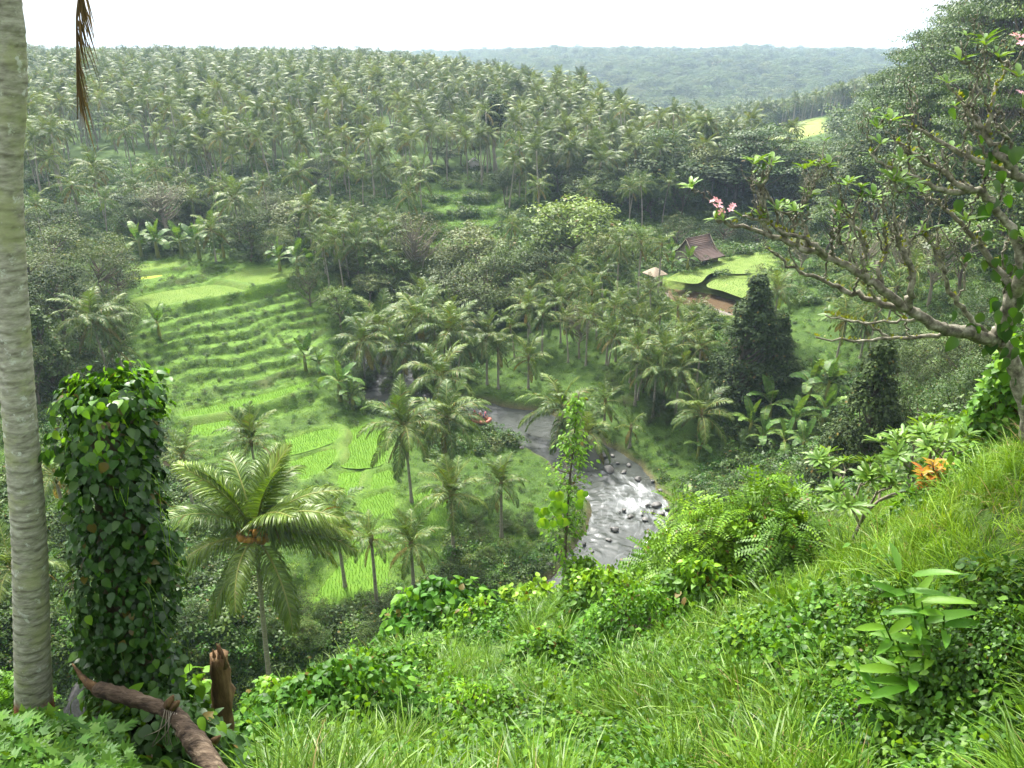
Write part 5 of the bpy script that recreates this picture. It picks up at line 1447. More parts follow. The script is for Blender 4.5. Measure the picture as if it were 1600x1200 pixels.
# ------------------------------------------------------------------ the leaning ringed palm at the left edge
def ring_bark():
    m = bpy.data.materials.new('ringed_bark'); nt = nodes_of(m); L = nt.links.new
    geo = N(nt, 'ShaderNodeNewGeometry')
    def nz(scale, detail, st=(1, 1, 1)):
        mp = N(nt, 'ShaderNodeMapping'); mp.inputs['Scale'].default_value = st; L(geo.outputs['Position'], mp.inputs[0])
        t = N(nt, 'ShaderNodeTexNoise', Scale=scale, Detail=detail, Roughness=.65); L(mp.outputs[0], t.inputs['Vector']); return t.outputs[0]
    c = ramp(nt, nz(9, 6, (1, 1, 3)), [(.3, (.15, .145, .115)), (.5, (.29, .283, .235)), (.7, (.43, .425, .37))])
    c = mixc(nt, ramp(nt, nz(3.2, 4), [(.48, (0, 0, 0)), (.62, (.7, .7, .7))]), c, (.29, .31, .16))         # yellow green algae
    c = mixc(nt, ramp(nt, nz(11, 5), [(.60, (0, 0, 0)), (.66, (.9, .9, .9))]), c, (.48, .50, .46))            # pale lichen
    rg = N(nt, 'ShaderNodeAttribute', attribute_name='scar'); c = mixc(nt, math_n(nt, 'MULTIPLY', rg.outputs['Fac'], .9), c, (.075, .065, .048))
    rd = N(nt, 'ShaderNodeAttribute', attribute_name='raw')
    c = mixc(nt, rd.outputs['Fac'], c, ramp(nt, nz(14, 5), [(.3, (.11, .035, .018)), (.7, (.24, .085, .04))]))
    p = N(nt, 'ShaderNodeBsdfPrincipled', Roughness=.85); p.inputs['Specular IOR Level'].default_value = .2; L(c, p.inputs['Base Color'])
    b = N(nt, 'ShaderNodeBump', Strength=.6, Distance=.012); L(nz(22, 6, (1, 1, 2)), b.inputs['Height']); L(b.outputs[0], p.inputs['Normal'])
    out = N(nt, 'ShaderNodeOutputMaterial'); L(p.outputs[0], out.inputs[0])
    return m
def ringed_palm():
    K = [at_y(55, 1150, 5.9), at_y(50, 1000, 5.92), at_y(45, 830, 5.94), at_y(27, 600, 5.96), at_y(8, 300, 5.98), at_y(3, 0, 6.0)]
    K += [K[-1] + np.array([-.04, .02, 2.0]), K[-1] + np.array([-.06, .04, 4.2])]
    P = smooth_line(K, 40); s = np.append(0, np.cumsum(np.linalg.norm(np.diff(P, axis=0), axis=1)))
    sides = 36; n = int(s[-1] / .022); ss = np.linspace(0, s[-1], n)
    Q = np.stack([np.interp(ss, s, P[:, k]) for k in range(3)], -1)
    # uneven ring scars
    edges = [0.0]
    while edges[-1] < s[-1]: edges.append(edges[-1] + rng.uniform(.07, .17))
    e = np.array(edges); idx = np.searchsorted(e, ss, 'right') - 1
    th = np.linspace(0, 2 * np.pi, sides, endpoint=False)
    base = .158 * (1 - .26 * sstep(0, 5.5, ss)) + .05 * np.exp(-ss / .35)
    T = unit(np.gradient(Q, axis=0)); A = unit(np.cross(T, np.array([0, 1.0, 0]))); B = np.cross(T, A)
    wob = noise2(np.cos(th)[None] * 1.2 + 3, ss[:, None] * 7 + np.sin(th)[None] * 1.2, 41, 2)
    sj = ss[:, None] + .028 * wob                               # the rings wander
    ij = np.clip(np.searchsorted(e, sj.ravel(), 'right').reshape(sj.shape) - 1, 0, len(e) - 2)
    f = (sj - e[ij]) / (e[ij + 1] - e[ij])
    rr = base[:, None] * (1 + .055 * (1 - f) + .012 * noise2(np.cos(th)[None] * 3, ss[:, None] * 2 + np.sin(th)[None] * 3, 42, 2))
    V = Q[:, None] + rr[..., None] * (np.cos(th)[None, :, None] * A[:, None] + np.sin(th)[None, :, None] * B[:, None])
    i = np.arange(n - 1)[:, None] * sides; j = np.arange(sides)[None]; k = (j + 1) % sides
    F = np.stack([i + j, i + k, i + sides + k, i + sides + j], -1).reshape(-1, 4)
    scar = np.exp(-(f / .14) ** 2) * (.55 + .6 * noise2(np.cos(th)[None] * 2 + ij * 1.7, np.sin(th)[None] * 2 + ij, 43, 2))
    raw = sstep(.62, .45, ss[:, None] - .0 + .10 * noise2(np.cos(th)[None] * 2, np.sin(th)[None] * 2 + ss[:, None] * 5, 44, 3))
    t = thing('leaning_palm', 'leaning grey ringed palm trunk at the left edge', 'palm', tuple(K[0]))
    me = MB().add((V - K[0]).reshape(-1, 3), F).mesh('trunk', ring_bark(), True, {'scar': np.clip(scar, 0, 1), 'raw': np.clip(raw, 0, 1)})
    put('trunk', me, t)
    d = K[-1] - K[0]
    for q in range(15):
        me = FRONDS['hero'][q % 4][q % 2]
        az = 2.4 * q
        put('frond', me, t, tuple(d + np.array([0, 0, .1])), (random.uniform(-.2, .2), 0, az), 3.9)
    # the dead frond hanging down into the picture: a frayed brown bundle
    mb = MB(); top = K[-1] - K[0]
    tip = at_y(121, 186, 6.6) - K[0]; hi = at_y(119, -120, 6.55) - K[0]
    C = smooth_line([top + np.array([.2, .2, -.1]), (top + hi) / 2 + np.array([.35, .3, .7]), hi, (hi + tip) / 2, tip], 10)
    mb.tube(C, np.linspace(.022, .004, len(C)), 5)
    for q in range(130):
        a = int(len(C) * rng.uniform(.42, .93)); p0 = C[a]
        ln = rng.uniform(.2, .5); d0 = unit(np.array([rng.normal(0, .10), rng.normal(0, .10), -1]))
        p1 = p0 + d0 * ln * .5 + rng.normal(0, .01, 3); p2 = p1 + unit(d0 + [rng.normal(0, .06), rng.normal(0, .06), -.5]) * ln * .5
        w = unit(np.cross(d0, rng.standard_normal(3))) * rng.uniform(.003, .007)
        mb.add([p0 - w * .5, p0 + w * .5, p1 + w, p1 - w, p2], [[0, 1, 2, 3]]); mb.f3.append(np.array([[mb.n - 2, mb.n - 3, mb.n - 1]])); mb.m3.append(np.zeros(1, int))
    o = put('dead_frond', mb.mesh('dead_frond', MATS['dead_frond']), t); o['label'] = 'frayed brown dead frond hanging from the ringed palm'
ringed_palm()

# ------------------------------------------------------------------ vine-covered stump
def tpl_mesh(tpl, mat, name='leaf', ripple=0.0, petiole=True):
    V = tpl[0].copy()
    if ripple: V[:, 2] += rng.normal(0, ripple, len(V))
    mb = MB().add(V, tpl[1])
    if petiole: mb.tube([(-.28, 0, -.12), (-.1, 0, -.02), (.1, 0, 0)], .011, 3, cap=False)
    return mb.mesh(name, MATS[mat], True)
def vine_stump():
    base = at_y(214, 1165, 6.5); base[2] = float(H(base[0], base[1])) - .1
    topz = at_y(172, 605, 6.5)[2]; h = topz - base[2]
    t = thing('vine_stump', 'tall stump smothered in heart shaped vine leaves', 'stump', tuple(base))
    lean = at_y(172, 605, 6.5)[0] - base[0]
    cen = lambda z: np.stack([lean * (z / h), 0 * z, z], -1)
    zz = np.linspace(0, h * .97, 10)
    put('stump_core', MB().tube(cen(zz), .22 * (1 + .1 * np.sin(zz * 3)), 14, ridge=.06).mesh('core', MATS['bark'], True), t)
    N_ = 8600
    z = h * rng.uniform(0, 1.0, N_) ** .9
    a = rng.uniform(0, 2 * np.pi, N_)
    lump = 1 + .42 * noise2(np.cos(a) * 1.1 + 5, z * 1.1 + np.sin(a) * 1.1, 51, 3) + .05 * np.sin(z * 2.2 + a * 2)
    prof = .405 * lump * np.where(z > h - .45, np.sqrt(np.clip(1 - ((z - h + .45) / .52) ** 2, .02, 1)), 1) * (1 + .06 * np.sin(a - 1)) * np.interp(z, [0, .7, h * .5, h], [.80, .92, 1.0, 1.02])
    for cq in range(34):                                 # ragged clumps that stand out from the column
        ca, cz_, cr = rng.uniform(0, 6.28), h * rng.uniform(.05, 1.0), rng.uniform(1.08, 1.42)
        dd_ = np.hypot(np.angle(np.exp(1j * (a - ca))) * .45, z - cz_)
        prof = prof * (1 + (cr - 1) * np.exp(-(dd_ / .17) ** 2))
    top = rng.random(N_) < .10
    rr = np.where(top, prof * np.sqrt(rng.uniform(0, 1, N_)), prof * rng.uniform(.72, 1.16, N_)); zt = np.where(top, h - .02 + .05 * rng.standard_normal(N_) + .12 * noise2(np.cos(a) * rr * 6, np.sin(a) * rr * 6, 52, 2), z)
    D = np.stack([np.cos(a), np.sin(a), 0 * a], -1)
    P = cen(zt) + D * rr[:, None]
    upw = np.where(top | (z > h - .25), .95, .55)
    nrm = unit(D * (1 - .4 * upw)[:, None] + np.array([0, 0, 1.0]) * upw[:, None] + rng.normal(0, .36, (N_, 3)))
    ax = unit(D * .6 + np.array([0, 0, -1.0]) * .8 + rng.normal(0, .42, (N_, 3)))
    size = rng.uniform(.045, .115, N_) * np.where(rng.random(N_) < .25, .7, 1)
    young = (zt > h - .62) & (rng.random(N_) < sstep(h - .8, h - .05, zt) * .5) | (rng.random(N_) < .025)
    M = frames(ax, nrm)
    facing = (D[:, 1] < .3) & (zt > .3)
    score = size * np.where(facing, 1, 0) * rng.uniform(.9, 1, N_) * (rr / prof)
    pick = np.argsort(-score)[:300]
    old_m = [tpl_mesh(HEART, 'vine_leaf', ripple=.02) for _ in range(4)]; new_m = [tpl_mesh(HEART, 'vine_leaf_young', ripple=.02) for _ in range(3)]
    for i in pick:
        o = put('vine_leaf', (new_m[i % 3] if young[i] else old_m[i % 4]), t)
        o.matrix_local = Matrix.Translation(Vector(P[i])) @ Matrix(M[i].tolist()).to_4x4() @ Matrix.Scale(float(size[i]), 4)
    rest = np.ones(N_, bool); rest[pick] = False
    mb = MB()
    for yg, mt in ((False, 0), (True, 1)):
        q = rest & (young == yg); mb.stamp(HEART[0], HEART[1], M[q] * size[q][:, None, None], P[q], mt)
    o = put('vine_foliage', mb.mesh('vine_foliage', [MATS['vine_leaf'], MATS['vine_leaf_young']], True), t); o['kind'] = 'stuff'
    tb = MB()
    for q in range(26):
        a0 = rng.choice([rng.uniform(-2.9, -2.3), rng.uniform(-.8, -.1), rng.uniform(-2.6, -.4)]); z0 = rng.uniform(1.0, h); p0 = cen(np.array([z0]))[0] + np.array([math.cos(a0), math.sin(a0), 0]) * .52
        tb.tube(smooth_line([p0, p0 + np.array([math.cos(a0) * .18, -.1, -.1]), p0 + np.array([math.cos(a0) * rng.uniform(.1, .4), -.12, -.25 + .4 * rng.uniform(-1, 1)])], 5), .0035, 4)
    o = put('tendrils', tb.mesh('tendrils', MATS['feather_leaf']), t); o['kind'] = 'stuff'
vine_stump()

# ------------------------------------------------------------------ fallen log and broken stake
rough_mat('dead_wood', [(.30, (.010, .007, .005)), (.44, (.045, .031, .020)), (.58, (.10, .072, .048)), (.76, (.24, .19, .135))], scale=7, stretch=(.5, 2.0, 2.0), bump=1.0, detail=9, bump_dist=.05)
rough_mat('rotten_wood', [(.3, (.035, .020, .010)), (.5, (.10, .06, .028)), (.75, (.21, .14, .07))], scale=9, stretch=(1, 1, .25), bump=1.0, detail=8, bump_dist=.03)
def log():
    K = [at_t(150, 1076, 7.5), at_t(176, 1083, 7.4), at_t(215, 1094, 7.3), at_t(250, 1106, 7.2), at_t(272, 1116, 7.1), at_t(292, 1142, 6.9), at_t(318, 1178, 6.6), at_t(352, 1240, 6.2), at_t(395, 1330, 5.8)]
    o = np.array(K[4]); P = smooth_line(K, 7) - o
    s = np.linspace(0, 1, len(P))
    rad = .062 + .026 * s + .010 * np.sin(s * 9 + 1) + .004 * rng.standard_normal(len(P)); rad[:2] = (.04, .066)
    t = thing('fallen_log', 'bent broken brown log beside the vine stump', 'log', tuple(o))
    put('trunk', MB().tube(P, rad, 22, ridge=.07).mesh('log', MATS['dead_wood'], True), t)
    S = np.array([at_t(152, 1078, 7.5), at_t(138, 1068, 7.5), at_t(126, 1055, 7.55), at_t(113, 1037, 7.6)]) - o
    put('broken_tip', MB().tube(smooth_line(S, 5), np.linspace(.055, .008, 16), 8, ridge=.09).mesh('tip', MATS['rotten_wood'], True), t)
    for u, v, du, dv in ((262, 1103, 8, -16), (268, 1106, 12, -10), (330, 1162, 14, -12)):
        p0, p1 = at_t(u, v, 7.05) - o, at_t(u + du, v + dv, 6.95) - o
        b = MB(); b.tube([p0, (p0 + p1) / 2, p1], [.045, .035, .012], 7, ridge=.1)
        put('knot', b.mesh('knot', MATS['rotten_wood'], True), t)
    r_ = MB()
    for q in range(7):
        p0 = at_t(258 + q * 3, 1108 + q, 7.0) - o; e = rng.uniform(-.3, .0); dz = rng.uniform(.2, .55)
        r_.tube(smooth_line([p0, p0 + np.array([e * .3, -.08, -dz * .45]), p0 + np.array([e, -.05, -dz])], 5), .004, 4)
    o = put('rootlets', r_.mesh('rootlets', MATS['pale_bark']), t); o['kind'] = 'stuff'
log()
def stake():
    b = at_t(336, 1150, 9.6); b[2] = float(H(b[0], b[1])) - .1; tp = at_y(341, 1024, b[1])
    t = thing('broken_stake', 'upright rotten brown stump behind the log', 'stump', tuple(b))
    P = smooth_line([(0, 0, -.3), (.02, 0, .3), (tp - b) * .6 + np.array([.03, 0, 0]), tp - b], 6)
    put('trunk', MB().tube(P, np.linspace(.17, .10, len(P)), 14, ridge=.12).mesh('stake', MATS['rotten_wood'], True), t)
    for k in range(5):
        q = MB(); e = tp - b + np.array([rng.normal(0, .05), rng.normal(0, .05), 0]); q.tube([e - [0, 0, .15], e + [rng.normal(0, .02), 0, rng.uniform(.05, .16)]], [.05, .006], 5)
        put('splinter', q.mesh('splinter', MATS['rotten_wood']), t)
stake()

EXC = []                                              # where no grass grows: feet of the bushes
# ------------------------------------------------------------------ leafy mounds and bushes
def mound(u, vb, t_, wpx, hpx, label, tpl=OVATE, size=.12, n=3600, leaf='bush_leaf', young='vine_leaf_young', yfrac=.12, deep=.8, cat='bush', name='vine_mound', seed=0, droop=.6, group=None, stems=26, wild=.5):
    """a bush whose foot is seen at (u, vb), t_ metres along the sight line; leaves on a lumpy dome"""
    c = at_t(u, vb, t_); c[2] = float(H(c[0], c[1]))
    rx = wpx * t_ / 2400; h = max(at_t(u, vb - hpx, t_ + rx * .2)[2] - c[2], hpx * t_ / 1200); ry = rx * deep
    EXC.append((c[0], c[1], rx * .72)); EXC.append((c[0] * .94, c[1] * .94, rx * .45))
    r_ = np.random.default_rng(300 + seed)
    t = thing(name, label, cat, tuple(c), 0, group)
    d = unit(r_.standard_normal((n, 3))); d[:, 2] = np.abs(d[:, 2]) * 1.0 - .12
    a = np.arctan2(d[:, 1], d[:, 0])
    lump = 1 + .36 * noise2(d[:, 0] * 2.1 + seed, d[:, 1] * 2.1 + d[:, 2] * 2.6, 60 + seed, 3) + .10 * noise2(d[:, 0] * 6 + 4, d[:, 2] * 6 + d[:, 1] * 5, 61 + seed, 2)
    lay = r_.choice([1.0, .9, .76], n, p=[.55, .3, .15]) + r_.normal(0, .03, n)
    P = d * np.array([rx, ry, h]) * (lump * lay)[:, None]
    gz = H(c[0] + P[:, 0], c[1] + P[:, 1]) - c[2]
    P[:, 2] = np.maximum(P[:, 2] + np.minimum(gz, 0) * (1 - np.clip(d[:, 2], 0, 1)), gz + .03)
    nrm = unit(d * np.array([1, 1, .8]) + np.array([0, 0, .55]) + r_.normal(0, .32, (n, 3)))
    ax = unit(d * np.array([1, 1, .2]) * .8 + np.array([0, 0, -droop]) + r_.normal(0, wild, (n, 3)))
    sz = size * r_.uniform(.6, 1.25, n)
    yg = r_.random(n) < yfrac * (.3 + 1.6 * np.clip(d[:, 2], 0, 1)) * (1 + np.sign(lump - 1.05)) 
    M = frames(ax, nrm) * sz[:, None, None]
    mb = MB(); mb.stamp(tpl[0], tpl[1], M[~yg], P[~yg], 0)
    if yg.any(): mb.stamp(tpl[0], tpl[1], M[yg], P[yg], 1)
    o = put('foliage', mb.mesh('foliage', [MATS[leaf], MATS[young]], True), t); o['kind'] = 'stuff'
    sb = MB()
    for k in range(stems):
        q = P[r_.integers(n)] * .9
        sb.tube(smooth_line([(r_.normal(0, rx * .12), r_.normal(0, ry * .12), -.1), q * .5 + np.array([0, 0, h * .12]), q], 3), np.linspace(.02, .006, 7), 4, cap=False)
    o = put('stems', sb.mesh('stems', MATS['bark']), t); o['kind'] = 'stuff'
    return t
# a pinnate spray for the feathery bush: one stalk, two rows of small leaflets
def spray_tpl(k=8, ln=.19, wd=.10):
    V, F = [], []
    for i in range(k):
        x = .12 + .88 * i / (k - 1); l = ln * (1.15 - .5 * abs(x - .45))
        for s in (-1, 1):
            b = len(V); z = -.25 * x ** 2
            V += [(x, 0, z), (x + wd * .5, s * l * .5, z + .02), (x + wd * .4, s * l, z - .02), (x - wd * .5, s * l * .5, z + .02)]
            F.append([b, b + 1, b + 2, b + 3] if s < 0 else [b, b + 3, b + 2, b + 1])
    return np.array(V), np.array(F)
SPRAY = spray_tpl()
mound(520, 1185, 11.8, 330, 175, 'large vine covered bush with glossy oval leaves at the bottom', size=.15, n=5200, seed=1, yfrac=.10)
mound(440, 1120, 14.5, 170, 95, 'light green vine bush right of the rotten stump', size=.12, n=2600, seed=2, yfrac=.35, tpl=HEART)
mound(610, 1095, 15.0, 180, 95, 'bush climbing between the two leafy mounds', size=.12, n=2600, seed=3, yfrac=.15)
mound(698, 1000, 20.5, 205, 118, 'rounded mound of broad vine leaves before the paddies', size=.21, n=2600, seed=4, tpl=HEART, leaf='bush_leaf', yfrac=.30)
mound(640, 985, 21.5, 110, 70, 'shoulder of broad vine leaves beside the rounded mound', size=.19, n=1300, seed=24, tpl=HEART, yfrac=.2)
mound(825, 955, 22.5, 150, 72, 'low vine mound above the near river bank', size=.17, n=2000, seed=5, tpl=HEART, yfrac=.3)
mound(760, 1010, 19, 150, 60, 'leafy vine patch behind the tall grass', size=.14, n=1800, seed=6, yfrac=.25)
mound(1110, 940, 16.8, 200, 185, 'feathery bright green bush over the rapids', tpl=SPRAY, size=.5, n=1500, leaf='feather_leaf', seed=7, name='feathery_bush', yfrac=.10, droop=.25)
mound(1170, 930, 16.5, 150, 195, 'tall crest of the feathery bush', tpl=SPRAY, size=.5, n=1150, leaf='feather_leaf', seed=8, name='feathery_bush', yfrac=.10, droop=.2)
mound(1040, 935, 18.2, 130, 110, 'feathery bush nearest the water', tpl=SPRAY, size=.5, n=520, leaf='feather_leaf', seed=9, name='feathery_bush', yfrac=.2, droop=.25)
mound(1085, 960, 15.2, 170, 110, 'broad leaved shrub mass before the feathery bush', size=.17, n=1900, leaf='bush_leaf', seed=31, yfrac=.2, name='leafy_shrub')
mound(1150, 905, 15.8, 120, 120, 'broad leaved crest between the feathery bushes', size=.16, n=1500, leaf='feather_leaf', seed=32, yfrac=.2, name='leafy_shrub')
mound(940, 985, 17.5, 130, 90, 'bright shrub beside the climber hung sapling', size=.15, n=1700, leaf='bush_leaf', seed=33, yfrac=.3, name='leafy_shrub')
mound(850, 1060, 14.5, 150, 75, 'leafy vine hump in the middle of the grass', size=.12, n=2000, leaf='bush_leaf', seed=34, yfrac=.2)
mound(1180, 1060, 11.5, 150, 80, 'leafy vine hump above the creepers', size=.10, n=2000, leaf='bush_leaf', seed=35, yfrac=.15)
mound(1215, 940, 15.3, 110, 140, 'dark feathery bush beside the grass slope', tpl=SPRAY, size=.45, n=700, leaf='bush_leaf', seed=10, name='feathery_bush', yfrac=.05)
mound(985, 1040, 15, 160, 110, 'yellow green tangle of creepers on the slope', size=.09, n=3200, leaf='feather_leaf', seed=11, yfrac=.3)
mound(1060, 985, 15.5, 120, 80, 'creeper mound under the feathery bushes', size=.10, n=2200, leaf='bush_leaf', seed=12, yfrac=.2)
mound(745, 1140, 12.0, 170, 90, 'pale creeper hump in the tall grass', size=.075, n=3000, leaf='feather_leaf', seed=13, yfrac=.35)
mound(640, 1190, 12.0, 120, 60, 'dark leafy creeper at the foot of the grass', size=.08, n=1600, leaf='bush_leaf', seed=14, yfrac=.1)
mound(1480, 1130, 7.4, 190, 105, 'dark creeper mound under the ginger plant', size=.055, n=3400, leaf='cover_leaf', seed=15, yfrac=.05, tpl=OVATE)
mound(1330, 1190, 7.6, 210, 90, 'creeper mound of small leaves at the bottom', size=.05, n=3200, leaf='cover_leaf', seed=16, yfrac=.2)
mound(1575, 1010, 6.8, 170, 90, 'creeper mound at the right edge', size=.05, n=2800, leaf='cover_leaf', seed=17, yfrac=.1)
mound(290, 1110, 9.6, 130, 95, 'heart leaved vine spreading behind the log', size=.15, n=700, tpl=HEART, leaf='vine_leaf', seed=18, yfrac=.35)
mound(255, 1215, 8.2, 240, 130, 'dark vine leaves hanging under the log', size=.13, n=1700, tpl=HEART, leaf='vine_leaf', seed=19, yfrac=.08)
mound(400, 1200, 11.0, 190, 90, 'glossy bush at the bottom beside the log', size=.12, n=2200, leaf='bush_leaf', seed=20, yfrac=.12)
mound(5, 1075, 12.0, 70, 60, 'bright shrub behind the foot of the ringed palm', tpl=SPRAY, size=.4, n=420, leaf='feather_leaf', seed=21, name='feathery_bush', yfrac=.1)
mound(905, 985, 20.0, 70, 110, 'vine tangle at the foot of the climber', size=.13, n=1300, leaf='feather_leaf', seed=23, yfrac=.4, tpl=HEART)
mound(1500, 700, 20.0, 150, 90, 'bright leafy hedge behind the croton', size=.16, n=2400, leaf='feather_leaf', seed=25, yfrac=.2)
mound(1575, 690, 15.0, 150, 130, 'bright vine bush at the foot of the frangipani', size=.13, n=3200, leaf='feather_leaf', seed=26, yfrac=.25, tpl=HEART)
mound(1590, 590, 14.0, 110, 110, 'leafy vine curtain beside the frangipani trunk', size=.14, n=2200, leaf='bush_leaf', seed=27, yfrac=.2, tpl=HEART)

# ------------------------------------------------------------------ plants with large leaves: every leaf a part
def placed(o, P, axis, normal, size):
    M = frames(np.array([axis], float), np.array([normal], float))[0]
    s = np.diag([size] * 3) if np.isscalar(size) else np.diag(size)
    o.matrix_local = Matrix.Translation(Vector(P)) @ Matrix((M @ s).tolist()).to_4x4()
def lobed_vine():
    c = at_t(75, 1165, 7.4); t = thing('lobed_vine', 'vine with large lobed leaves round the ringed palm foot', 'vine', tuple(c))
    kinds = [tpl_mesh(LOBED, 'bush_leaf' if _ % 2 else 'cover_leaf', 'lobed_leaf', .05) for _ in range(4)] + [tpl_mesh(LOBED, 'feather_leaf', 'lobed_leaf', .03)]
    n = 0; st = MB()
    for k in range(380):
        u, v = rng.uniform(-60, 172), rng.uniform(1085, 1290)
        top = 1108 + 26 * abs(u - 70) / 90 + (30 if u > 120 else 0)
        if v < top: continue
        d = 7.4 - (v - 1090) * .006 + rng.uniform(-.25, .25)
        P = at_t(u, v, d) - c
        nr = unit(np.array([rng.normal(0, .4), -.9 + rng.normal(0, .3), .8])); axv = unit(np.array([rng.normal(0, .8), -.6, -.45 + rng.normal(0, .2)]))
        o = put('lobed_leaf', kinds[4 if rng.random() < .16 else k % 4], t); placed(o, P, axv, nr, rng.uniform(.10, .20))
        st.tube([P - axv * .04, P - np.array([0, -.1, .25])], [.004, .006], 4, cap=False)
    o = put('stems', st.mesh('stems', MATS['feather_leaf']), t); o['kind'] = 'stuff'
lobed_vine()
def ginger():
    c = at_t(1430, 1110, 7.6); c[2] = float(H(c[0], c[1])); EXC.append((c[0], c[1], .9)); EXC.append((c[0] * .9, c[1] * .9, .8)); t = thing('ginger_plant', 'ginger plant with long bright leaves on the near slope', 'ginger plant', tuple(c))
    lm = [tpl_mesh(leaf_tpl([(0, .02), (.15, .085), (.45, .115), (.75, .085), (.92, .035), (1, 0)], .3, cu), 'ginger_leaf', 'blade_leaf', .008, False) for cu in (.12, .3, .5)]
    st = MB()
    for (u0, v0, u1, v1, n) in ((1440, 1080, 1405, 895, 9), (1450, 1090, 1440, 940, 8), (1430, 1110, 1400, 1000, 8), (1445, 1110, 1455, 1000, 7), (1470, 1120, 1500, 1060, 6), (1400, 1130, 1360, 1090, 6), (1425, 1060, 1425, 900, 8), (1460, 1080, 1475, 960, 7), (1415, 1100, 1375, 960, 8), (1440, 1140, 1420, 1050, 6), (1480, 1150, 1510, 1090, 5)):
        A, B = at_t(u0, v0, 7.3) - c, at_t(u1, v1, 7.0) - c
        Q = smooth_line([A, (A + B) / 2 + np.array([.03, .02, .05]), B], 6); st.tube(Q, np.linspace(.014, .007, len(Q)), 6)
        for k in range(n):
            q = .25 + .75 * k / (n - 1); P = Q[min(len(Q) - 1, int(q * (len(Q) - 1)))]
            az = k * 2.6 + rng.uniform(-.5, .5); hv = np.array([math.cos(az), math.sin(az) * .7 - .15, 0])
            axv = unit(hv + np.array([0, 0, .55 * q + .1 + rng.normal(0, .15)])); nr = unit(np.array([0, -.35, 1.0]) - .4 * hv)
            o = put('blade_leaf', lm[k % 3], t); placed(o, P, axv, nr, rng.uniform(.30, .46))
    o = put('stems', st.mesh('stems', MATS['feather_leaf'], True), t); o['kind'] = 'stuff'
ginger()
def taro(u, v, t_, n, size, label, mat='ginger_leaf'):
    c = at_t(u, v, t_); c[2] = float(H(c[0], c[1])); EXC.append((c[0], c[1], size * 1.6)); EXC.append((c[0] * .92, c[1] * .92, size * 1.6)); t = thing('taro_plant', label, 'taro plant', tuple(c))
    lm = [tpl_mesh(HEART, mat, 'taro_leaf', .03, False) for _ in range(3)]; st = MB()
    for k in range(n):
        az = 2.4 * k; h = rng.uniform(.35, .75) * size * 2.2; r_ = rng.uniform(.2, .9) * size
        P = np.array([r_ * math.cos(az), r_ * math.sin(az) - .1, h]); axv = unit([math.cos(az), math.sin(az) - .3, -.75]); nr = unit([math.cos(az) * .6, math.sin(az) * .6 - .4, .8])
        o = put('taro_leaf', lm[k % 3], t); placed(o, P, axv, nr, size * rng.uniform(.75, 1.15))
        st.tube(smooth_line([(0, 0, -.05), (P[0] * .4, P[1] * .4, h * .7), P + axv * size * .05], 4), .011, 5)
    o = put('stems', st.mesh('stems', MATS['feather_leaf']), t); o['kind'] = 'stuff'
taro(870, 1205, 9.8, 11, .33, 'broad leaved plant at the bottom middle')
taro(948, 1020, 15.5, 5, .5, 'plant with two big heart leaves on the slope')
taro(1115, 790, 30.0, 16, .75, 'dark broad leaved plant on the bank above the rapids', 'bush_leaf')
def croton():
    c = at_t(1456, 795, 11.5); c[2] = float(H(c[0], c[1])); EXC.append((c[0], c[1], .5)); t = thing('croton', 'orange and yellow croton shrub on the grass slope', 'shrub', tuple(c))
    lo = tpl_mesh(LANCE, 'croton_leaf', 'croton_leaf', .02, False); hi = tpl_mesh(LANCE, 'croton_top', 'croton_leaf', .02, False); gr = tpl_mesh(LANCE, 'bush_leaf', 'croton_leaf', .02, False)
    st = MB(); top = at_t(1456, 735, 11.3) - c
    for b in range(5):
        e = top * np.array([1, 1, .75 + .12 * b]) + np.array([rng.normal(0, .15), rng.normal(0, .12), 0]); Q = smooth_line([(0, 0, -.05), e * .5 + np.array([0, 0, .04]), e], 4); st.tube(Q, np.linspace(.018, .008, len(Q)), 6)
        for k in range(19):
            az = 2.4 * k; q = k / 18; P = Q[int((.45 + .55 * q) * (len(Q) - 1))]
            axv = unit([math.cos(az), math.sin(az), .1 + .9 * q]); o = put('croton_leaf', hi if (q > .62 and b > 1) else (gr if rng.random() < .1 else lo), t); placed(o, P, axv, unit([-.3 * math.cos(az), -.3 * math.sin(az) - .2, 1]), rng.uniform(.15, .24))
    o = put('stems', st.mesh('stems', MATS['bark']), t); o['kind'] = 'stuff'
croton()

# ------------------------------------------------------------------ frangipani
rough_mat('frangi_bark', [(.28, (.032, .029, .021)), (.43, (.095, .088, .065)), (.57, (.20, .19, .145)), (.74, (.40, .39, .32))], scale=13, bump=.7, detail=7, bump_dist=.012)
P_LEAF = [tpl_mesh(PLUME, 'plumeria_leaf', 'leaf', .012, False) for _ in range(3)]
P_THIN = [tpl_mesh(leaf_tpl([(0, .015), (.3, .07), (.65, .11), (.88, .07), (1, 0)], .25, .2), 'plumeria_leaf', 'leaf', .012, False) for _ in range(3)]
def whorl(t, P, d, n, size, meshes=P_LEAF):
    d = unit(np.asarray(d, float)); a = unit(np.cross(d, [.3, .9, .2])); b = np.cross(d, a)
    for k in range(n):
        az = 2.4 * k + rng.uniform(-.2, .2); out = math.cos(az) * a + math.sin(az) * b
        tilt = .35 + .55 * (1 - k / n)
        axv = unit(out * 1.0 + d * tilt); nr = unit(d - out * .5 + np.array([0, 0, .3]))
        o = put('leaf', meshes[k % len(meshes)], t); placed(o, P, axv, nr, size * rng.uniform(.7, 1.1))
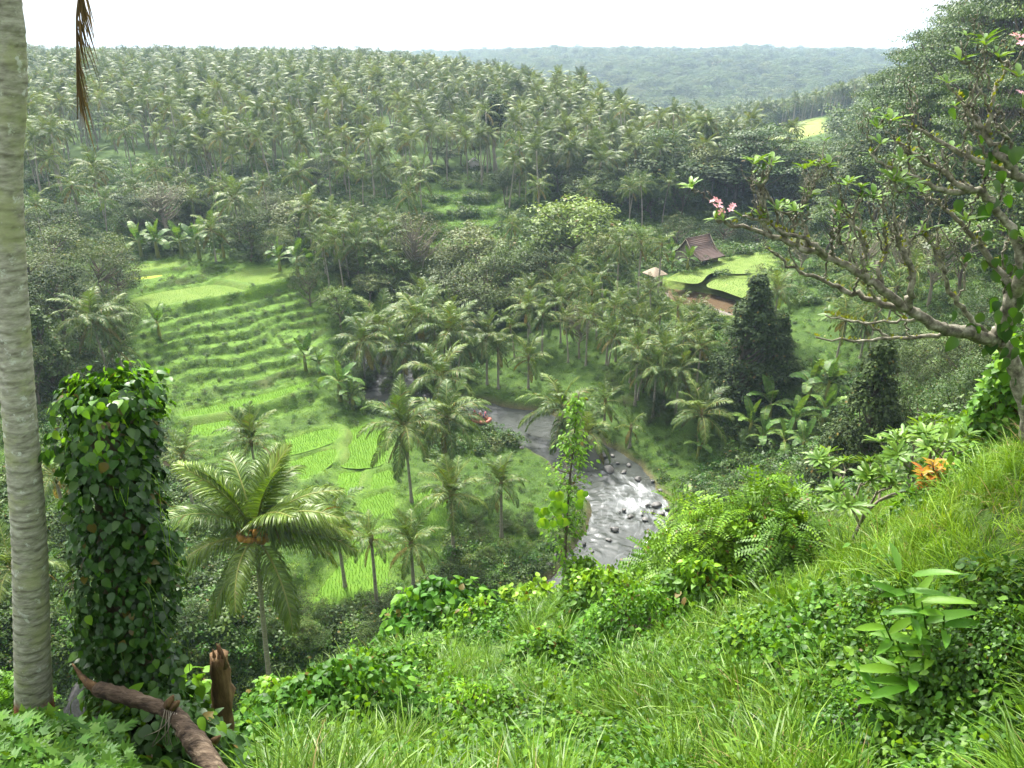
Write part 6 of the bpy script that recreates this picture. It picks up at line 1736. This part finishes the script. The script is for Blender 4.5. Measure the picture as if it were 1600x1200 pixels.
def flower_mesh(mat):
    mb = MB()
    for k in range(5):
        az = 2 * math.pi * k / 5; M = frames(np.array([[math.cos(az), math.sin(az), .35]]), np.array([[-.2 * math.cos(az), -.2 * math.sin(az), 1.0]]))
        mb.stamp(leaf_tpl([(0, .04), (.4, .24), (.8, .26), (1, .05)], .1, .2)[0], leaf_tpl([(0, .04), (.4, .24), (.8, .26), (1, .05)], .1, .2)[1], M, np.zeros((1, 3)))
    return mb.mesh('flower', MATS[mat])
FL_PINK, FL_WHITE = flower_mesh('petal_pink'), flower_mesh('petal_white')
def frangipani():
    base = at_t(1625, 760, 9.0); base[2] = float(H(base[0], base[1])) - .1
    t = thing('frangipani_tree', 'old frangipani tree with bare forking branches and pink blossom', 'tree', tuple(base))
    def pts(L): return [at_t(u, v, d) - base for u, v, d in L]
    mains = [  # (points (u, v, metres), start radius, end radius)
        ([(1625, 760, 9.0), (1608, 660, 8.9), (1590, 590, 8.8), (1572, 545, 8.7), (1556, 528, 8.65)], .115, .095),
        ([(1560, 532, 8.65), (1535, 528, 8.6), (1500, 518, 8.5), (1468, 512, 8.4), (1440, 495, 8.35), (1420, 482, 8.3)], .105, .062),
        ([(1420, 482, 8.3), (1380, 455, 8.2), (1345, 428, 8.1), (1290, 400, 8.0), (1245, 385, 7.95), (1205, 368, 7.9), (1150, 352, 7.9), (1118, 342, 7.9)], .062, .018),
        ([(1290, 400, 8.0), (1265, 378, 7.9), (1230, 365, 7.85), (1195, 348, 7.8), (1160, 338, 7.8)], .035, .014),
        ([(1420, 482, 8.3), (1385, 475, 8.4), (1340, 460, 8.5), (1290, 440, 8.5), (1240, 420, 8.5), (1205, 392, 8.5)], .05, .016),
        ([(1500, 518, 8.5), (1440, 528, 8.7), (1380, 529, 8.8), (1335, 533, 8.9), (1275, 527, 8.9)], .035, .012),
        ([(1390, 529, 8.8), (1360, 510, 8.8), (1325, 500, 8.8), (1300, 492, 8.8)], .02, .009),
        ([(1440, 495, 8.35), (1400, 502, 8.5), (1340, 502, 8.6), (1290, 492, 8.6)], .025, .010),
        ([(1420, 482, 8.3), (1425, 450, 8.1), (1418, 410, 8.0), (1405, 375, 7.9), (1398, 345, 7.8)], .05, .018),
        ([(1345, 428, 8.1), (1352, 395, 8.0), (1345, 365, 7.9), (1320, 340, 7.9), (1302, 328, 7.9)], .035, .014),
        ([(1380, 455, 8.2), (1372, 420, 8.2), (1385, 385, 8.2), (1380, 355, 8.1)], .035, .014),
        ([(1556, 528, 8.65), (1570, 500, 8.5), (1585, 455, 8.3), (1600, 430, 8.1), (1628, 395, 7.9)], .105, .08),
        ([(1600, 430, 8.1), (1590, 380, 8.0), (1560, 330, 7.9), (1530, 298, 7.8), (1500, 290, 7.7), (1460, 262, 7.7), (1425, 240, 7.7), (1400, 222, 7.7)], .06, .018),
        ([(1530, 298, 7.8), (1480, 300, 7.7), (1430, 278, 7.7), (1390, 262, 7.7), (1360, 240, 7.7)], .04, .014),
        ([(1628, 395, 7.9), (1620, 330, 7.8), (1600, 285, 7.7), (1570, 250, 7.6), (1545, 215, 7.6), (1520, 180, 7.6), (1495, 150, 7.6)], .07, .018),
        ([(1545, 215, 7.6), (1545, 170, 7.5), (1560, 130, 7.5), (1575, 95, 7.5)], .03, .014),
        ([(1600, 285, 7.7), (1560, 262, 7.7), (1500, 240, 7.6), (1450, 210, 7.6), (1410, 195, 7.6)], .04, .015),
        ([(1585, 455, 8.3), (1545, 400, 8.3), (1510, 360, 8.2), (1470, 320, 8.2), (1440, 300, 8.2)], .045, .014),
        ([(1540, 520, 8.6), (1500, 480, 8.4), (1480, 440, 8.2), (1465, 400, 8.1), (1440, 365, 8.0)], .04, .015),
        ([(1205, 368, 7.9), (1190, 345, 7.85), (1185, 325, 7.8)], .018, .012),
        ([(1245, 385, 7.95), (1240, 350, 7.9), (1250, 325, 7.85), (1268, 305, 7.8)], .022, .012),
    ]
    tips = []
    def lichen_tube(mb, Q, r0, r1):
        q = smooth_line(Q, 5); q[1:-1] += rng.normal(0, .012, q[1:-1].shape)
        mb.tube(q, np.linspace(r0, r1, len(q)) * (1 + rng.normal(0, .06, len(q))), 9, ridge=.04); return q
    def twig(Q0, d, r, ln, depth):
        P1 = Q0 + d * ln * .55 + rng.normal(0, .015, 3); P2 = P1 + unit(d + np.array([0, 0, .45]) + rng.normal(0, .12, 3)) * ln * .5
        mb = MB(); lichen_tube(mb, [Q0, P1, P2], r, r * .8); put('branch', mb.mesh('branch', MATS['frangi_bark'], True), t)
        if depth == 0 or rng.random() < .12: tips.append((P2, unit(P2 - P1))); return
        for s in range(2 if rng.random() < .8 else 3):
            side = unit(np.cross(unit(P2 - P1), rng.standard_normal(3)))
            twig(P2, unit(unit(P2 - P1) + side * .75 + np.array([-.12, 0, .25])), r * .74, ln * rng.uniform(.6, .9), depth - 1)
    for k, (L, r0, r1) in enumerate(mains):
        mb = MB(); q = lichen_tube(mb, pts(L), r0 * .82, r1 * .8)
        put('trunk' if k == 0 else 'branch', mb.mesh('branch', MATS['frangi_bark'], True), t)
        if k > 1:
            tips.append((q[-1], unit(q[-1] - q[-4])))
            for s in np.arange(int(len(q) * .30), len(q) - 2, 4 if k not in (5, 6, 7) else 14):
                d = unit(q[s + 1] - q[s]); up = unit(np.array([rng.normal(-.2, .4), rng.normal(-.1, .4), 1.0]) + d * .55)
                rr = r0 + (r1 - r0) * s / len(q)
                twig(q[s], up, max(.008, min(.018, rr * .42)), rng.uniform(.20, .38), 2 if rng.random() < .55 else 1)
    # leaf whorls at some tips, stubby bare ends elsewhere; blossom
    for P, d in tips:
        u, v, _ = project(P + base)
        f = rng.random()
        if f < .15: whorl(t, P, unit(d + np.array([0, 0, .8])), int(rng.integers(5, 9)), rng.uniform(.13, .2))
        elif f < .28: whorl(t, P, unit(d + np.array([0, 0, .8])), 3, .12)
    for u, v, d, n, s in ((1390, 190, 7.55, 10, .27), (1370, 200, 7.6, 8, .22), (1398, 285, 7.6, 11, .28), (1420, 290, 7.6, 8, .24), (1188, 338, 7.8, 9, .22), (1130, 345, 7.85, 6, .18), (1215, 328, 7.8, 9, .2), (1265, 305, 7.8, 8, .2), (1310, 330, 7.8, 8, .2), (1365, 310, 7.8, 9, .24), (1500, 95, 7.4, 7, .26), (1480, 130, 7.5, 6, .2), (1375, 225, 7.7, 8, .22), (1560, 90, 7.4, 8, .25), (1590, 120, 7.4, 8, .28), (1440, 300, 7.8, 8, .24)):
        P = at_t(u, v, d) - base; q = min(tips, key=lambda x: np.linalg.norm(x[0] - P))[0]
        mb = MB(); mb.tube(smooth_line([q, (q + P) / 2 + np.array([0, 0, -.03]), P], 4), .012, 6); put('branch', mb.mesh('branch', MATS['frangi_bark'], True), t)
        whorl(t, P, np.array([0, -.2, 1.0]), n, s * .82)
    for u, v, d, n, me in ((1122, 318, 7.85, 6, FL_PINK), (1142, 326, 7.85, 4, FL_PINK), (1592, 62, 7.3, 6, FL_PINK), (1598, 145, 7.4, 3, FL_PINK), (1448, 384, 8.0, 2, FL_WHITE), (1416, 372, 8.0, 1, FL_WHITE)):
        P = at_t(u, v, d) - base; q = min(tips, key=lambda x: np.linalg.norm(x[0] - P))[0]
        mb = MB(); mb.tube([q, P], [.010, .006], 5); put('flower_stalk', mb.mesh('stalk', MATS['plumeria_leaf']), t)
        for k in range(n):
            o = put('flower', me, t); placed(o, P + rng.normal(0, .035, 3), unit(rng.standard_normal(3) * [1, 1, .2]), unit([rng.normal(0, .4), -.7, .8]), rng.uniform(.032, .045))
    # heart leaves of the vine climbing the tree
    vm = [tpl_mesh(HEART, 'vine_leaf', 'vine_leaf', .02) for _ in range(3)] + [tpl_mesh(HEART, 'bush_leaf', 'vine_leaf', .02)]
    for k in range(150):
        L, r0, r1 = mains[[0, 11, 12, 14, 16, 17, 18, 11, 1][k % 9]]
        q = smooth_line(pts(L), 5); s = rng.integers(0, len(q)); P = q[s] + rng.normal(0, .13, 3)
        u, v, _ = project(P + base)
        if u < 1475 or (u < 1540 and rng.random() < .5): continue
        o = put('vine_leaf', vm[k % 4], t); placed(o, P, unit([rng.normal(0, .4), -.3, -1]), unit([rng.normal(0, .4), -.9, .5]), rng.uniform(.09, .18))
    # small mossy ferns along the boughs
    ms = MB()
    for k in range(520):
        L, r0, r1 = mains[2 + k % 18]
        q = smooth_line(pts(L), 5); s = rng.integers(int(len(q) * .2), len(q)); d = unit([rng.normal(0, .6), rng.normal(0, .6), 1])
        ms.stamp(CARD[0], CARD[1], frames(d[None], rng.standard_normal((1, 3))) * rng.uniform(.03, .06), q[s][None] + d[None] * .02)
    o = put('moss', ms.mesh('moss', MATS['croton_moss']), t); o['kind'] = 'stuff'
leaf_mat('croton_moss', (.14, .16, .02), (.22, .24, .04), trans=.3)
frangipani()
def frangi_shrub(u, v, t_, hpx, label, n=7, base_uv=None):
    c = at_t(u, v, t_); c[2] = float(H(c[0], c[1])) - .03
    t = thing('frangipani_shrub', label, 'shrub', tuple(c), 0, 'young frangipani shrubs on the slope')
    h = hpx * t_ / 1200 * 1.15
    def grow(P, d, ln, r, k):
        Q = P + d * ln; mb = MB(); mb.tube(smooth_line([P, (P + Q) / 2 + rng.normal(0, .02, 3), Q], 4), np.linspace(r, r * .8, 9), 7); put('stem', mb.mesh('stem', MATS['pale_bark'], True), t)
        if k == 0: whorl(t, Q, unit(d + np.array([0, 0, .8])), 11, .27, P_THIN); return
        for s in range(2 if k < 3 else 3):
            a = rng.uniform(0, 6.28); grow(Q, unit(d + .75 * np.array([math.cos(a), math.sin(a), .1])), ln * rng.uniform(.6, .85), r * .78, k - 1)
    grow(np.zeros(3), unit(np.array([rng.normal(0, .15), rng.normal(0, .1), 1.0])), h * .30, .035, 4)
frangi_shrub(1315, 905, 13.5, 165, 'young frangipani shrub on pale forked stems in the grass')
frangi_shrub(1400, 870, 13.0, 150, 'young frangipani shrub left of the croton')
frangi_shrub(1240, 830, 17.0, 120, 'young frangipani shrub beside the feathery bush')
frangi_shrub(1190, 800, 22.0, 110, 'far young frangipani shrub over the river bank')

# ------------------------------------------------------------------ slender climber-hung sapling before the river
def sapling():
    base = at_t(884, 985, 20.0); base[2] = float(H(base[0], base[1])) - .1
    top = at_y(905, 612, base[1] + 1.0)
    t = thing('young_tree', 'slender sapling hung with yellow green creeper before the river', 'tree', tuple(base))
    d = top - base; Q = smooth_line([(0, 0, 0), d * .3 + np.array([-.12, 0, 0]), d * .65 + np.array([-.1, 0, 0]), d], 8)
    put('trunk', MB().tube(Q, np.linspace(.055, .012, len(Q)), 7).mesh('trunk', MATS['bark'], True), t)
    br = MB(); C, A_, Nn, S = [], [], [], []
    for k in range(110):
        q = rng.uniform(.12, 1.0); P0 = Q[int(q * (len(Q) - 1))]; az = rng.uniform(0, 6.28)
        ln = (.20 + .52 * math.sin(math.pi * min(1, q * .95)) ** 1.5) * rng.uniform(.45, 1.0) * (.55 if q > .82 or q < .3 else 1.0)
        e = P0 + np.array([math.cos(az), math.sin(az), rng.uniform(.1, .7)]) * ln
        br.tube(smooth_line([P0, (P0 + e) / 2 + [0, 0, -.03], e], 3), np.linspace(.012, .004, 7), 4, cap=False)
        for j in range(13):
            f = rng.uniform(.25, 1.05); p = P0 + (e - P0) * f + rng.normal(0, .09, 3)
            C.append(p); A_.append(unit([math.cos(az) + rng.normal(0, .6), math.sin(az) + rng.normal(0, .6), -.5])); Nn.append(unit([rng.normal(0, .4), -.2 + rng.normal(0, .4), 1])); S.append(rng.uniform(.07, .14))
    o = put('twigs', br.mesh('twigs', MATS['bark']), t); o['kind'] = 'stuff'
    mb = MB(); C, A_, Nn, S = map(np.array, (C, A_, Nn, S)); yg = rng.random(len(C)) < .30 + .25 * (C[:, 2] > d[2] * .55)
    leaf_cloud(mb, OVATE, C[~yg], A_[~yg], Nn[~yg], S[~yg], 0); leaf_cloud(mb, OVATE, C[yg], A_[yg], Nn[yg], S[yg], 1)
    o = put('foliage', mb.mesh('foliage', [MATS['feather_leaf'], MATS['vine_leaf_young']]), t); o['kind'] = 'stuff'
    rm = [tpl_mesh(ROUND, 'vine_leaf_young', 'round_leaf', .02, False) for _ in range(2)]
    for k in range(26):
        u, v = [(842, 800), (850, 812), (862, 806), (875, 770), (868, 790), (886, 780), (905, 775), (915, 790), (848, 788), (882, 810)][k % 10]
        P = at_y(u + rng.normal(0, 7), v + rng.normal(0, 7), base[1] - .1) - base
        o = put('round_leaf', rm[k % 2], t); placed(o, P, unit([rng.normal(0, .5), -.4, -.6]), unit([rng.normal(0, .4), -.8, .7]), rng.uniform(.15, .26))
sapling()
# ------------------------------------------------------------------ grass and creepers on the near slope
def tuft(n, lo, hi, wid, spread, mat, seed, bend=1.0, seg=4):
    r_ = np.random.default_rng(seed); mb = MB()
    for k in range(n):
        a = r_.uniform(0, 6.28); L = r_.uniform(lo, hi); p = np.array([r_.normal(0, spread), r_.normal(0, spread), -.03])
        d = np.array([math.cos(a), math.sin(a), 0]); lean = r_.uniform(.12, .5); curve = r_.uniform(.5, 1.7) * bend
        s = np.linspace(0, 1, seg + 1); ang = lean + curve * s ** 1.6
        X = np.concatenate([[0], np.cumsum(np.sin(ang[1:]))]) * L / seg; Z = np.concatenate([[0], np.cumsum(np.cos(ang[1:]))]) * L / seg
        C = p + X[:, None] * d + Z[:, None] * np.array([0, 0, 1.0])
        W = np.array([-d[1], d[0], 0]) * wid * r_.uniform(.7, 1.2); w = (1 - s ** 2.2)[:, None] * W
        V = np.empty((2 * (seg + 1), 3)); V[0::2] = C - w; V[1::2] = C + w
        mb.add(V, np.array([[2 * i, 2 * i + 1, 2 * i + 3, 2 * i + 2] for i in range(seg)]))
    return mb.mesh('grass_tuft', MATS[mat])
def sprig(n, size, rad, h, mat, seed, tpl=OVATE):
    r_ = np.random.default_rng(seed); mb = MB()
    a = r_.uniform(0, 6.28, n); q = np.sqrt(r_.uniform(0, 1, n)) * rad
    P = np.stack([q * np.cos(a), q * np.sin(a), h * (1 - (q / rad) ** 2) * r_.uniform(.2, 1.1, n) + .02], -1)
    nrm = unit(np.stack([.5 * np.cos(a) * q / rad, .5 * np.sin(a) * q / rad, np.ones(n)], -1) + r_.normal(0, .3, (n, 3))); ax = unit(np.stack([np.cos(a), np.sin(a), -.3 * np.ones(n)], -1) + r_.normal(0, .6, (n, 3)))
    leaf_cloud(mb, tpl, P, ax, nrm, size * r_.uniform(.6, 1.25, n))
    return mb.mesh('creeper', MATS[mat])
GRASS = [tuft(22, .55, 1.05, .011, .07, 'grass_blade', 1), tuft(24, .4, .9, .010, .10, 'grass_blade', 2), tuft(18, .6, 1.3, .0125, .06, 'grass_blade', 3, .9), tuft(28, .25, .6, .008, .12, 'grass_light', 4, 1.1), tuft(30, .2, .55, .0075, .14, 'grass_light', 5, .9), tuft(22, .5, .95, .010, .08, 'grass_light', 6), tuft(9, .5, 1.1, .006, .08, 'dead_grass', 7, 1.2)]
COVER = [sprig(90, .075, .34, .22, 'cover_leaf', 11), sprig(110, .06, .32, .18, 'cover_leaf', 12), sprig(60, .10, .36, .28, 'bush_leaf', 13, HEART), sprig(120, .055, .30, .2, 'feather_leaf', 14), sprig(40, .13, .42, .5, 'cover_leaf', 15, LOBED), sprig(80, .10, .26, .65, 'bush_leaf', 16), sprig(60, .13, .3, .75, 'feather_leaf', 17), sprig(90, .09, .3, .6, 'cover_leaf', 18)]
def slope_points(n, near=2.4, far=29):
    P = []
    while sum(map(len, P)) < n:
        m = n * 2
        t = near * (far / near) ** rng.uniform(0, 1, m) ** .8
        u = rng.uniform(-380, 2050, m); q = (u - 800) / 1200
        y = t * rng.uniform(.62, .9, m); x = q * t
        z = H(x, y); uu, vv, w = project(np.stack([x, y, z], -1))
        ok = (vv > 640) & (vv < 1330) & (uu > -390) & (uu < 2060) & (w > 2.6) & (y < 27) & (z > -26)
        P.append(np.stack([x, y, z, uu, vv], -1)[ok])
    return np.concatenate(P)[:n]
_S = slope_points(23500)
_ex = np.zeros(len(_S), bool)
for (ex, ey, er) in EXC: _ex |= np.hypot(_S[:, 0] - ex, _S[:, 1] - ey) < er
_left = (_S[:, 3] < 430) & (_S[:, 4] > 960)
_bare = noise2(_S[:, 0], _S[:, 1], 73, 3, .8) < -.04
_nz = noise2(_S[:, 0], _S[:, 1], 71, 3, .45); _right = sstep(1150, 1450, _S[:, 3]) * sstep(1000, 820, _S[:, 4])
_creep = sstep(.02, .28, noise2(_S[:, 0], _S[:, 1], 72, 3, .6) + .04 + .45 * sstep(1450, 1600, _S[:, 3]) * sstep(860, 980, _S[:, 4]) + .25 * sstep(1000, 1150, _S[:, 4]) - .8 * _right)
_isc = (rng.random(len(_S)) < np.where(_ex, .55, _creep * .45)) & ~_left | (_S[:, 3] < 170) & (_S[:, 4] > 1190) & (rng.random(len(_S)) < .6)
_isg = ~_isc & ~_ex & ~_left & ~(_bare & (_right < .4))
_g = _S[_isg]; _rg = _right[_isg]; n = len(_g)
_idx = np.where(rng.random(n) < _rg + .25, rng.integers(3, 6, n), rng.integers(0, 3, n))
_idx = np.where(rng.random(n) < .05, 6, _idx)
_nr = Hn(_g[:, 0], _g[:, 1])
scatter('grass', GRASS, _g[:, :3], np.column_stack([-_nr[:, 1] * .5 + rng.normal(0, .12, n), _nr[:, 0] * .5 + rng.normal(0, .12, n), rng.uniform(0, 6.28, n)]),
        rng.uniform(.42, .85, n) * np.where(_rg > .5, .8, 1) * np.where((_g[:, 3] > 820) & (_g[:, 3] < 1250), 1.2, 1) * (1 + .2 * _nz[_isg]), _idx, 'long green grass covering the near slope', 'grass')
_c = _S[_isc]; n = len(_c); _nr = Hn(_c[:, 0], _c[:, 1])
scatter('creepers', COVER, _c[:, :3], np.column_stack([-_nr[:, 1] * .8, _nr[:, 0] * .8, rng.uniform(0, 6.28, n)]), rng.uniform(.7, 1.3, n) * np.clip(np.linalg.norm(_c[:, :3], axis=1) / 12, .55, 1), np.where(_c[:, 3] < 185, 4, rng.choice([0, 1, 2, 3, 5, 6, 7], n, p=[.16, .16, .14, .16, .14, .10, .14])), 'low leafy creepers among the grass of the near slope', 'creepers')

# ------------------------------------------------------------------ undergrowth of the valley
def shrub_mesh(mat, seed, n=260, lsize=.16, flat=.7):
    r_ = np.random.default_rng(seed); mb = MB()
    cl = r_.normal(0, .42, (9, 3)) * [1, 1, .5] + [0, 0, .5]
    for c in cl:
        m = n // 9; d = unit(r_.standard_normal((m, 3))); d[:, 2] = np.abs(d[:, 2]) - .2
        P = c + d * [.42, .42, .42 * flat] * r_.uniform(.5, 1.05, (m, 1)); P[:, 2] = np.abs(P[:, 2])
        nr = unit(d + [0, 0, .8] + r_.normal(0, .35, (m, 3))); ax = unit(np.cross(nr, r_.standard_normal((m, 3))) + d * .4)
        leaf_cloud(mb, CARD, P, ax, nr, lsize * r_.uniform(.6, 1.3, m))
    return mb.mesh('shrub', MATS[mat])
SHRUBS = [shrub_mesh('tree_mid', 1), shrub_mesh('tree_mid', 2, lsize=.2), shrub_mesh('cover_leaf', 3), shrub_mesh('tree_dark', 4), shrub_mesh('tree_bright', 5, 220, .14), shrub_mesh('tree_olive', 6)]
MIDGRASS = [tuft(26, .5, 1.0, .030, .35, 'grass_blade', 21, .8, 2), tuft(26, .4, .9, .028, .4, 'grass_light', 22, .8, 2), tuft(30, .3, .7, .035, .45, 'cover_leaf', 23, .8, 2), tuft(22, .35, .8, .03, .4, 'tree_mid', 24, .8, 2)]
def valley_points(n, y0=26, y1=200):
    y = y0 * (y1 / y0) ** rng.uniform(0, 1, n); x = y * rng.uniform(-1.08, 1.08, n)
    z = H(x, y); u, v, w = project(np.stack([x, y, z], -1))
    ok = (u > -400) & (u < 2000) & (v < 1190) & (SOILF(x, y) < .55)
    for W in PAD_WORLD: ok &= ~inside(x, y, W)
    d, _ = seg_dist(x, y, RIVER); ok &= d > RIVER_W + .9
    return np.stack([x, y, z, u, v], -1)[ok]
_V = valley_points(68000)
_tz = np.vstack([(lambda q: q[inside(q[:, 0], q[:, 1], Z_)])(rng.uniform(Z_.min(0), Z_.max(0), (n_, 2))) for Z_, n_ in ((TERR_ZONE, 16000), (TERR_ZONE2, 9000))])
_st = 1 - Hn(_tz[:, 0], _tz[:, 1], .3)[:, 2]
_tz = _tz[(rng.random(len(_tz)) < .12 + 3.0 * _st) & (SOILF(_tz[:, 0], _tz[:, 1]) < .5)]
for W in PAD_WORLD: _tz = _tz[~inside(_tz[:, 0], _tz[:, 1], W)]
_tzz = H(_tz[:, 0], _tz[:, 1]); _tu, _tv, _ = project(np.column_stack([_tz, _tzz]))
_V = np.vstack([_V, np.column_stack([_tz, _tzz, _tu, _tv])])
_open = inside(_V[:, 3], _V[:, 4], np.array([(190, 400), (330, 395), (500, 420), (530, 520), (545, 640), (620, 650), (700, 760), (700, 900), (470, 1000), (300, 760), (240, 640), (185, 520)]))
_mead = inside(_V[:, 3], _V[:, 4], np.array([(730, 600), (800, 520), (960, 500), (1080, 620), (1150, 700), (1060, 770), (960, 690), (850, 660)])) | inside(_V[:, 3], _V[:, 4], np.array([(690, 720), (860, 690), (900, 800), (840, 880), (720, 850)])) | inside(_V[:, 3], _V[:, 4], np.array([(1210, 480), (1450, 470), (1480, 560), (1260, 590)]))
_dens = np.where(_open, .12, np.where(_mead, np.where(_V[:, 3] > 930, .34, .16), .62)); _dens = np.where((_V[:, 1] > 130), .8, _dens); _dens = np.where(inside(_V[:, 0], _V[:, 1], TERR_ZONE2), np.where(Hn(_V[:, 0], _V[:, 1], .8)[:, 2] < .8, .22, .0), _dens)
_dens = _dens * sstep(-.55, .1, noise2(_V[:, 0], _V[:, 1], 81, 3, .12) + .15)
_sh = rng.random(len(_V)) < _dens
_q = _V[_sh]; n = len(_q); _op = (_open | _mead)[_sh]
scatter('undergrowth', SHRUBS, _q[:, :3] - [0, 0, .1], np.column_stack([rng.normal(0, .12, n), rng.normal(0, .12, n), rng.uniform(0, 6.28, n)]), rng.uniform(.5, 1.5, n) * np.where(_op, .42, 1.0) * (1 + .4 * (_q[:, 1] > 130)), rng.choice(6, n, p=[.26, .2, .2, .14, .12, .08]),
        'tangled green undergrowth covering the valley sides', 'undergrowth')
_q = _V[~_sh]; n = len(_q); _op = (_open | _mead)[~_sh]
scatter('valley_grass', MIDGRASS, _q[:, :3] - [0, 0, .03], np.column_stack([rng.normal(0, .1, n), rng.normal(0, .1, n), rng.uniform(0, 6.28, n)]), rng.uniform(.45, 1.1, n) * np.where(_op, .62, .9), rng.choice(4, n, p=[.35, .3, .2, .15]),
        'rough green grass on the terraces and banks', 'grass')

# ------------------------------------------------------------------ far woods
def wood_points(n, box, cond):
    x = rng.uniform(box[0], box[1], n); y = rng.uniform(box[2], box[3], n); z = H(x, y)
    u, v, w = project(np.stack([x, y, z + 8], -1)); ok = cond(x, y, u, v)
    return np.stack([x, y, z], -1)[ok]
FARTREES = [T_PROTO['round'][0][1], T_PROTO['round'][1][1], T_PROTO['round_dark'][0][1], T_PROTO['dome'][0][1], T_PROTO['round_olive'][0][1], T_PROTO['layer'][0][1]]
def turned(n): return np.column_stack([np.zeros(n), np.zeros(n), rng.uniform(0, 6.28, n)])
_P = wood_points(40000, (-650, 1500, 560, 2200), lambda x, y, u, v: (u > 480) & (u < 2000) & (x > rim_x(y) + 14))
_P = _P[rng.random(len(_P)) < np.clip(700 / _P[:, 1], .3, 1)]
n = len(_P)
scatter('far_wood', FARTREES, _P - [0, 0, 2.0], turned(n), rng.uniform(9, 22, n) * (1 + .25 * noise2(_P[:, 0], _P[:, 1], 91, 2, .02)), rng.integers(0, 6, n), 'blue hazy woods covering the far hill', 'woods')
_P = wood_points(5200, (-60, 420, 430, 900), lambda x, y, u, v: (u > 900) & (u < 1420) & (x > rim_x(y) + 10) & ~inside(x, y, FIELD_FAR) & (noise2(x, y, 92, 2, .01) > -.25))
n = len(_P)
scatter('far_palms', FAR_PALMS, _P, turned(n), rng.uniform(.8, 1.15, n), rng.integers(0, 6, n), 'hazy palms on the valley floor below the far hill', 'palms')
_P = wood_points(1500, (-900, 0, 480, 900), lambda x, y, u, v: (u > -380) & (v < 110) & (x < rim_x(y)))
_P = _P[:420]; n = len(_P)
scatter('skyline_trees', FARTREES, _P - [0, 0, 1.0], turned(n), rng.uniform(11, 20, n), rng.integers(0, 5, n), 'round treetops along the skyline of the plateau', 'trees')
_P = wood_points(3800, (-10, 420, 150, 560), lambda x, y, u, v: (x > rim_x(y) + 3) & (u < 2000) & (H(x, y) < 6) & (seg_dist(x, y, FIELD_FAR, True)[0] > 8) & ~inside(x, y, FIELD_FAR) & ~((u > 1175) & (u < 1300) & (y < 400) & (y > 315)))
n = len(_P)
scatter('side_valley_wood', FARTREES, _P - [0, 0, 1.0], turned(n), rng.uniform(8, 15, n), rng.integers(0, 6, n), 'dense woods filling the side valley below the yellow field', 'woods')
_P = wood_points(900, (-420, 40, 190, 520), lambda x, y, u, v: (u > -300) & (x < rim_x(y) - 4) & (y > 196))
_P = _P[:230]; n = len(_P)
scatter('plateau_trees', FARTREES, _P - [0, 0, .6], turned(n), rng.uniform(7, 13, n), rng.integers(0, 6, n), 'broadleaf trees mixed into the palm forest of the plateau', 'trees')
# ------------------------------------------------------------------ haze: one closed box of even, pale air
def build_haze():
    m = bpy.data.materials.new('haze_air'); nt = nodes_of(m)
    v = N(nt, 'ShaderNodeVolumePrincipled', Density=HAZE_D)
    v.inputs['Color'].default_value = (.60, .80, 1.0, 1)
    v.inputs['Anisotropy'].default_value = .25
    out = N(nt, 'ShaderNodeOutputMaterial'); nt.links.new(v.outputs[0], out.inputs['Volume'])
    mb = MB(); mb.box((100, 1480, -20), (4300, 3040, 130))
    o = put('haze', mb.mesh('haze', m))
    tag(o, 'thin bluish haze filling the valley air', 'haze', kind='stuff')
HAZE_D = .00020
build_haze()
